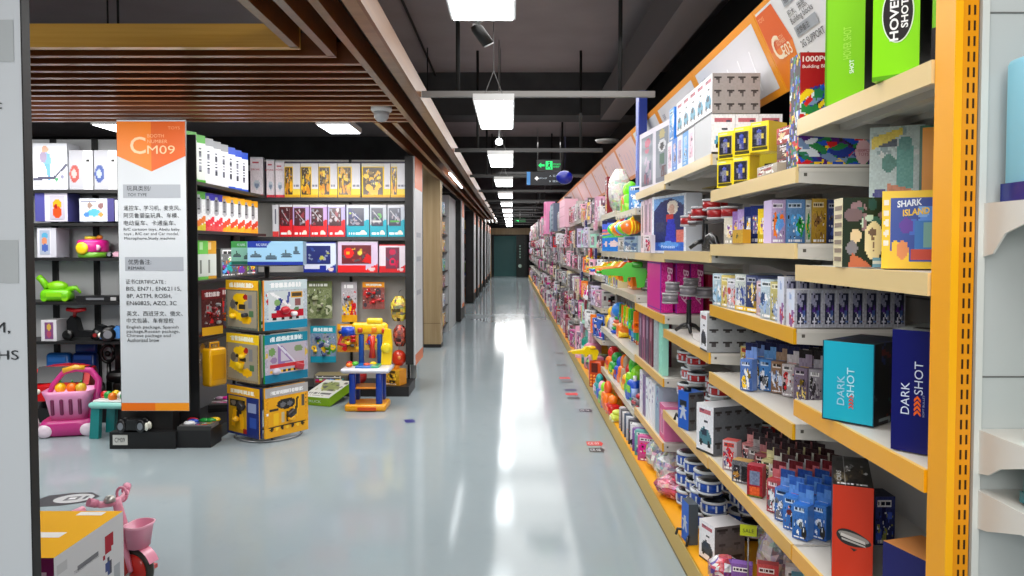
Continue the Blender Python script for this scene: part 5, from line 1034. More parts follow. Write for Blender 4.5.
o = carton('boxed_toy', (.24, .16, .12), cv_art(18, 10, (.92, .55, .35), 530, [ORG, YEL, RED]), (.9, .6, .4), WHT); put(o, (1.03, 6.12, SHZ[4][2] + .0032), AISLE, 'orange flat boxed toy beside the silver drums', 'toy box')
# hanging guns and carded guns, lower shelves of the fifth bay
for i, y in enumerate((5.40, 5.52, 5.64, 5.76, 5.88, 6.00, 6.12)):
    c = (ORG, GRN, (.35, .8, .15), YEL, LIM, ORG, GRN)[i]; o = water_gun('water_gun', c, BRIGHT[(i * 3) % 10], .17); put(o, (.885, y, .955), PI + .25, '%s water gun hanging under the middle shelf, %s along the fifth bay' % (('orange', 'green', 'bright green', 'yellow', 'lime', 'amber', 'leaf green')[i], ordn(i + 1)), 'water gun', 'water guns under the middle shelf')
    o.rotation_euler = (0, PI / 2 * .9, PI * .5); MB().cyl((-.10, 0, 0), (-.165, 0, 0), .003, n=6, col=GRY).build('hanging_hook', 'metal', o)
for i, y in enumerate((5.36, 5.48, 5.60, 5.72, 5.84, 5.96, 6.08, 6.20)):
    o = carded('carded_toy', .10, .24, (RED, (.25, .25, .55), RED, BLU, ORG, (.8, .3, .2), BLU, YEL)[i], BRIGHT[i], 540 + i); put(o, (1.0, y, SHZ[4][3] + .0032), AISLE + .85, '%s carded toy gun standing on the fourth shelf down, %s along the fifth bay' % (('red', 'indigo', 'scarlet', 'blue', 'orange', 'brick red', 'royal blue', 'yellow')[i], ordn(i + 1)), 'toy pack', 'carded guns on the fifth bay')
for i, (y, sz, cols, nm) in enumerate(((5.43, (.14, .16, .10), [(.35, .3, .33), (.75, .2, .25)], 'dark'), (5.66, (.14, .16, .26), [LIM, GRN, BLU], 'green and blue'), (5.86, (.10, .12, .30), [(.3, .75, .2), (.2, .6, .3), LIM], 'tall green'), (6.04, (.12, .12, .22), [ORG, RED, YEL], 'orange'), (6.20, (.08, .1, .26), [(.85, .75, .6), (.7, .6, .5)], 'cream'), (6.38, (.09, .1, .24), [(.5, .48, .45), ORG], 'grey and orange'), (6.55, (.10, .12, .2), [(.7, .15, .2), BLU], 'red and blue'), (6.8, (.14, .14, .2), [GRN, LIM, YEL], 'green and lime'), (7.05, (.12, .14, .22), [ORG, RED, YEL], 'orange and red'))):
    k = 4 if y < 6.29 else 5; o = lump('toy_figure', cols, sz, 560 + i); put(o, (.95, y, SHZ[k][4] + .0032), AISLE + .2, '%s plastic toy on lowest shelf, %s from near end of fifth bay' % (nm, ordn(i + 1)), 'toy', 'plastic toys on the lowest shelf')
bt = bottle('bubble_bottle', .027, .2, BLU, (.9, .9, .92)); put(bt, (.905, 5.555, SHZ[4][4] + .0032), 0, 'blue bubble bottle with pale round cap on the lowest shelf of the fifth bay', 'bottle')
o = carton('boxed_toy', (.26, .16, .06), cv_art(18, 8, (.8, .85, .88), 570, [LIM, PNK, TEA]), (.85, .9, .9), (.88, .90, .92)); put(o, (1.14, 5.44, .1212), AISLE, 'flat pale boxed toy low on the fifth bay', 'toy box')
# sixth bay mid shelves: rings, balls, masks
rg = empty('stacking_rings', 'rainbow stacking ring toy on the fourth shelf down of the sixth bay', 'toy', (.95, 6.66, SHZ[5][3] + .0032))
for i, (r_, c) in enumerate(((.085, BLU), (.078, GRN), (.07, (.9, .7, .4)), (.062, (.9, .4, .3)), (.054, GRN))): MB().lathe([(r_ * .4, .01 + .03 * i), (r_ * .8, .0 + .03 * i), (r_, .016 + .03 * i), (r_ * .8, .03 + .03 * i), (r_ * .4, .026 + .03 * i)], n=20, col=c).build('ring', 'plastic', rg)
MB().ell((0, 0, .205), (.075, .075, .07), (.12, .5, .85), 18, 12).build('ball_top', 'plastic', rg)
for i, (y, cols, nm) in enumerate(((6.38, [YEL, ORG], 'yellow'), (6.92, [(.8, .78, .85), (.6, .55, .7)], 'lilac mask-like'), (7.14, [YEL, (.5, .5, .4)], 'golden'))):
    o = lump('toy_figure', cols, (.16, .14, .20), 580 + i); put(o, (.955, y, SHZ[5][3] + .0032), AISLE, '%s rounded toy on the same shelf as the rainbow rings' % nm, 'toy')
for i, y in enumerate((6.42, 6.6, 6.78, 6.96, 7.14)):
    c = ((.85, .75, .4), (.75, .75, .72), YEL, (.5, .8, .7), (.3, .35, .6))[i]; o = carton('boxed_toy', (.14, .14, .22), cv_art(12, 16, c, 590 + i), lite(c), WHT); put(o, (.955, y, SHZ[5][2] + .0032), AISLE, '%s boxed toy on the third shelf down, %s along the sixth bay' % (('straw', 'pale grey', 'yellow', 'mint', 'slate blue')[i], ordn(i + 1)), 'toy box', 'boxed toys on the sixth bay')
# big things on the base deck: yellow gun, phone, bright blocks
o = water_gun('water_gun', (.97, .85, .05), (.95, .75, .05), .26); o.scale = (1.15, 2.2, 1); put(o, (.725, 7.42, .457), .15, 'large bright yellow toy gun lying over the base deck stock', 'water gun')
ph = empty('toy_phone', 'orange toy phone box with round buttons standing on the base deck', 'toy', (.84, 7.42, .1212), AISLE + .85)
MB().rbox((0, 0, .135), (.15, .10, .27), .02, (.80, .27, .08)).build('phone_body', 'plastic', ph); MB().cbox((0, -.052, .20), (.07, .008, .09), (.35, .10, .06)).build('screen', 'plastic', ph)
for i in range(12): MB().lathe([(.012, 0), (.012, -.012), (.002, -.014)], (-.038 + .038 * (i % 3), -.05, .03 + .03 * (i // 3)), 8, (.98, .62, .15), 'y').build('button', 'plastic', ph)
o = carton('boxed_toy', (.13, .12, .24), (.88, .55, .68), (.85, .5, .65), PNK); put(o, (.875, 7.86, .1212), AISLE + .2, 'plain pink carton behind the orange toy phone', 'toy box'); MB().box((-.03, -.062, .08), (.03, -.0605, .14), (.95, .8, .88)).build('label_panel', 'print', o)
for i, (x, y, sz, cols, nm) in enumerate(((.815, 7.02, (.13, .09, .20), [(.9, .75, .85), TEA, SKY], 'pink and teal'), (.815, 6.82, (.14, .09, .17), [BLU, SKY, PNK], 'blue and pink'), (1.02, 6.90, (.14, .15, .17), [YEL, ORG, GRN], 'yellow topped'), (.815, 6.64, (.14, .09, .19), [(.75, .8, .35), LIM, GRN], 'lime'), (1.04, 6.55, (.15, .15, .165), [BLU, RED, LIM], 'blue and red'), (.815, 6.43, (.15, .09, .24), [ORG, (.9, .35, .1), BLU], 'orange and blue'), (.83, 6.20, (.15, .10, .16), [RED, ORG], 'red and orange'), (.83, 7.20, (.10, .10, .15), [WHT, LIM], 'white and lime'), (.84, 5.99, (.12, .12, .09), [(.8, .85, .3), (.9, .9, .7)], 'low lime'))):
    o = lump('bright_toy', cols, sz, 600 + i); put(o, (x, y, .1212), AISLE + .1, '%s plastic toy on the base deck, %s of the bright cluster' % (nm, ordn(i + 1)), 'toy', 'bright plastic toys on the base deck')
o = carton('boxed_toy', (.22, .16, .30), cv_art(14, 20, (.55, .52, .42), 620), (.5, .48, .4), (.6, .58, .5)); put(o, (1.08, 7.72, .1212), AISLE, 'tan boxed toy behind the bright cluster on the base deck', 'toy box')
for i, (y, h, c, nm) in enumerate(((8.62, .36, (.88, .55, .68), 'rose'), (8.95, .40, (.10, .55, .48), 'teal green'))):
    o = bottle('toy_barrel', .10, h, c, lite(c, .6)); put(o, (.92, y, .1212), 0, 'tall %s plastic barrel on the base deck of the eighth bay' % nm, 'barrel')
o = bag('bagged_toy', [(.55, .85, .45), (.35, .35, .35), (.5, .3, .2)], (.32, .3, .2), 31, 'dark bag with green top on the base deck before the yellow gun', (.97, 8.3, .1212), .2)
# --- everything further down the aisle
CN = {RED: 'red', ORG: 'orange', YEL: 'yellow', LIM: 'lime', GRN: 'green', TEA: 'teal', SKY: 'sky blue', BLU: 'blue', PUR: 'purple', MAG: 'magenta', PNK: 'pink', WHT: 'white', GRY: 'grey', BLK: 'black', (.88,.80,.84): 'pale rose', (.80,.55,.68): 'dusty pink', (.55,.12,.20): 'wine red', (.75,.72,.70): 'light grey', (.35,.30,.34): 'charcoal', (.85,.78,.62): 'cream', (.78,.72,.86): 'lilac', NVY: 'navy', (.60,.85,.75): 'mint'}
DP = [(.55,.12,.20), BLK, RED, WHT, (.35,.30,.34), (.85,.78,.62), (.75,.72,.70), (.35,.30,.34), GRY, PNK, (.88,.80,.84), (.80,.55,.68), MAG, WHT, (.75,.72,.70), (.35,.30,.34), (.55,.12,.20), (.85,.78,.62), (.78,.72,.86), GRY, PNK, WHT]
BP = [YEL, PNK, (.60,.85,.75), WHT, (.85,.78,.62), (.35,.30,.34), (.78,.72,.86), BLU, (.80,.55,.68), ORG]
R = random.Random(99)
def far_item(kind, c, w, d, h, seed, small):
    if kind == 0:
        cv = cv_window(6 if small else 10, 9 if small else 16, c, [lite(c), dark(c), (.85, .7, .6), MAG, WHT, (.3, .2, .25)], seed, None, (.15, .15, .85, .8), R.choice([(.3, .25, .3), lite(c, .6), (.6, .5, .6)]))
        return carton('doll_box', (w, d, h), cv, cv_window(5 if small else 7, 8 if small else 12, lite(c, .8), [dark(c), (.85, .7, .6), WHT, BLK], seed + 5, None, (.2, .15, .8, .6), R.choice([lite(c, .5), (.4, .35, .4), WHT])), lite(c, .6))
    if kind == 1:
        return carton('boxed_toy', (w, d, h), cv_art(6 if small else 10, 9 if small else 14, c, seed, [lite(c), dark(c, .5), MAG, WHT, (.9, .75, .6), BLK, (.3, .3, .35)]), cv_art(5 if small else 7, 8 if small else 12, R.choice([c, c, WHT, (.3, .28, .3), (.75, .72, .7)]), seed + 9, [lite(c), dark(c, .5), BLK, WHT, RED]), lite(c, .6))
    if kind == 2:
        return carded('carded_toy', w, h, c, R.choice([MAG, WHT, PUR, (.8, .7, .6), (.3, .3, .35)]), seed, min(d, .05))
    if kind == 3: return lump('play_set', [c, WHT, MAG, (.3, .28, .3), (.85, .7, .7)], (w, d, h), seed)
    return bag('bagged_toy', [c, WHT, lite(c), (.5, .4, .45)], (w, d, h), seed, None, (0, 0, 0))
for k in range(6, NB):
    zs = SHZ[k] + [.12]
    n = 4 if k < 9 else 3 if k < 14 else 2 if k < 21 else 1
    small = k > 12; pal = BP if k < 8 else DP
    for lv, z in enumerate(zs):
        if k >= 22 and lv in (4,): continue
        if lv == 0 and k in (10, 13, 16): continue
        gap = (zs[lv - 1] - z - .07) if lv else (.60 if k > 9 else .26)
        for i in range(n):
            L = (YBAY[k+1] - YBAY[k]) / n; w = min(L * R.uniform(.50, .70), .34); c = R.choice(pal)
            if k == 7 and lv == 5: continue
            if k == 6 and lv == 5: continue
            kind = R.choice([0, 0, 1, 1, 1, 3, 4]) if lv else R.choice([0, 1, 1])
            h = gap * R.uniform(.72, 1.0) if lv else gap * R.uniform(.45, 1.0)
            if kind == 4: h *= .85
            d = R.uniform(.12, .17) if n > 3 else R.uniform(.15, .26)
            if kind == 3: h = min(h, w * 1.3)
            if lv == 0: d = .12
            o = far_item(kind, c, w, d, h, 1000 + k * 40 + lv * 6 + i, small)
            kn = {0: 'window box', 1: 'boxed toy', 3: 'plastic play set', 4: 'bagged toy'}[kind]
            a = R.uniform(.02, .10) if lv == 0 else R.uniform(.15, .75); hx = (w * abs(math.sin(a)) + d * math.cos(a)) / 2
            x = (.79 if lv == len(zs) - 1 else .80 if lv else .84) + hx + R.uniform(0, .05 if lv else .0)
            put(o, (x, YBAY[k] + L * (i + .5), z + .0035), AISLE + a, lab_at('%s %s' % (CN[c], kn), i, n, lv, k) if n > 1 else '%s %s filling the %s shelf down, %s from the post' % (CN[c], kn, SHN[lv].replace('top', 'first'), BAYN[k]), 'toy box' if kind < 2 else 'toy', 'toys on the far bays')
# cards hung in front of the shelf edges
HP = [BLK, RED, WHT, (.35,.30,.34), (.55,.12,.20), GRY, PNK, (.85,.78,.62), (.75,.72,.70), MAG, (.78,.72,.86), NVY]
for k in range(6, 24):
    m = 2
    for lv, z in enumerate(SHZ[k]):
        for i in range(m):
            if R.random() < .70: continue
            L = (YBAY[k+1] - YBAY[k]) / m; w = L * R.uniform(.25, .45); h = R.uniform(.07, .11); c = R.choice(HP)
            o = carton('hanging_card', (w, .02, h), cv_art(6 if k > 11 else 8, 7 if k > 11 else 10, c, 3000 + k * 30 + lv * 4 + i, [lite(c), WHT, MAG, BLK, (.9, .75, .6)]), dark(c, .8), lite(c))
            MB().cyl((0, .008, h - .02), (0, .027, h - .02), .003, n=5, col=GRY).build('hanging_hook', 'metal', o)
            put(o, (.826, YBAY[k] + L * (i + .5), z - h - .002), AISLE, '%s card hung before the %s shelf edge, %s along the %s' % (CN[c], SHN[lv].replace('top', 'first'), ordn(i + 1), BAYN[k]), 'toy pack', 'cards hung on the shelf edges')
# boxes that stand out above the far bays
for (k, z1, w, c, c2, lab) in ((16, 2.56, .80, (.93, .52, .74), MAG, 'tall magenta and pink boxed toy sticking out above the far shelving'), (13, 2.33, .8, (.28, .33, .45), TEA, 'dark blue boxed toy with teal edge sticking out before the tall magenta box'), (10, 2.22, .85, (.93, .70, .78), (.9, .62, .72), 'plain pink carton sticking out on top of the far shelving')):
    z = SHZ[k][0] + .0015; h = z1 - z; cv = Cv(14, 24, c)
    if k == 16: cv.rect(.2, .05, .8, .95, (.90, .25, .62)); cv.rect(.3, .1, .7, .6, c2); cv.rect(.45, .6, .6, .9, WHT)
    if k == 13:
        cv.rect(0, 0, .16, 1, (.7, .75, .85)); cv.rect(.16, .05, .34, .9, c2)
        for q in range(5): cv.rect(.45, .08 + q * .18, .58, .2 + q * .18, (.75, .8, .85)); cv.rect(.72, .08 + q * .18, .84, .2 + q * .18, (.6, .65, .75))
    if k == 10: cv.rect(0, .25, 1, .29, (.85, .6, .68)); cv.rect(0, .6, 1, .63, (.85, .6, .68))
    o = carton('boxed_toy', (w, .20, h), cv, lite(c, .8), lite(c, .5)); put(o, (.872, (YBAY[k] + YBAY[k+1]) / 2, z + .0015), AISLE + .03, lab, 'toy box')
# ================================================================== LEFT: TOY ALCOVE
DK = (.115, .115, .12)
WX = -2.45                                        # fronts of the wing along the left
BKY = 7.75                                        # fronts of the back shelving
def wing_z(py): return on_x(196, py, WX).z
WZ = [2.01, 1.63, 1.235]; BZ = [2.0, 1.60, 1.235]
wg = empty('wing_shelving', 'black shelving wing on the left of the toy alcove behind the orange-headed sign', 'shelving', (WX, 7.0, 0))
wb = MB().box((-.27, -1.14, .1), (-.25, .55, 2.3), (.42, .42, .43)); wb.build('back_panel', 'powder', wg)
for z in WZ: MB().box((-.25, -1.14, z - .025), (.01, .55, z), DK).build('shelf', 'powder', wg)
MB().box((-.25, -1.14, .74), (.0, .55, .76), DK).build('shelf', 'powder', wg)
MB().box((-.25, -1.152, .1), (.03, -1.142, 2.36), DK).build('end_panel', 'powder', wg)
for y in (-1.14, .3): MB().box((-.25, y, .1), (-.225, y + .025, 2.3), DK).build('upright', 'powder', wg)
MB().box((-.25, -1.14, 0), (.16, .55, .10), DK).build('plinth', 'powder', wg)
bs = empty('back_shelving', 'wide black shelving at the back of the toy alcove', 'shelving', (0, BKY, 0))
bx0, bx1 = -2.72, -1.085
MB().box((bx0, .32, .1), (bx1, .34, 2.42), (.84, .83, .81)).build('back_panel', 'powder', bs)
MB().box((bx0, .30, 2.02), (bx1, .318, 2.40), (.36, .33, .42)).build('top_panel', 'powder', bs)
for z in BZ: MB().box((bx0, 0, z - .03), (bx1, .32, z), DK).box((bx0, -.004, z - .034), (bx1, 0, z + .004), (.2, .2, .21)).build('shelf', 'powder', bs)
for x in (bx0, -1.72, bx1 - .026): MB().box((x, .29, .1), (x + .026, .318, 2.42), (.07, .07, .07)).build('upright', 'powder', bs)
MB().box((bx0, -.17, 0), (bx1 + .05, .32, .10), DK).build('plinth', 'powder', bs)
struct('partition_3', MB().box((-1.085, 7.72, .30), (-1.005, 8.6, 2.42), DK), 'dark_steel')
o = MB().box((-1.0049, 7.74, .29), (-.985, 8.35, 2.42), (.80, .81, .82)).build('booth_sign', 'print'); tag(o, 'white booth sign seen edge-on on the aisle side of the alcove', 'sign')
MB().box((-.986, 7.735, .29), (-.983, 8.355, .40), (.86, .42, .15)).build('footer_strip', 'print', o); MB().box((-.986, 7.735, 2.1), (-.983, 8.355, 2.42), (.85, .4, .1)).build('header', 'print', o)
for z in (1.0, 1.35, 1.6): MB().box((-.985, 7.85, z), (-.983, 8.2, z + .05), GRB).build('grey_bar', 'print', o)
struct('wall_alcove', MB().box((-3.0, 8.62, 0), (-1.09, 8.68, 2.42), DK), 'grey_wall')
# --- wing, top row: slim boxes (front towards the alcove)
def spine(c, body=(.88, .88, .90), seed=1, foot=None):
    cv = Cv(8, 30, body); cv.rect(0, 0, 1, .18, c); r = random.Random(seed)
    for q in range(9): cv.rect(.40, .26 + q * .06, .62, .30 + q * .06, r.choice([(.35, .35, .4), (.5, .5, .55), (.2, .2, .25)]))
    if foot: cv.rect(0, .93, 1, 1, foot)
    return cv
WROT = PI / 2                                     # fronts towards +x
def wing_item(y, w, h, d, z, cv, side, top, lab, grp, name='slim_toy_box', skew=-.35):
    o = carton(name, (w, d, h), cv, side, top); put(o, (WX - .115, y, z + .0012), WROT + skew, lab, 'toy box', grp); return o
specs = [((.25, .60, .15), 'green')] * 2 + [((.55, .56, .58), 'grey')] * 3 + [((.08, .28, .75), 'blue')] * 3
for i, (c, nm) in enumerate(specs):
    y = 5.96 + .165 * i
    wing_item(y, .115, .385 - .003 * i, .16, WZ[0], spine(c, (.86, .87, .90) if i > 1 else (.80, .82, .80), i, c if i < 2 else ((.1, .3, .75) if i > 4 else (.8, .8, .82))), c, lite(c), '%s topped slim white box, %s from the near end of the wing top shelf' % (nm, ordn(i + 1)), 'slim boxes on the wing top shelf')
for i, (a_, b_) in enumerate(((255.5, 274.5), (271, 283.5 - 1.5), (274, 285.5))):
    cv = Cv(12, 26, (.90, .86, .88)); cv.rect(0, 0, 1, .05, (.8, .8, .82)); cv.rect(.2, .12, .7, .17, (.75, .3, .35)); cv.ell(.5, .68, .25, .12, (.75, .78, .82)); cv.ell(.5, .7, .15, .06, (.5, .55, .65)); cv.rect(0, .91, 1, 1, (.85, .15, .22)); cv.noise(.03, i)
    o = carton('toy_drone_box', ((.125, .08, .09)[i], .08, .41 - .02 * i), cv, (.62, .60, .62) if i < 2 else (.45, .15, .2), WHT); put(o, ((-2.605, -2.48, -2.378)[i], (7.81, 7.86, 7.84)[i], BZ[0] + .005), .12, 'white toy box with red foot, %s from the corner of the alcove top shelf' % ordn(i + 1), 'toy box', 'white boxes with red feet')
    txt('DRONE', o, (-.05, -.0562, .275), (1,0,0), (0,0,1), (.75, .2, .25), w=.08)
# second row: microphone-like boxes with long windows
S2_ = [(GRN, 'green')] * 2 + [((.22, .20, .62), 'violet')] * 2 + [((.96, .66, .10), 'orange')] * 5
S2_[0] = ((.30, .58, .22), 'green'); S2_[1] = ((.32, .60, .24), 'green')
for i, (c, nm) in enumerate(S2_):
    cv = Cv(10, 26, (.85, .85, .86)); cv.rect(0, 0, 1, .18, c); cv.ell(.5, .34, .22, .26, (.62, .62, .64)); cv.rect(.36, .16, .64, .48, (.22, .22, .24)); cv.rect(.42, .2, .58, .44, (.45, .45, .47))
    cv.poly([(0, 1), (0, .82), (1, .60), (1, .76)], [(.85, .45, .2), (.85, .2, .25), (.82, .25, .15)][min(i // 2, 2)]); cv.poly([(0, 1), (1, .78), (1, 1)], (.80, .72, .2) if i < 2 else (.85, .3, .3) if i < 4 else (.95, .62, .15)); cv.noise(.03, i)
    wing_item(5.965 + .182 * i, .14, .315, .10, WZ[1], cv, dark(c, .8), c, '%s topped microphone box, %s from the near end of the wing second shelf' % (nm, ordn(i + 1)), 'microphone boxes on the wing', 'microphone_box', -.40)
# third row
for i, (c, y) in enumerate((((.42, .75, .30), 6.00), ((.45, .78, .35), 6.17), ((.85, .62, .2), 6.34))):
    cv = Cv(10, 26, (.84, .86, .84)); cv.rect(0, 0, 1, .34, c); cv.rect(.3, .05, .6, .25, lite(c)); cv.rect(.35, .5, .55, .85, (.5, .52, .5)); cv.rect(0, .94, 1, 1, c)
    wing_item(y, .14, .315, .12, WZ[2], cv, dark(c, .85), lite(c), '%s box with %s top, %s on the wing third shelf' % ('white', ('green', 'leaf green', 'orange')[i], ordn(i + 1)), 'tall boxes on the wing third shelf', 'slim_toy_box', -.4)
for i, (y, c) in enumerate(((6.75, (.4, .42, .42)), (7.02, (.45, .4, .35)), (7.30, (.35, .4, .45)))): wing_item(y, .22, .25, .12, WZ[2], cv_art(10, 12, c, 700 + i), c, lite(c), 'dim grey boxed toy in the corner of the wing third shelf, %s along' % ordn(i + 1), 'dim boxes in the wing corner', 'boxed_toy', -.3)
# carded toys hung on the wing and the goods below
def hook(o, z, L=.014): MB().tube([(0, .004, z), (0, L, z)], .004, 6, (.55, .55, .56)).build('hanging_hook', 'metal', o)
def hang_card(name, w, h, bg, hdr, bump, seed, lab, loc, rz, cat='toy pack', grp=None, toys=None, lower=None, title=None, art=None):
    """hung blister card with a bulging set of toys"""
    cv = Cv(max(16, int(w * 110)), max(22, int(h * 110)), bg); r = random.Random(seed); cv.noise(.06, seed); cv.blobs(r, 12, (.1, .3, .9, .9), toys or [bump, lite(bump), dark(bump), GRY], .05, .13)
    cv.rect(0, 0, 1, .20, hdr); cv.bars(.15, .85, .06, .09, lite(hdr, .15), r)
    if lower: cv.rect(0, .82, 1, 1, lower)
    mb = MB(); mb.box((-w/2, 0, 0), (w/2, .005, h), lite(hdr, .9), front=None); mb.canvas((-w/2, 0, 0), (w, 0, 0), (0, 0, h), cv.a); o = mb.build(name)
    t = toys or [bump, dark(bump), lite(bump)]
    cv.blobs(r, 40, (.06, .24, .94, .8), t + [WHT, BLK, GRY], .012, .04)
    if art: art(cv)
    mb.v, mb.f, mb.c, mb.sm = [], [], [], []; mb.box((-w/2, 0, 0), (w/2, .005, h), lite(hdr, .9), front=None); mb.canvas((-w/2, 0, 0), (w, 0, 0), (0, 0, h), cv.a); old = o.data; o.data = mb.mesh(name, 'print'); bpy.data.meshes.remove(old)
    for q in range(2 if art else 6):
        m = MB(); x, z = r.uniform(-.3, .3) * w, h * r.uniform(.2, .68); s = w * r.uniform(.07, .16); c = t[q % len(t)]
        if q % 2: m.rbox((x, -.018, z), (s * 1.4, .04, s), .01, c, Matrix.Rotation(r.uniform(-.6, .6), 4, 'Y'))
        else: m.ell((x, -.014, z), (s * .8, .03, s * .6), c, 12, 8)
        m.build('blister_toy', 'plastic', o)
    if title: txt(title, o, (-w * .38, -.0012, h * .85), (1,0,0), (0,0,1), lite(hdr, .1), w=w * .76, h=h * .08, bold=.01)
    hook(o, h * .97); return put(o, loc, rz, lab, cat, grp)
hang_card('carded_toy', .22, .36, (.32, .12, .12), (.45, .10, .12), RED, 31, 'dark red hung card of toys at the near end of the wing', (WX + .06, 6.05, .80), WROT - .4, toys=[RED, (.5, .1, .12), GRY], lower=(.92, .70, .12), title='TOOL SET')
hang_card('carded_toy', .22, .34, (.35, .12, .12), (.5, .10, .12), RED, 32, 'second dark red hung card, further along the wing', (WX + .06, 6.38, .82), WROT - .3, toys=[RED, (.3, .3, .35), ORG])
o = MB().rbox((0, 0, .15), (.17, .10, .30), .02, (.95, .70, .05)).build('yellow_case', 'plastic'); MB().box((-.06, -.053, .05), (.06, -.0505, .25), (.88, .62, .03)).build('panel', 'plastic', o); put(o, (WX + .09, 6.0, .762 - .36), WROT - .5, 'yellow plastic tool case hanging low on the wing beside the rack', 'toy'); MB().tube([(-.04, 0, .29), (-.04, 0, .34), (.04, 0, .34), (.04, 0, .29)], .01, 8, (.85, .62, .05)).build('handle', 'plastic', o)
hang_card('carded_toy', .24, .34, (.55, .48, .42), (.50, .25, .2), (.5, .45, .42), 35, 'brown and grey hung card behind the yellow tool case', (WX - .08, 6.30, .44), WROT - .3, toys=[(.4, .35, .33), (.6, .55, .5), (.9, .7, .2)])
for i, (x, y, w, d, a, cols, nm) in enumerate(((-2.375, 5.735, .25, .21, .0, [GRN, RED, YEL, BLU, WHT], 'many coloured'), (-2.42, 6.60, .40, .34, .25, [MAG, (.75, .6, .7), WHT, (.5, .1, .2)], 'pink and grey'))):
    t = MB(); t.box((-w/2, -d/2, -.1 if i == 0 else 0), (w/2, d/2, .03), DK); t.box((-w/2, -d/2, .03), (w/2, -d/2 + .015, .06), (.2, .2, .2)); o = t.build('display_tray', 'powder'); put(o, (x, y, .101), a, 'black display tray on the plinth under the %s toy packs' % nm, 'tray')
    cv = Cv(26, 18, (.35, .33, .32)); cv.blobs(random.Random(i + 3), 34, (.02, .02, .98, .98), cols, .03, .09)
    m = MB(); m.box((-w*.46, -d*.42, 0), (w*.46, d*.42, .035), (.5, .5, .5), top=None); m.canvas((-w*.46, -d*.42, .035), (w*.92, 0, 0), (0, d*.84, 0), cv.a); o = m.build('flat_toy_pack'); 
    put(o, (x, y, .134), a, 'flat pack of %s small toys lying in the black tray' % nm, 'toy pack')
    for q in range(6):
        rr = random.Random(q + 9 * i); MB().ell((rr.uniform(-.4, .4) * w, rr.uniform(-.34, .34) * d, .042), (.045, .03, .018), cols[q % len(cols)], 10, 6).build('blister_toy', 'plastic', o)
# --- back shelving, three rows of window boxes
def bx(px, Y=BKY): return (px - 512) * Y / F
YB_ = [(.30,.25,.12), (.85,.65,.08), (.95,.78,.1), (.5,.4,.2), (.2,.18,.16)]
for i, (a, b, sf) in enumerate(((285, 301, .55), (301, 319, .62), (319, 338, .62), (338, 361, .62), (362, 391, .78), (391, 407, .42))):
    x0, x1 = bx(a), bx(b) - .006; w = x1 - x0; h = .345; cv = Cv(24, 32, (.97, .80, .10)); cv.rect(0, 0, 1, .08, (.85, .84, .80)); cv.rect(sf, 0, 1, .74, (.86, .85, .87)); cv.rect(sf, .74, 1, .92, (.93, .82, .3)); cv.rect(0, .95, 1, 1, (.85, .62, .05)); cv.bars(sf + .05, .95, .64, .05, (.5, .5, .55), random.Random(i))
    o = carton('digger_toy_box', (w, .20, h), cv, (.85, .84, .85), (.9, .85, .6)); put(o, ((x0 + x1) / 2, BKY + .115, BZ[0] + .005), 0, 'yellow and white digger toy box, %s from the wing on the alcove top shelf' % ordn(i + 1), 'toy box', 'digger toy boxes')
    p = Cv(20, 34, (.30, .22, .10)); p.blobs(random.Random(40 + i), 14, (.1, .1, .9, .6), [(.93, .70, .08), (.85, .6, .1), (.55, .42, .15), (.4, .4, .42), (.95, .80, .2)], .07, .15); p.blobs(random.Random(140 + i), 30, (.06, .05, .94, .66), [(.2, .15, .1), (.95, .85, .4), (.7, .7, .72)], .015, .04); p.blobs(random.Random(60 + i), 7, (.1, .68, .9, .95), [(.95, .70, .05), (.85, .55, .05)], .1, .2)
    window_part(o, (w, .20, h), (.05, .12, sf - .04, .92), p)
rows2 = [(272.5, 279, (.82, .82, .83), RED, 'white'), (279.5, 293, (.35, .10, .12), RED, 'dark red'), (293, 309.5, (.72, .62, .82), RED, 'red and lilac'), (310, 327.5, (.75, .62, .82), RED, 'red and violet'), (328, 345.5, (.70, .66, .84), RED, 'red and pale violet'), (346.5, 369.5, (.75, .78, .82), TEA, 'navy and teal'), (370, 387, (.72, .75, .78), TEA, 'green and teal'), (387.5, 405, (.74, .76, .80), TEA, 'grey and teal')]
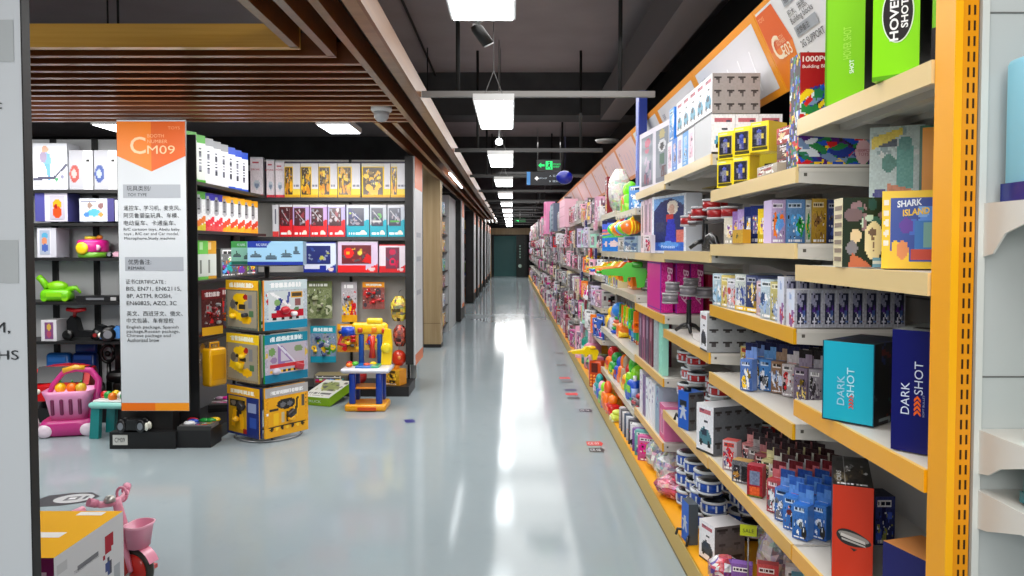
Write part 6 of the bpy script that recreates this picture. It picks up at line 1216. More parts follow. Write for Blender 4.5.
for i, (a, b, c, c2, nm) in enumerate(rows2):
    x0, x1 = bx(a), bx(b) - .005; w = x1 - x0; h = .325; c2 = {RED: (.82, .10, .14), TEA: (.10, .62, .70)}[c2]; cv = Cv(20, 30, c); cv.rect(0, 0, 1, .07, (.8, .8, .82)); cv.poly([(0, 1), (0, .62), (1, .55), (1, 1)], c2); cv.poly([(1, 1), (.55, .55), (1, .45)], c2); cv.bars(.1, .9, .88, .05, WHT, random.Random(i)); cv.ell(.72, .88, .13, .07, (.9, .85, .8))
    if i == 0: cv = Cv(8, 30, (.78, .78, .80)); cv.rect(0, .82, 1, 1, (.85, .25, .25)); cv.rect(.35, .15, .65, .6, (.4, .4, .45))
    o = carton('robot_car_box', (w, .18, h), cv, lite(c, .8), (.82, .82, .84)); put(o, ((x0 + x1) / 2, BKY + .105, BZ[1] + .005), 0, '%s window toy box, %s from the wing on the alcove second shelf' % (nm, ordn(i + 1)), 'toy box', 'window boxes on the alcove second shelf')
    if i:
        p = Cv(16, 20, (.28, .12, .15) if i < 5 else (.20, .21, .30)); p.blobs(random.Random(80 + i), 11, (.1, .1, .85, .9), [(.55, .2, .25), (.5, .5, .55), (.75, .7, .72)] if i < 5 else ([(.5, .52, .6), (.6, .55, .6), (.1, .15, .4)] if i != 6 else [(.25, .6, .2), (.5, .5, .52)]), .06, .14); p.rrect(.5, .45, .9, .05, .7, (.75, .75, .78))
        if i == 5: p.rect(0, .05, .28, .6, (.10, .13, .38)); p.ell(.14, .3, .08, .07, (.6, .7, .2))
        if i > 5: p.rect(.1, .68, .85, .82, (.25, .6, .2) if i == 7 else (.75, .75, .75))
        window_part(o, (w, .18, h), (.08, .10, .78, .66), p)
for i, (a, b, h, c, c2, nm) in enumerate(((303, 336, .31, (.80, .84, .92), (.10, .16, .55), 'blue and white'), (337.5, 378, .318, (.80, .72, .82), (.85, .10, .12), 'red and lilac'), (379, 405.5, .285, (.85, .80, .84), (.80, .10, .14), 'red and white'))):
    x0, x1 = bx(a), bx(b) - .006; w = x1 - x0; cv = Cv(30, 26, c); cv.rect(0, .78, .7, 1, c2); cv.poly([(.6, 1), (1, .72), (1, 1)], c2); cv.rect(.0, .0, 1, .05, c2 if i != 1 else (.8, .78, .82)); cv.rect(.05, .72, .5, .88, lite(c2, .2)) if i == 0 else None; cv.ell(.85, .9, .08, .07, (.85, .75, .75))
    o = carton('fire_rescue_box' if i else 'police_set_box', (w, .18, h), cv, lite(c, .8), (.8, .8, .82)); put(o, ((x0 + x1) / 2, BKY + .105, BZ[2] + .005), 0, '%s wide window toy box, %s from the wing on the alcove third shelf' % (nm, ordn(i + 1)), 'toy box')
    p = Cv(26, 20, ((.14, .17, .42), (.42, .14, .16), (.45, .2, .28))[i]); p.blobs(random.Random(90 + i), 14, (.08, .15, .92, .9), ([(.5, .55, .65), (.2, .3, .6), (.7, .7, .3), (.6, .6, .7)], [(.6, .2, .2), (.3, .3, .32), (.8, .6, .2)], [(.3, .3, .4), (.7, .1, .25)])[i], .05, .10)
    if i == 1: p.ell(.24, .42, .17, .28, (.85, .10, .10)); p.ell(.22, .42, .06, .09, (.95, .65, .1)); p.ell(.62, .42, .08, .12, (.85, .8, .3)); p.poly([(.7, .9), (.85, .45), (1, .6), (1, 1)], (.8, .1, .1))
    if i == 2: p.ell(.5, .22, .25, .14, (.75, .15, .3)); p.ell(.5, .68, .25, .18, (.82, .10, .3)); p.rect(.38, .62, .62, .76, (.3, .25, .3))
    window_part(o, (w, .18, h), (.10, .12, .84, .72) if i != 2 else (.25, .1, .78, .86), p)
# hung cards under the shelves
HZ = lambda py: on_y(350, py, BKY + .1).z
HX = lambda px: on_y(px, 300, BKY + .1).x
def back_card(px0, px1, py0, py1, bg, hdr, bump, seed, lab, toys=None, lower=None, title=None, name='carded_toy', dy=0.):
    x0, x1, z0, z1 = HX(px0), HX(px1), HZ(py1), HZ(py0)
    return hang_card(name, x1 - x0, z1 - z0, bg, hdr, bump, seed, lab, ((x0 + x1) / 2, BKY + .1 + dy, z0), 0, toys=toys, lower=lower, title=title)
back_card(305.5, 332, 281, 318.5, (.50, .54, .38), (.42, .46, .30), (.45, .5, .32), 51, 'camouflage green hung card of army toys beside the rotating rack', toys=[(.35, .4, .25), (.62, .64, .5), (.75, .76, .66), (.3, .33, .22)])
back_card(341.5, 357, 282, 322, (.72, .70, .72), (.70, .68, .70), (.6, .5, .3), 52, 'slim grey hung card above the yellow tool cards', toys=[YEL, RED, (.3, .3, .35)], lower=(.92, .66, .10))
back_card(362.5, 384.5, 282, 309, (.55, .30, .28), (.96, .62, .10), RED, 53, 'orange headed hung card of red and black toys in the alcove', toys=[RED, (.25, .22, .25), (.75, .2, .2)], title='TOOLS')
back_card(310, 335.5, 326, 362.5, (.50, .58, .70), (.10, .60, .70), (.55, .55, .62), 54, 'teal headed hung card low in the alcove beside the rack', toys=[(.2, .25, .45), (.6, .6, .65), (.3, .6, .2), YEL], lower=(.1, .6, .72), title='POLICE')
back_card(337, 361, 324, 352, (.80, .55, .15), (.96, .66, .10), (.85, .3, .2), 55, 'orange tool set card hung above the toy workbench, nearer the rack', toys=[RED, YEL, (.3, .3, .3)], title='TOOL')
back_card(363.5, 388, 324, 350, (.85, .70, .3), (.97, .70, .10), YEL, 56, 'orange tool set card hung above the toy workbench, nearer the aisle', toys=[YEL, RED, BLU], title='TOOL')
p = on_y(399, 321, BKY + .05); o = bag('bagged_toy', [(.95, .80, .08), (.85, .68, .05), (.3, .25, .1), (.98, .86, .2)], (.17, .10, .26), 57, 'yellow bagged toy hanging at the aisle end of the alcove', p); MB().tube([(0, .0, .25), (0, .02, .30), (0, .2, .31)], .004, 6, GRY).build('hanging_hook', 'metal', o)
p = on_y(400, 346, BKY + .05); o = bag('bagged_toy', [(.55, .15, .10), (.75, .25, .12), (.3, .12, .1), (.85, .3, .2)], (.14, .10, .22), 58, 'dark red bagged toy hanging below the yellow one', p); MB().tube([(0, .0, .21), (0, .02, .25), (0, .2, .255)], .004, 6, GRY).build('hanging_hook', 'metal', o)
p = on_y(399, 358, BKY + .05); o = MB().ell((0, 0, 0), (.075, .06, .085), (.82, .22, .12), 18, 12).build('toy_ball', 'plastic'); put(o, p, 0, 'red toy ball hanging below the dark red bag', 'ball'); m = MB(); m.ell((.01, -.055, .01), (.02, .012, .02), (.9, .55, .3), 10, 6); m.build('valve_mark', 'plastic', o); MB().tube([(0, 0, .08), (0, .01, .14)], .004, 6, GRY).build('string', 'matte', o)
cv = cv_art(14, 10, (.97, .68, .08), 59, [(.2, .15, .1), (.9, .55, .1), (.98, .8, .2)], (.25, .18, .08)); o = carton('toy_dumper_box', (.24, .15, .155), cv, (.92, .60, .08), (.85, .62, .15)); put(o, (-1.22, BKY - .03, .1025), -.35, 'orange yellow toy truck box on the plinth beside the partition', 'toy box')
MB().cbox((0, 0, .17), (.12, .08, .03), (.9, .55, .1)).build('truck_top', 'plastic', o)
o = MB().ell((0, 0, .085), (.085, .085, .085), (.68, .12, .16), 20, 14).build('toy_ball', 'plastic'); put(o, (-1.56, BKY - .06, .1012), 0, 'dark red ball on the plinth behind the toy workbench', 'ball'); MB().lathe([(.0845, -.004), (.0862, 0), (.0845, .004)], (0, 0, .085), 20, (.5, .08, .1)).build('seam', 'plastic', o)
# white and lime box lying tilted on the floor
o = carton('toy_truck_box', (.30, .42, .085), (.62, .80, .10), (.58, .78, .08), Cv(24, 34, (.85, .85, .82)).poly([(.05, .2), (.6, .1), (.95, .5), (.4, .65)], (.55, .58, .35)).blobs(random.Random(4), 14, (.1, .12, .9, .6), [(.35, .4, .2), (.75, .72, .2), (.3, .3, .3), (.6, .65, .4)], .04, .1).bars(.1, .9, .75, .06, (.35, .35, .35), random.Random(3)).bars(.1, .7, .87, .05, (.5, .5, .45), random.Random(5)))
put(o, (-1.78, 7.33, .0), -.35, 'white topped lime green toy truck box lying on the floor before the alcove', 'toy box'); o.rotation_euler = (.22, 0, -.35); o.location.z = .048
txt('TRUCK', o, (-.10, -.2112, .03), (1,0,0), (0,0,1), (.9, .95, .8), w=.16, h=.025, bold=.02)
o = carton('toy_truck_box', (.34, .22, .11), cv_art(14, 8, (.35, .33, .30), 64), (.25, .24, .22), (.6, .55, .4)); put(o, (-1.82, 7.70, .1012), 0, 'dark boxed toy on the plinth behind the white and lime box', 'toy box')
# ------------------------------------------------------------------ rotating rack with hung toy sets
ra = PI * .5 - .42
RC = Vector((-1.945, 6.03, 0)); RT = .95            # turned so two faces show
rack = empty('rotating_rack', 'rotating display rack with wire foot ring hung with carded tool toys', 'display rack', RC, RT)
MB().cyl((0, 0, .03), (0, 0, 1.36), .02, n=12, col=(.5, .5, .5)).build('pole', 'metal', rack)
MB().tube([(.255 * math.cos(2*PI*k/24), .255 * math.sin(2*PI*k/24), .008) for k in range(25)], .007, 8, (.62, .63, .65)).build('foot_ring', 'metal', rack)
for q in range(3): MB().tube([(0, 0, .05), (.12 * math.cos(q * 2.09), .12 * math.sin(q * 2.09), .03), (.25 * math.cos(q * 2.09), .25 * math.sin(q * 2.09), .008)], .006, 6, (.35, .36, .38)).build('foot_spoke', 'metal', rack)
TI = [(.86, 1.275), (.455, .86), (.035, .452)]
for z0, z1 in TI:
    MB().box((-.17, -.17, z1 - .03), (.17, .17, z1 - .022), (.2, .2, .21)).build('tier_frame', 'powder', rack)
RM = Matrix.Translation(RC) @ Matrix.Rotation(RT, 4, 'Z')
def art_truck(c):
    c.rect(.08, .22, .92, .82, (.80, .83, .84)); c.poly([(.12, .26), (.2, .24), (.62, .52), (.58, .56)], (.94, .94, .95)); c.rrect(.33, .50, .10, .26, .4, (.12, .2, .55)); c.rrect(.55, .36, .05, .24, .2, (.25, .3, .6)); c.rect(.62, .24, .88, .36, (.85, .62, .10)); c.rect(.64, .27, .86, .33, (.3, .25, .2))
    c.rect(.70, .40, .84, .54, (.55, .35, .35)); c.rect(.16, .66, .28, .76, (.70, .08, .16)); c.rect(.28, .62, .9, .76, (.75, .08, .18)); c.ell(.3, .45, .07, .06, (.5, .65, .4)); c.ell(.74, .6, .06, .04, (.35, .5, .35))
    for x in (.22, .42, .6, .76): c.ell(x, .78, .045, .035, BLK)
def art_crane(c):
    c.rect(.06, .21, .94, .82, (.74, .70, .75)); c.poly([(.30, .24), (.38, .24), (.70, .60), (.30, .62)], (.58, .46, .68)); c.poly([(.36, .34), (.58, .58), (.36, .58)], (.80, .77, .82)); c.rrect(.5, .42, .6, .04, .8, (.86, .85, .9)); c.rect(.12, .62, .92, .69, (.80, .20, .22)); c.rect(.12, .74, .92, .81, (.95, .72, .15))
    for k in range(6): c.ell(.2 + k * .12, .775, .03, .025, (.15, .12, .1))
    c.ell(.16, .36, .08, .08, (.45, .6, .35)); c.ell(.78, .34, .1, .07, (.5, .58, .4)); c.ell(.2, .54, .08, .06, (.6, .5, .65))
def art_tools(c):
    c.rect(.06, .21, .94, .90, (.93, .66, .06)); c.ell(.48, .36, .22, .11, (.15, .14, .14)); c.ell(.40, .37, .07, .05, (.42, .42, .44)); c.ell(.56, .37, .07, .05, (.42, .42, .44)); c.rect(.10, .42, .3, .47, (.2, .17, .15)); c.rect(.36, .52, .44, .74, (.80, .72, .55)); c.rect(.47, .52, .52, .74, (.2, .18, .16)); c.rrect(.72, .45, .10, .44, .12, (.98, .74, .10)); c.rrect(.72, .45, .05, .36, .12, (.25, .2, .12)); c.rect(.18, .52, .3, .76, (.97, .76, .1)); c.rect(.84, .25, .92, .48, (.35, .33, .3)); c.rect(.06, .78, .94, .80, (.2, .16, .08))
    for k in range(7): c.ell(.14 + k * .12, .84, .04, .035, (.98, .80, .2) if k % 2 else (.2, .17, .1))
def art_digger(c):
    c.rect(.05, .21, .95, .95, (.62, .58, .50)); c.ell(.45, .36, .22, .10, (.97, .78, .06)); c.rect(.36, .40, .56, .62, (.95, .74, .06)); c.rect(.42, .50, .62, .58, (.2, .18, .16)); c.rrect(.30, .70, .42, .16, .3, (.98, .80, .08)); c.ell(.64, .80, .16, .09, (.95, .72, .05)); c.rect(.70, .3, .82, .55, (.5, .5, .52)); c.ell(.62, .34, .07, .06, (.65, .12, .12)); c.rect(.72, .62, .86, .74, (.3, .45, .3)); c.ell(.22, .5, .08, .1, (.4, .38, .36)); c.ell(.34, .47, .05, .04, BLK)
def art_drill(c):
    c.rect(.04, .21, .96, .95, (.80, .60, .10)); c.rect(.62, .21, .96, .95, (.12, .18, .45)); c.rect(.10, .28, .56, .42, (.14, .13, .13)); c.rect(.30, .40, .46, .66, (.16, .15, .15)); c.rrect(.22, .66, .12, .36, .2, (.97, .72, .06)); c.rrect(.46, .72, .12, .32, -.1, (.96, .70, .08)); c.ell(.2, .35, .08, .05, (.5, .45, .4)); c.rect(.66, .3, .90, .5, (.55, .6, .75)); c.rect(.7, .6, .92, .8, (.2, .32, .65)); c.rect(.5, .86, .62, .95, (.6, .1, .1))
def rack_face(tier, side, bg, hdr, toys, lab, edge_c, seed, n=2, lower=None, title=None, w=.405, art=None):
    """n equal cards hung one behind the other on one face"""
    z0, z1 = TI[tier]; h = z1 - z0 - .035; a = {'front': 0, 'left': -PI / 2, 'right': PI / 2, 'back': PI}[side]
    for q in range(n):
        rr = Matrix.Rotation(a, 4, 'Z'); off = rr @ Vector((0, -.235 + q * .022, z0 + .004)); p = RM @ Vector((off.x, off.y, off.z))
        if q == 0:
            first = hang_card('carded_tool_set', w, h, bg, hdr, toys[0], seed, lab, p, RT + a, toys=toys, lower=lower, title=title, grp=None, art=art)
            MB().box((-w/2 - .0015, 0, 0), (-w/2, .012, h), edge_c).build('card_edge', 'print', first)
        else:
            w = .385; o = MB().box((-w/2, 0, 0), (w/2, .012, h), edge_c, front=bg).build('carded_tool_set', 'print'); put(o, p, RT + a, 'card hung directly behind the ' + lab.split(' on ')[0], 'toy pack'); hook(o, h * .97, .012)
YT = [(.97, .74, .08), (.2, .18, .16), (.95, .66, .05), (.3, .3, .32)]
rack_face(0, 'front', (.72, .76, .80), (.78, .84, .86), [(.75, .10, .16), WHT, (.1, .2, .55), (.6, .62, .66)], 'white and teal carded set with red truck on top tier of rotating rack', (.9, .55, .08), 61, lower=(.1, .55, .7), title='TRANSPORT', art=art_truck)
rack_face(1, 'front', (.72, .68, .76), (.08, .52, .62), [(.78, .76, .82), (.7, .2, .25), (.85, .72, .3), (.5, .45, .55)], 'teal headed carded set with lilac crane on middle tier of rotating rack', (.08, .55, .22), 62, lower=(.08, .48, .62), title='RESCUE', art=art_crane)
rack_face(2, 'front', (.90, .62, .08), (.70, .68, .68), [(.97, .70, .06), (.18, .17, .18), (.25, .22, .2), (.98, .78, .2)], 'yellow carded power tool set on bottom tier of rotating rack', (.95, .68, .10), 63, lower=(.94, .68, .12), title='POWER TOOLS', art=art_tools)
rack_face(0, 'left', (.40, .42, .38), (.93, .70, .10), [YEL, (.2, .2, .22), (.3, .5, .3), (.6, .62, .6)], 'yellow headed carded set on left face of rack top tier', (.2, .5, .2), 64, title='BUILD', art=art_digger)
rack_face(1, 'left', (.58, .50, .38), (.97, .80, .10), [YEL, (.95, .78, .1), (.5, .1, .12), (.3, .3, .3)], 'yellow headed carded digger on left face of rack middle tier', (.5, .45, .42), 65, title='TOOL', art=art_digger)
rack_face(2, 'left', (.16, .20, .42), (.93, .68, .10), [(.95, .7, .1), (.15, .14, .14), (.1, .2, .5), (.2, .3, .6)], 'navy and yellow carded drill on left face of rack bottom tier', (.12, .2, .5), 66, title='DRILL', art=art_drill)
# wide boxes lying on top of the rack
for i, (dx, dy, c, c2, w, nm) in enumerate(((-.10, .06, (.55, .78, .70), (.10, .42, .35), .30, 'pale green toy box with dark green band'), (.13, -.02, (.62, .80, .92), (.08, .20, .62), .42, 'pale blue toy box with navy title band'))):
    h = .185; cv = Cv(40, 22, c); cv.rect(0, .86, 1, 1, c2); cv.poly([(0, 0), (.42, 0), (.34, .26), (0, .26)], c2) if i else cv.rect(0, .0, .4, .28, (.25, .62, .3)); r = random.Random(i)
    for x, y, k in ((.15, .6, .09), (.42, .68, .10), (.7, .58, .09), (.88, .45, .06)): cv.ell(x, y, k, k * .9, dark(c, .55)); cv.rect(x - k, y + .05, x + k, y + .1, (.25, .32, .4)); cv.rect(x - .02, y - .2, x + .01, y, dark(c, .5))
    o = carton('drone_toy_box', (w, .16, h), cv, dark(c, .8), lite(c, .6)); pz = RM @ Vector((dx, dy, 1.362 if not i else 1.362)); 
    put(o, ((-2.10, -1.845)[i], (6.16, 5.98)[i], 1.3605), (.12, .10)[i], nm + ' lying on top of the rotating rack', 'toy box')
    txt('R/C SERIES', o, (-w * .34, -.0812, h * .80), (1,0,0), (0,0,1), (.85, .9, .95), w=w * .2, h=.018)
MB().box((-.2, -.2, 1.352), (.2, .2, 1.36), (.25, .25, .26)).build('top_plate', 'powder', rack)
# ------------------------------------------------------------------ toy workbench
wbn = empty('toy_workbench', 'toy workbench with blue legs, white top and yellow arch before the alcove', 'toy', (on_z(372, 404, 0).x, 7.02, 0))
MB().rbox((0, 0, .035), (.40, .30, .07), .02, (.97, .66, .06)).build('base_tray', 'plastic', wbn); MB().cbox((.02, -.155, .03), (.18, .02, .03), (.85, .30, .08)).build('base_grip', 'plastic', wbn)
for x in (-.13, .13):
    for y in (-.10, .10): MB().rbox((x, y, .22), (.062, .05, .31), .015, (.06, .22, .62)).build('leg', 'plastic', wbn)
MB().rbox((0, 0, .225), (.26, .22, .02), .008, (.96, .58, .08)).build('shelf', 'plastic', wbn)
MB().rbox((0, 0, .40), (.48, .32, .05), .03, (.84, .84, .88)).build('bench_top', 'plastic', wbn)
MB().rbox((-.02, -.02, .43), (.16, .22, .03), .012, (.10, .42, .75)).build('blue_tray', 'plastic', wbn); MB().rbox((.09, -.03, .43), (.08, .2, .03), .012, (.10, .60, .45)).build('green_tray', 'plastic', wbn)
for i, (x, y, c) in enumerate(((-.17, -.06, ORG), (-.13, .03, (.35, .75, .2)), (-.19, .05, RED), (.0, -.05, (.9, .35, .2)), (.05, .02, YEL))): MB().ell((x, y, .446), (.035, .03, .022), c, 12, 8).build('loose_tool', 'plastic', wbn)
for x in (-.085, .10): MB().rbox((x, .11, .575), (.05, .045, .32), .012, (.08, .30, .62)).build('post', 'plastic', wbn)
MB().rbox((.0, .11, .79), (.36, .06, .12), .03, (.98, .80, .06)).build('arch', 'plastic', wbn); MB().rbox((.05, .11, .86), (.16, .055, .07), .02, (.98, .82, .10)).build('arch_top', 'plastic', wbn)
MB().prism([(.12, .43), (.22, .43), (.235, .62), (.22, .78), (.16, .80), (.13, .62)], (0, .05, 0), (1,0,0), (0,0,1), (0, .05, 0), (.98, .82, .05)).build('side_panel', 'plastic', wbn)
MB().lathe([(.05, 0), (.052, -.014), (.03, -.02), (.003, -.02)], (.175, .05, .60), 16, (.97, .86, .15), 'y').build('round_dial', 'plastic', wbn)
MB().cyl((-.14, .06, .77), (-.26, .06, .76), .042, .05, 14, (.10, .28, .75)).build('drill_body', 'plastic', wbn); MB().cyl((-.26, .06, .76), (-.30, .06, .755), .03, .012, 12, (.06, .18, .5)).build('drill_tip', 'plastic', wbn)
MB().tube([(.03, .075, .72), (.035, .07, .62), (.03, .075, .50)], [.03, .022, .035], 12, (.85, .20, .10)).build('hanging_saw', 'plastic', wbn)
for i, (x, z, c) in enumerate(((-.09, .775, (.75, .30, .10)), (.05, .78, (.95, .52, .08)), (.15, .77, (.80, .25, .10)))): MB().rbox((x, .075, z), (.05, .03, .05), .01, c).build('knob', 'plastic', wbn)
MB().tube([(-.21, .10, .80), (-.28, .09, .70), (-.30, .06, .64), (-.22, .05, .62)], [.02, .02, .018, .016], 8, (.80, .12, .18)).build('red_hose', 'plastic', wbn)
wbn.scale = (.94, 1, .93)
# ------------------------------------------------------------------ further along the left of the aisle
struct('column_1', MB().box((-1.385, 11.3, 0), (-1.065, 11.62, ZC), (.62, .52, .38)), 'pale_wood', 'pale wooden column standing beyond the toy alcove')
struct('trim_3', MB().box((-1.39, 11.295, 0), (-1.06, 11.625, .05), BLK), 'dark_steel', 'black foot of the wooden column')
o = MB().box((-1.388, 11.296, .36), (-1.062, 11.30, .364), (.35, .28, .2)).build('column_seam', 'matte'); o.name = 'trim_4'; o['kind'] = 'structure'
ws = empty('wall_shelving', 'narrow white shelving with small shelves just beyond the wooden column', 'shelving', (-1.13, 12.5, 0))
MB().box((-.35, -.85, 0), (-.33, .85, 2.4), (.74, .75, .76)).box((-.33, .84, 0), (.0, .85, 2.4), (.74, .75, .76)).build('back_panel', 'powder', ws)
FZ = [2.05, 1.72, 1.42, 1.10, .82, .50, .18]
for z in FZ: MB().box((-.32, -.84, z - .02), (.0, .84, z), DK).build('shelf', 'powder', ws)
PC = [((.25, .58, .80), 'blue'), ((.90, .62, .18), 'amber'), ((.86, .66, .25), 'ochre'), ((.20, .62, .62), 'teal'), ((.62, .32, .20), 'rust red'), ((.86, .88, .92), 'white'), ((.90, .65, .15), 'yellow')]
for i, z in enumerate(FZ):
    for j in range(3):
        c = PC[i][0] if j % 2 == 0 else lite(PC[i][0], .8); o = carton('boxed_toy', (.32, .18, .20), cv_art(8, 8, c, 750 + i * 3 + j), lite(c), WHT); put(o, (-1.24, 12.0 + .45 * j, z + .0012), PI / 2, '%s boxed toy, %s along the %s small shelf beyond the wooden column' % (PC[i][1], ordn(j + 1), ordn(i + 1)), 'toy box', 'boxed toys beyond the wooden column')
def end_panel(y, lab_sign, dark_w=.10, x=-1.02, ln=.9):
    m = MB().box((x - dark_w, y, .02), (x, y + ln + .3, 2.42), DK).build('partition', 'dark_steel'); m['kind'] = 'structure'; m.name = 'partition_%d' % (4 + len([o for o in bpy.data.objects if o.name.startswith('partition_')]))
    s = MB().box((x + .0005, y + .03, .28), (x + .022, y + .7, 2.42), (.82, .83, .84)).build('booth_sign', 'print'); tag(s, lab_sign, 'sign', 'booth signs seen edge-on along the aisle')
    MB().box((x + .022, y + .03, .28), (x + .0235, y + .7, .36), (.88, .45, .1)).build('footer_strip', 'print', s); MB().box((x + .022, y + .03, 2.1), (x + .0235, y + .7, 2.42), (.88, .42, .1)).build('header', 'print', s)
struct('wall_aisle', MB().box((-1.30, 13.5, 0), (-1.12, 15.1, 2.42), (.74, .75, .76)), 'grey_wall')
for i, y in enumerate((15.15, 20.2, 22.6, 25.2, 28.6, 31.5, 34.2)): end_panel(y, 'white booth sign seen edge-on beside the aisle, %s beyond the wooden column' % ordn(i + 1), .12 if i == 0 else .22)
for i, (y0, y1) in enumerate(((16.4, 20.0), (20.6 + .8, 22.4), (23.9, 25.0), (26.5, 28.4), (29.9, 31.3), (32.8, 34.0))):
    sh = empty('aisle_shelving', 'dark shelving bay with mixed toys beyond the %s edge-on booth sign' % ordn(i + 1), 'shelving', (-1.35, (y0 + y1) / 2, 0)); L = (y1 - y0) / 2
    MB().box((-.25, -L, 0), (-.23, L, 2.3), (.62, .63, .64)).build('back_panel', 'powder', sh)
    for z in (2.0, 1.6, 1.2, .8, .4, .08): MB().box((-.23, -L, z - .03), (.05, L, z), DK).build('shelf', 'powder', sh)
    for q, z in enumerate((2.0, 1.6, 1.2, .8, .4, .08)):
        for j in range(2 if i < 2 else 1):
            c = R.choice([ORG, RED, WHT, LIM, GRY, YEL, (.5, .5, .55), BLU, (.8, .4, .3)]); nmc = CN.get(c, {(.5, .5, .55): 'slate', (.8, .4, .3): 'terracotta'}.get(c)); n_ = 2 if i < 2 else 1
            w = (y1 - y0) / n_ * .8; o = carton('boxed_toy', (w, .2, .26), cv_art(8, 6, c, 800 + i * 20 + q * 2 + j), dark(c, .8), lite(c)); put(o, (-1.40, y0 + (y1 - y0) * (j + .5) / n_, z + .0012), PI / 2, '%s boxed toy%s on the %s shelf down beyond the %s edge-on sign' % (nmc, ' nearer the camera' if (n_ == 2 and j == 0) else (' further off' if n_ == 2 else ''), ordn(q + 1), ordn(i + 1)), 'toy box', 'boxed toys along the left of the aisle')
# ================================================================== LEFT: RIDE-ON TOYS
LY_ = 6.75; LZ = lambda py: on_y(80, py, LY_).z; LX = lambda px: on_y(px, 250, LY_).x
rs = empty('ride_on_shelving', 'black framed shelving with pale back, filled with boxed baby toys and ride-on cars', 'shelving', (0, LY_, 0))
x0, x1 = -6.4, -2.98
MB().box((x0, .36, 0), (x1, .38, 2.5), (.84, .85, .86)).build('back_panel', 'powder', rs)
for z in (LZ(190), LZ(223), LZ(258), LZ(302), LZ(341.5)): MB().box((x0, 0, z - .025), (x1, .36, z), DK).build('shelf', 'powder', rs)
for px in (32, 75.5, 117): MB().box((LX(px) - .022, .325, 0), (LX(px) + .022, .359, 2.5), DK).build('upright', 'powder', rs)
MB().box((x0, -.30, 0), (x1, .36, .12), DK).build('plinth', 'powder', rs)
def lbox(px0, px1, py0, py1, cv, side, lab, name='baby_toy_box', d=.2, dy=.12, rz=0., win=None, top=WHT):
    a, b, z0, z1 = LX(px0), LX(px1), LZ(py1), LZ(py0); o = carton(name, (b - a, d, z1 - z0), cv, side, top); put(o, ((a + b) / 2, LY_ + dy, z0 + .0012), rz, lab, 'toy box')
    if win: window_part(o, (b - a, d, z1 - z0), *win)
    return o
cv = Cv(30, 36, (.86, .87, .90)); cv.ell(.36, .14, .10, .08, (.85, .65, .55)); cv.rect(.30, .2, .42, .42, (.55, .68, .88)); cv.poly([(.26, .25), (.5, .22), (.55, .45), (.3, .45)], (.45, .65, .88)); cv.poly([(.32, .45), (.5, .45), (.52, .78), (.44, .82), (.4, .6)], (.40, .62, .90)); cv.ell(.3, .3, .1, .12, (.6, .55, .65)); cv.poly([(0, .74), (.6, .72), (1, .42), (1, .48), (.62, .78), (0, .8)], (.30, .30, .38)); cv.ell(.68, .78, .05, .04, (.3, .6, .4)); cv.ell(.85, .72, .04, .05, (.5, .5, .6)); cv.rect(.05, .9, .4, .93, GRY)
lbox(33.5, 67.5, 143, 189.5, cv, (.82, .83, .86), 'large white toy box picturing a child in pale blue, top shelf by the near sign')
for i, (a, b, c, lab) in enumerate(((69.5, 93, (.65, .30, .28), 'white toy box with a red toy picture on the top shelf of the ride-on display'), (94.5, 118, (.25, .32, .55), 'white toy box with a blue toy picture on the top shelf of the ride-on display'))):
    cv = Cv(22, 34, (.86, .86, .87)); cv.rect(0, 0, .58, 1, (.66, .66, .69)); cv.ell(.22, .6, .2, .22, c); cv.ell(.2, .6, .1, .12, lite(c)); cv.rect(.72, .25, .85, .28, BLK); cv.rect(.68, .5, .88, .62, (.90, .85, .8)); cv.rect(.68, .66, .88, .8, (.88, .82, .82)); lbox(a, b, 150, 189.5, cv, (.7, .7, .72), lab)
p = Cv(14, 20, (.72, .70, .76)); p.ell(.5, .38, .30, .25, (.92, .62, .12)); p.ell(.5, .7, .32, .24, (.85, .30, .12)); p.ell(.4, .45, .1, .1, (.6, .1, .1))
cv = Cv(20, 20, (.82, .80, .86)); cv.rect(0, 0, .32, 1, (.30, .30, .58)); lbox(34.5, 67, 193, 221.5, cv, (.3, .3, .55), 'violet sided window box with an orange toy, second shelf of the ride-on display', win=((.46, .1, .92, .92), p))
cv = Cv(26, 20, (.84, .86, .90)); cv.rect(.80, .0, 1, 1, (.28, .26, .50)); cv.ell(.30, .3, .08, .13, (.6, .5, .45)); cv.ell(.62, .32, .08, .14, (.55, .4, .4)); cv.ell(.42, .62, .2, .16, (.35, .68, .85)); cv.ell(.2, .7, .08, .1, (.3, .5, .75)); cv.ell(.62, .7, .08, .1, (.8, .6, .3)); cv.rect(.05, .08, .5, .16, (.5, .5, .58)); lbox(79, 113.5, 198.5, 221.5, cv, (.28, .26, .5), 'white and blue toy box with violet end, second shelf of the ride-on display')
lbox(114.5, 118, 200, 221.5, (.85, .85, .88), (.8, .8, .85), 'narrow white box almost hidden behind the orange-headed sign')
p = Cv(10, 20, (.66, .70, .78)); p.ell(.5, .22, .3, .14, (.35, .65, .80)); p.ell(.45, .45, .25, .16, (.85, .55, .4)); p.ell(.5, .72, .35, .16, (.3, .4, .7))
cv = Cv(14, 20, (.86, .86, .90)); cv.rect(.75, 0, 1, 1, (.8, .8, .84)); lbox(36, 55, 228, 257.5, cv, (.7, .7, .75), 'white window box with blue toy, third shelf of the ride-on display', win=((.15, .08, .68, .9), p))
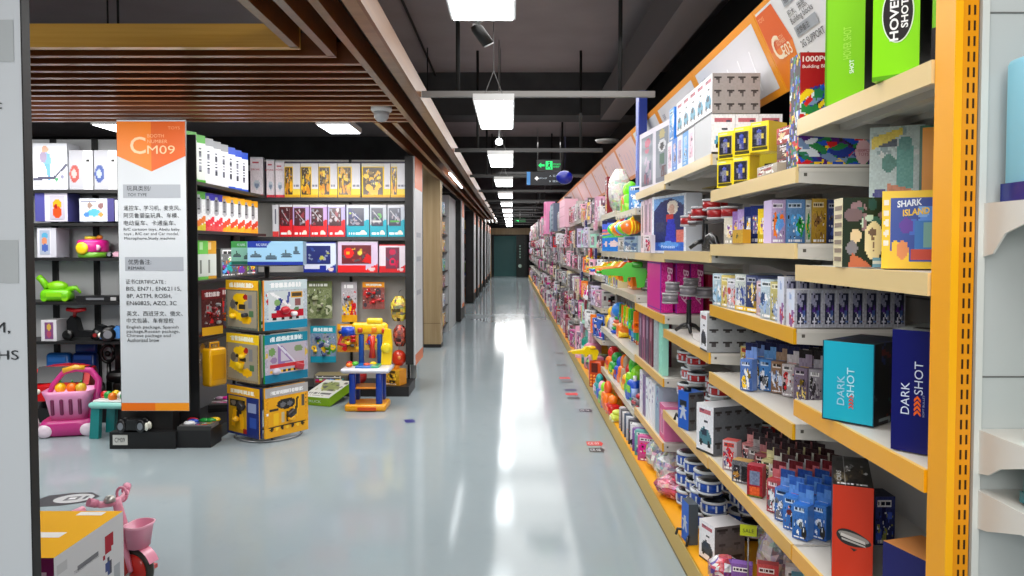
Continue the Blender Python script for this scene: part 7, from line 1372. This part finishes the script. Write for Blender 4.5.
# pink and yellow cake-like toy
z = LZ(258); tx = (LX(71) + LX(101)) / 2
ck = empty('music_toy', 'magenta round toy with yellow face and lid on the third shelf of the ride-on display', 'toy', (tx, LY_ + .12, z + .0012))
MB().lathe([(.115, 0), (.125, .01), (.125, .05)], n=24, col=(.45, .70, .20)).build('green_base', 'plastic', ck); MB().lathe([(.122, .05), (.13, .06), (.13, .14), (.118, .158), (.05, .165), (.003, .166)], n=24, col=(.85, .15, .55)).build('body', 'plastic', ck)
MB().lathe([(.052, 0), (.055, -.02), (.04, -.03), (.003, -.03)], (-.03, -.115, .085), 18, (.97, .82, .12), 'y').build('round_face', 'plastic', ck); MB().lathe([(.03, 0), (.028, -.014), (.003, -.016)], (.085, -.085, .09), 14, (.9, .65, .75), 'y').build('button', 'plastic', ck)
MB().lathe([(.055, .165), (.05, .19), (.003, .195)], (-.02, 0, 0), 16, (.85, .8, .2)).build('lid', 'plastic', ck); MB().ell((.06, 0, .185), (.028, .028, .02), (.93, .6, .2), 10, 6).build('knob', 'plastic', ck)
def toy_car(name, L, c, lab, loc, rz, wheel_c=BLK, glass=(.12, .13, .15), roof=True, cat='ride-on car', W=None, H=None):
    r = empty(name, lab, cat, loc, rz); W = W or L * .48; H = H or L * .36
    pr = [(-.5, .16), (-.48, .42), (-.30, .50), (-.12, .86), (.18, .86), (.34, .52), (.48, .46), (.5, .16)] if roof else [(-.5, .16), (-.5, .52), (-.30, .58), (-.22, .44), (.10, .44), (.16, .80), (.20, .80), (.24, .56), (.48, .46), (.5, .16)]
    mb = MB(); N = 5; rings = []
    for j in range(N):
        t = -1 + 2 * j / (N - 1); k = 1 - .10 * abs(t) ** 3; rings.append([(p[0] * L * k, t * W / 2, p[1] * H * (1 if p[1] < .5 else (1 - .10 * abs(t) ** 2))) for p in pr])
    mb.loft(rings, c, False); mb.build('car_body', 'plastic', r)
    for x in (-.31, .31):
        for s in (-1, 1):
            w = MB().lathe([(.01, -.02), (.14 * L, -.02), (.15 * L, -.012), (.15 * L, .012), (.14 * L, .02), (.01, .02)], (x * L, s * W * .5, .15 * L), 20, wheel_c, 'y').build('wheel', 'plastic', r)
            MB().lathe([(.085 * L, -.003), (.085 * L, .003)], (x * L, s * (W * .5 + .021), .15 * L), 14, (.62, .63, .66), 'y').build('hub_cap', 'metal', w)
    if roof: MB().prism([(.355, .52), (.20, .845), (.185, .845), (.33, .52)], (0, -W * .40, 0), (L, 0, 0), (0, 0, H), (0, W * .80, 0), glass).build('windscreen', 'plastic', r)
    if roof: MB().prism([(-.26, .52), (-.12, .80), (.16, .80), (.27, .52)], (0, -W * .455, 0), (L, 0, 0), (0, 0, H), (0, W * .91, 0), glass).build('window', 'plastic', r)
    else:
        MB().prism([(.12, .50), (.165, .76), (.205, .76), (.22, .5)], (0, -W * .4, 0), (L, 0, 0), (0, 0, H), (0, W * .8, 0), glass).build('windshield', 'plastic', r); MB().rbox((-.22 * L, 0, .62 * H), (.07 * L, W * .6, .3 * H), .02, (.07, .07, .08)).build('seat', 'plastic', r)
        MB().lathe([(.07, -.006), (.085, 0), (.07, .006)], (.06 * L, 0, .60 * H), 16, BLK, 'x').build('steering_wheel', 'plastic', r)
    for s in (-1, 1): MB().ell((.47 * L, s * W * .33, .36 * H), (.02, .035, .025), (.9, .9, .85), 10, 6).build('headlamp', 'plastic', r)
    return r
toy_car('toy_car', .18, (.90, .70, .78), 'small pink toy car on the third shelf half hidden by the orange-headed sign', (LX(112), LY_ + .1, LZ(258) + .0012), .2, cat='toy car')
lm = lump('toy_dinosaur', [LIM, (.45, .80, .08), (.35, .7, .1)], (.26, .14, .18), 71); put(lm, (LX(50), LY_ + .1, LZ(302) + .0012), .1, 'lime green long toy on the fourth shelf of the ride-on display', 'toy'); MB().tube([(.08, 0, .1), (.16, 0, .12), (.20, 0, .07)], [.03, .022, .01], 8, (.5, .82, .1)).build('tail', 'plastic', lm); MB().tube([(-.08, 0, .12), (-.13, 0, .19), (-.16, 0, .22)], [.035, .03, .03], 8, (.5, .82, .1)).build('neck', 'plastic', lm)
o = MB().box((-.19, -.08, 0), (.19, .08, .05), (.09, .09, .1)).build('display_tray', 'powder'); put(o, (LX(95), LY_ + .1, LZ(302) + .0012), 0, 'low black tray on the fourth shelf of the ride-on display', 'tray'); MB().box((-.10, -.0812, .015), (.06, -.0802, .035), (.45, .46, .48)).build('label_panel', 'print', o); MB().box((.12, -.0812, .01), (.17, -.0802, .04), (.7, .7, .7)).build('label_plate', 'print', o)
p = Cv(8, 12, (.5, .3, .5)); p.ell(.5, .3, .3, .2, (.85, .7, .3)); p.ell(.5, .7, .3, .2, (.7, .3, .4)); lbox(38, 53.5, 320.5, 341.5, (.86, .86, .88), (.8, .8, .82), 'small white window box beside the black scooter', win=((.25, .1, .8, .9), p))
# balance scooter with red handlebar
sc = empty('ride_on_scooter', 'black ride-on scooter with a red handlebar on the lowest shelf', 'ride-on toy', (LX(77), LY_ + .12, LZ(341.5) + .0012)); sc.scale = (.9, .9, .88)
MB().prism([(-.17, .03), (-.17, .20), (-.13, .25), (-.08, .22), (-.05, .10), (.08, .09), (.14, .16), (.19, .14), (.19, .03)], (0, -.045, 0), (1,0,0), (0,0,1), (0, .09, 0), (.07, .07, .08)).build('frame', 'plastic', sc)
MB().tube([(-.12, 0, .22), (-.10, 0, .31)], .018, 8, (.5, .08, .1)).build('stem', 'plastic', sc); MB().tube([(-.19, 0, .315), (-.10, 0, .30), (0, 0, .315)], [.02, .024, .02], 8, (.75, .08, .12)).build('handlebar', 'plastic', sc)
for x in (-.15, .13): MB().lathe([(.01, -.02), (.05, -.02), (.055, 0), (.05, .02), (.01, .02)], (x, -.055, .055), 16, (.05, .05, .05), 'y').build('wheel', 'plastic', sc)
MB().lathe([(.02, -.003), (.02, .003)], (.13, -.078, .055), 10, (.6, .15, .15), 'y').build('hub_cap', 'plastic', sc)
toy_car('ride_on_car', .42, (.30, .58, .90), 'pale blue ride-on car on the lowest shelf half behind the orange-headed sign', (LX(117), LY_ + .13, LZ(341.5) + .0012), PI + .35)
MB_ = None
toy_car('ride_on_car', .50, (.80, .07, .10), 'red ride-on car with dark windscreen behind the pink push cart', (-3.95, 6.70, .1215), -PI / 2 + .2, W=.46, H=.40)
toy_car('ride_on_car', .55, (.62, .06, .10), 'darker red ride-on car with black seat beside the white table', (-3.08, 6.66, .1215), PI + .2, roof=False)
o = MB().rbox((0, 0, .20), (.22, .09, .40), .03, (.08, .20, .48)).build('toy_chair', 'plastic'); put(o, (LX(66), LY_ + .275, .1215), 0, 'dark blue plastic block seat behind the red ride-on car', 'toy seat'); MB().rbox((0, .02, .44), (.20, .05, .10), .02, (.08, .22, .52)).build('backrest', 'plastic', o); MB().cbox((0, -.047, .36), (.16, .004, .04), (.15, .35, .7)).build('panel', 'plastic', o)
o = MB().rbox((0, 0, .20), (.22, .09, .40), .03, (.12, .42, .75)).build('toy_chair', 'plastic'); put(o, (LX(39), LY_ + .275, .1215), 0, 'brighter blue plastic step seat at the end behind the red ride-on car', 'toy seat'); MB().cbox((0, -.047, .34), (.16, .004, .04), (.2, .5, .85)).build('panel', 'plastic', o)
st = empty('toy_driver_chair', 'black high-backed toy driver seat behind the activity table', 'toy seat', (LX(110), LY_ + .17, .1215)); MB().rbox((0, 0, .20), (.22, .2, .10), .04, (.05, .05, .055)).build('seat', 'plastic', st); MB().rbox((0, .08, .36), (.20, .07, .28), .03, (.06, .06, .065)).build('backrest', 'plastic', st); MB().rbox((0, 0, .075), (.12, .12, .15), .02, (.08, .08, .08)).build('pedestal', 'plastic', st)
sw = empty('toy_steering_wheel', 'black toy steering wheel standing behind the red car', 'toy', (LX(90), LY_ + .28, .1215)); sw.scale = (.9, .9, .93); MB().tube([(.065 * math.cos(2*PI*k/20), -.02, .42 + .085 * math.sin(2*PI*k/20)) for k in range(21)], .016, 8, (.05, .05, .05)).build('rim', 'plastic', sw); MB().ell((0, -.02, .42), (.03, .02, .03), (.1, .1, .1), 10, 6).build('hub', 'plastic', sw); MB().cyl((0, 0, 0), (0, 0, .36), .03, .02, 10, (.08, .08, .08)).build('column', 'plastic', sw)
# pink push cart
pc = empty('push_cart', 'pink toy push cart with a tall loop handle and slotted basket', 'toy cart', (on_z(70, 436, 0).x - .04, 6.08, 0), .25); PKD = (.78, .20, .52)
def rr_ring(w, d, z, r=.06, cx=0, cy=0, n=5):
    out = []
    for ax, ay, a0 in ((w/2 - r, d/2 - r, 0), (-w/2 + r, d/2 - r, PI/2), (-w/2 + r, -d/2 + r, PI), (w/2 - r, -d/2 + r, 1.5 * PI)):
        for k in range(n): a = a0 + k * PI / 2 / (n - 1); out.append((cx + ax + r * math.cos(a), cy + ay + r * math.sin(a), z))
    return out
MB().loft([rr_ring(.26, .22, .0), rr_ring(.36, .28, .02), rr_ring(.40, .30, .10), rr_ring(.36, .28, .13)], PKD).build('chassis', 'plastic', pc)
bk = MB().loft([rr_ring(.26, .20, .12), rr_ring(.33, .25, .30), rr_ring(.37, .28, .36), rr_ring(.35, .26, .36), rr_ring(.30, .22, .30)], (.90, .58, .76)).build('basket', 'plastic', pc)
sl = MB()
for q in range(4): sl.rbox((-.10 + .065 * q, -.118, .235), (.026, .02, .13), .009, (.45, .12, .30), Matrix.Rotation(.12, 4, 'X'))
sl.build('slot_groove', 'plastic', bk)
MB().tube([(.12, -.02, .10), (.19, -.0, .28), (.20, .02, .42), (.14, .03, .50), (.03, .03, .515), (-.06, .03, .49), (-.13, .02, .40), (-.16, .02, .33)], [.035, .032, .028, .026, .022, .02, .02, .02], 10, PKD).build('handle', 'plastic', pc)
MB().tube([(.10, .03, .515), (.03, .03, .525), (-.06, .03, .50)], .025, 10, (.90, .68, .20)).build('handle_grip', 'plastic', pc)
for x in (-.15, .15): MB().lathe([(.01, -.02), (.05, -.02), (.055, 0), (.05, .02), (.01, .02)], (x, -.13, .055), 16, (.92, .85, .9), 'y').build('wheel', 'plastic', pc)
for i, (x, y, c) in enumerate(((-.09, 0, YEL), (.0, .03, ORG), (.08, -.02, (.85, .75, .2)))):
    p = pc.matrix_world; o = MB().ell((0, 0, 0), (.042, .042, .042), c, 14, 8).build('play_food', 'plastic'); put(o, (pc.location.x + x, pc.location.y + y * .25 + .01, .366), 0, '%s play food in the pink push cart, %s from its wheel side' % (('yellow', 'orange', 'golden')[i], ordn(i + 1)), 'toy'); MB().cyl((0, 0, .045), (.005, 0, .06), .008, n=6, col=GRN).build('stalk', 'plastic', o)
o = MB().loft([rr_ring(.24, .2, 0, .05), rr_ring(.28, .24, .03, .06), rr_ring(.26, .2, .12, .06)], (.88, .85, .86)).build('rocking_toy', 'plastic'); put(o, (on_y(47, 400, 6.05).x - .22, 6.02, .0), 0, 'white rounded toy beside the pink cart and the near sign', 'toy'); 
for s in (-1, 1): MB().ell((.0 + s * .08, -.10, .045), (.03, .02, .03), (.8, .5, .6), 10, 6).build('button', 'plastic', o)
# activity table
atb = empty('activity_table', 'white toy activity table with teal legs covered in coloured knobs', 'toy table', (on_z(109, 440, 0).x + .05, 6.0, 0), -.1)
MB().rbox((0, 0, .265), (.42, .30, .05), .025, (.55, .82, .78)).build('table_top', 'plastic', atb); MB().rbox((0, 0, .295), (.36, .25, .02), .01, (.90, .90, .90)).build('play_panel', 'plastic', atb)
for x in (-.16, .16):
    for y in (-.10, .10): MB().prism([(-.035, .25), (.035, .25), (.055 if x > 0 else .02, 0), (-.02 if x > 0 else -.055, 0)], (x, y - .02, 0), (1,0,0), (0,0,1), (0, .04, 0), (.08, .52, .52)).build('leg', 'plastic', atb)
for i in range(9):
    rr = random.Random(i + 40); MB().ell((-.15 + .037 * i, rr.uniform(-.09, .08), .325), (.035, .03, .035), [RED, GRN, YEL, ORG, WHT, (.2, .6, .4), GRN, RED, YEL][i], 12, 8).build('knob', 'plastic', atb)
o = MB().cbox((0, 0, .11), (.05, .05, .22), (.92, .62, .12)).build('toy_block', 'plastic'); put(o, (atb.location.x + .02, 6.02, 0), 0, 'orange upright block under the activity table', 'toy'); MB().cbox((0, -.0265, .15), (.03, .003, .04), RED).build('panel', 'plastic', o)
o = toy_car('toy_car', .26, (.07, .07, .075), 'black toy vehicle on the plinth below the orange-headed sign', (-2.82, 5.60 + .04, .1262), 0, cat='toy car'); o.scale = (.9, .55, 1.25); o.location.y = 5.615
# ================================================================== NEAR LEFT: BOX AND TRICYCLE
tz = .45; a = on_z(123, 511, tz); b = on_z(58, 558, tz)
bw, bd_, bh = .62, a.y - b.y, tz
cv = Cv(24, 18, (.45, .06, .30)); cv.rect(.80, .12, .96, .2, (.8, .65, .7)); side = Cv(30, 26, (.78, .78, .79)); r = random.Random(5)
side.rect(.03, .06, .18, .16, (.7, .7, .71)); 
for k in range(6): side.rect(.30 + k * .05, .20, .335 + k * .05, .23, (.45, .45, .47))
side.poly([(.70, .14), (.82, .10), (.83, .24), (.68, .30)], (.62, .15, .20)); side.poly([(.36, .52), (.60, .42), (.62, .58), (.34, .68)], (.62, .15, .18)); side.poly([(.72, .30), (.78, .28), (.79, .46), (.73, .48)], (.3, .3, .35)); side.rect(.82, .44, .95, .66, (.62, .64, .66)); side.rect(.10, .42, .28, .58, (.62, .63, .64)); side.rect(.05, .72, .3, .9, (.6, .6, .62)); side.ell(.74, .4, .04, .05, (.25, .3, .5)); side.blobs(r, 8, (.1, .4, .9, .95), [(.6, .6, .63), (.55, .2, .25), (.66, .66, .7)], .02, .05)
o = carton('toy_carton', (bw, bd_, bh), cv, side, (.98, .72, .02), mat='matte'); put(o, (a.x - bw / 2, b.y + bd_ / 2, 0), 0, 'large toy carton with yellow lid, white side and maroon front beside the near sign', 'carton')
MB().box((bw/2 - .16, bd_/2 - .05, bh), (bw/2 - .06, bd_/2 - .012, bh + .0008), (.93, .92, .90)).build('label_panel', 'print', o); MB().box((bw/2 - .20, -bd_/2 + .18, bh), (bw/2 - .09, -bd_/2 + .23, bh + .0008), (.93, .92, .90)).build('label_plate', 'print', o)
MB().box((-bw/2, -.002, bh), (bw/2 - .26, .002, bh + .0008), (.75, .55, .08)).build('lid_seam', 'print', o)
txt('TODDLER TRICYCLE', o, (bw/2 + .0012, -bd_ * .25, bh * .76), (0,1,0), (0,0,1), (.45, .45, .48), w=.16, h=.012); txt('TOYS', o, (bw/2 - .10, -bd_/2 - .0012, bh * .78), (1,0,0), (0,0,1), (.85, .7, .75), w=.06, h=.02)
TP = (.93, .60, .70)
tr = empty('tricycle', 'pink toddler tricycle with front basket and bell standing beyond the yellow-lidded carton', 'tricycle', (on_y(110, 500, 3.3).x, 3.30, 0), -.22); tr.scale = (.86, .86, .88)
fw = MB().lathe([(.012, -.02), (.085, -.022), (.10, -.018), (.108, 0), (.10, .018), (.085, .022), (.012, .02)], (.14, 0, .108), 28, (.20, .19, .16), 'y').build('front_wheel', 'plastic', tr)
for s in (-1, 1): MB().lathe([(.010, -.004), (.082, -.004), (.082, .004), (.010, .004)], (.14, s * .024, .108), 24, (.78, .14, .10), 'y').build('wheel_disc', 'plastic', fw)
for s in (-1, 1):
    w = MB().lathe([(.012, -.018), (.07, -.02), (.08, -.01), (.08, .01), (.07, .02), (.012, .018)], (-.24, s * .15, .08), 24, (.20, .19, .17), 'y').build('rear_wheel', 'plastic', tr); MB().lathe([(.01, -.004), (.05, -.004), (.05, .004), (.01, .004)], (-.24, s * .172, .08), 18, TP, 'y').build('wheel_disc', 'plastic', w)
    MB().tube([(.145, s * .036, .108), (.125, s * .04, .20), (.09, s * .025, .245)], [.012, .014, .016], 10, TP).build('fork', 'plastic', tr)
    MB().tube([(.14, s * .03, .108), (.14, s * .075, .085)], .008, 8, (.5, .5, .5)).build('pedal_crank', 'plastic', tr); MB().cbox((.14, s * .10, .08), (.07, .05, .02), (.85, .3, .3)).build('pedal', 'plastic', tr)
MB().loft([[(.14 + rr * math.cos(t), y, .108 + rr * math.sin(t)) for t in [PI * (.12 + .76 * k / 12) for k in range(13)] for rr in (.122,)] for y in (-.034, -.02, .02, .034)], TP, closed=False, cap=False).build('mudguard', 'plastic', tr)
MB().tube([(.09, 0, .24), (.07, 0, .33), (.045, 0, .42), (.035, 0, .445)], [.03, .026, .022, .024], 12, TP).build('steering_stem', 'plastic', tr)
MB().tube([(.0, -.115, .465), (.02, -.09, .45), (.035, -.04, .44), (.035, .04, .44), (.02, .09, .45), (.0, .115, .465)], .016, 10, TP).build('handlebar', 'plastic', tr)
for s in (-1, 1): MB().tube([(.008, s * .10, .457), (-.008, s * .135, .475)], [.02, .021], 10, (.90, .55, .66)).build('grip', 'plastic', tr)
MB().lathe([(.0, .0), (.028, .0), (.027, .015), (.018, .028), (.002, .033)], (.045, -.055, .455), 16, (.75, .74, .72)).build('bell', 'metal', tr)
MB().tube([(.02 + .03 * math.cos(t), .06 + .0 * t, .455 + .035 * math.sin(t)) for t in [2*PI*k/16 for k in range(17)]], .007, 8, TP).build('ring_mirror', 'plastic', tr)
MB().loft([rr_ring(.085, .115, .225, .035, .165), rr_ring(.105, .14, .325, .045, .17), rr_ring(.12, .16, .34, .05, .17), rr_ring(.105, .145, .34, .045, .17), rr_ring(.075, .105, .24, .03, .165)], [TP, (.95, .66, .75), (.95, .7, .78), (.86, .52, .63)]).build('basket', 'plastic', tr)
MB().tube([(.09, 0, .24), (.0, 0, .19), (-.12, 0, .17), (-.24, 0, .10)], [.03, .028, .026, .024], 12, TP).build('frame', 'plastic', tr); MB().cyl((-.24, -.17, .08), (-.24, .17, .08), .012, n=10, col=(.6, .6, .6)).build('axle', 'metal', tr)
MB().rbox((-.14, 0, .225), (.22, .19, .05), .022, (.90, .55, .66)).build('seat', 'plastic', tr); MB().rbox((-.235, 0, .30), (.035, .18, .14), .016, TP).build('backrest', 'plastic', tr); MB().cyl((-.14, 0, .16), (-.14, 0, .21), .03, n=12, col=TP).build('seat_post', 'plastic', tr)
# ================================================================== LIGHT AND CAMERA
w = bpy.data.worlds.new('world'); SC.world = w; w.use_nodes = True
w.node_tree.nodes['Background'].inputs[0].default_value = (.75, .8, .85, 1); w.node_tree.nodes['Background'].inputs[1].default_value = .25
def area(name, loc, sx, sy, power, rot=(0, 0, 0), col=(1, .985, .96)):
    l = bpy.data.lights.new(name, 'AREA'); l.shape = 'RECTANGLE'; l.size = sx; l.size_y = sy; l.energy = power; l.color = col
    o = bpy.data.objects.new(name, l); COL.objects.link(o); o.location = loc; o.rotation_euler = rot; return o
for y in (-.6, 3.2, 7.0, 10.8, 14.6, 18.4, 22.2, 26, 29.8, 33.6): area('aisle_fill', (.35, y, 2.9), 1.2, 3.6, 46)  # unseen soft area lights added above the panel lamps to brighten the aisle
area('left_fill', (-1.75, 6.5, 2.45), 1.2, 1.6, 26); area('left_fill', (-3.8, 6.1, 2.45), 1.8, 1.0, 34)  # unseen area lights added to brighten the left displays
area('left_fill', (-1.9, 4.7, 2.2), 1.6, .8, 19, (math.radians(32), 0, 0)); area('left_fill', (-3.9, 4.5, 2.2), 1.8, .8, 25, (math.radians(32), 0, 0)); area('left_fill', (-5.6, 2.0, 3.2), 1.4, 1.4, 40)
area('fill_light', (-1.0, -2.0, 2.3), 2.6, 1.4, 80, (math.radians(72), 0, math.radians(-14)))
for y in (10, 16, 22, 28): area('left_fill', (-1.9, y, 2.45), .6, 1.8, 26)
area('aisle_fill', (-.1, 35.6, 2.9), 1.4, 2.0, 60, (math.radians(-35), 0, 0)); area('aisle_fill', (-.1, 39.2, 3.3), 1.4, .8, 20)  # unseen fill added at the far end by the doorway
area('left_fill', (-1.75, 6.75, 1.98), .9, .5, 7, (math.radians(30), 0, 0))
cam = bpy.data.cameras.new('camera'); co = bpy.data.objects.new('camera', cam); COL.objects.link(co)
cam.sensor_width = 36; cam.lens = 36 * F / 1024; cam.shift_y = -15 / 1024
co.location = CAM; co.rotation_euler = (PI / 2 - TH, 0, 0); SC.camera = co; cam.clip_start = .05; cam.clip_end = 200
SC.view_settings.view_transform = 'Standard'; SC.view_settings.look = 'None'; SC.view_settings.exposure = 0.14
SC.cycles.max_bounces = 6; SC.cycles.diffuse_bounces = 4; SC.cycles.transparent_max_bounces = 6; SC.cycles.caustics_reflective = False; SC.cycles.caustics_refractive = False; SC.cycles.sample_clamp_indirect = 6
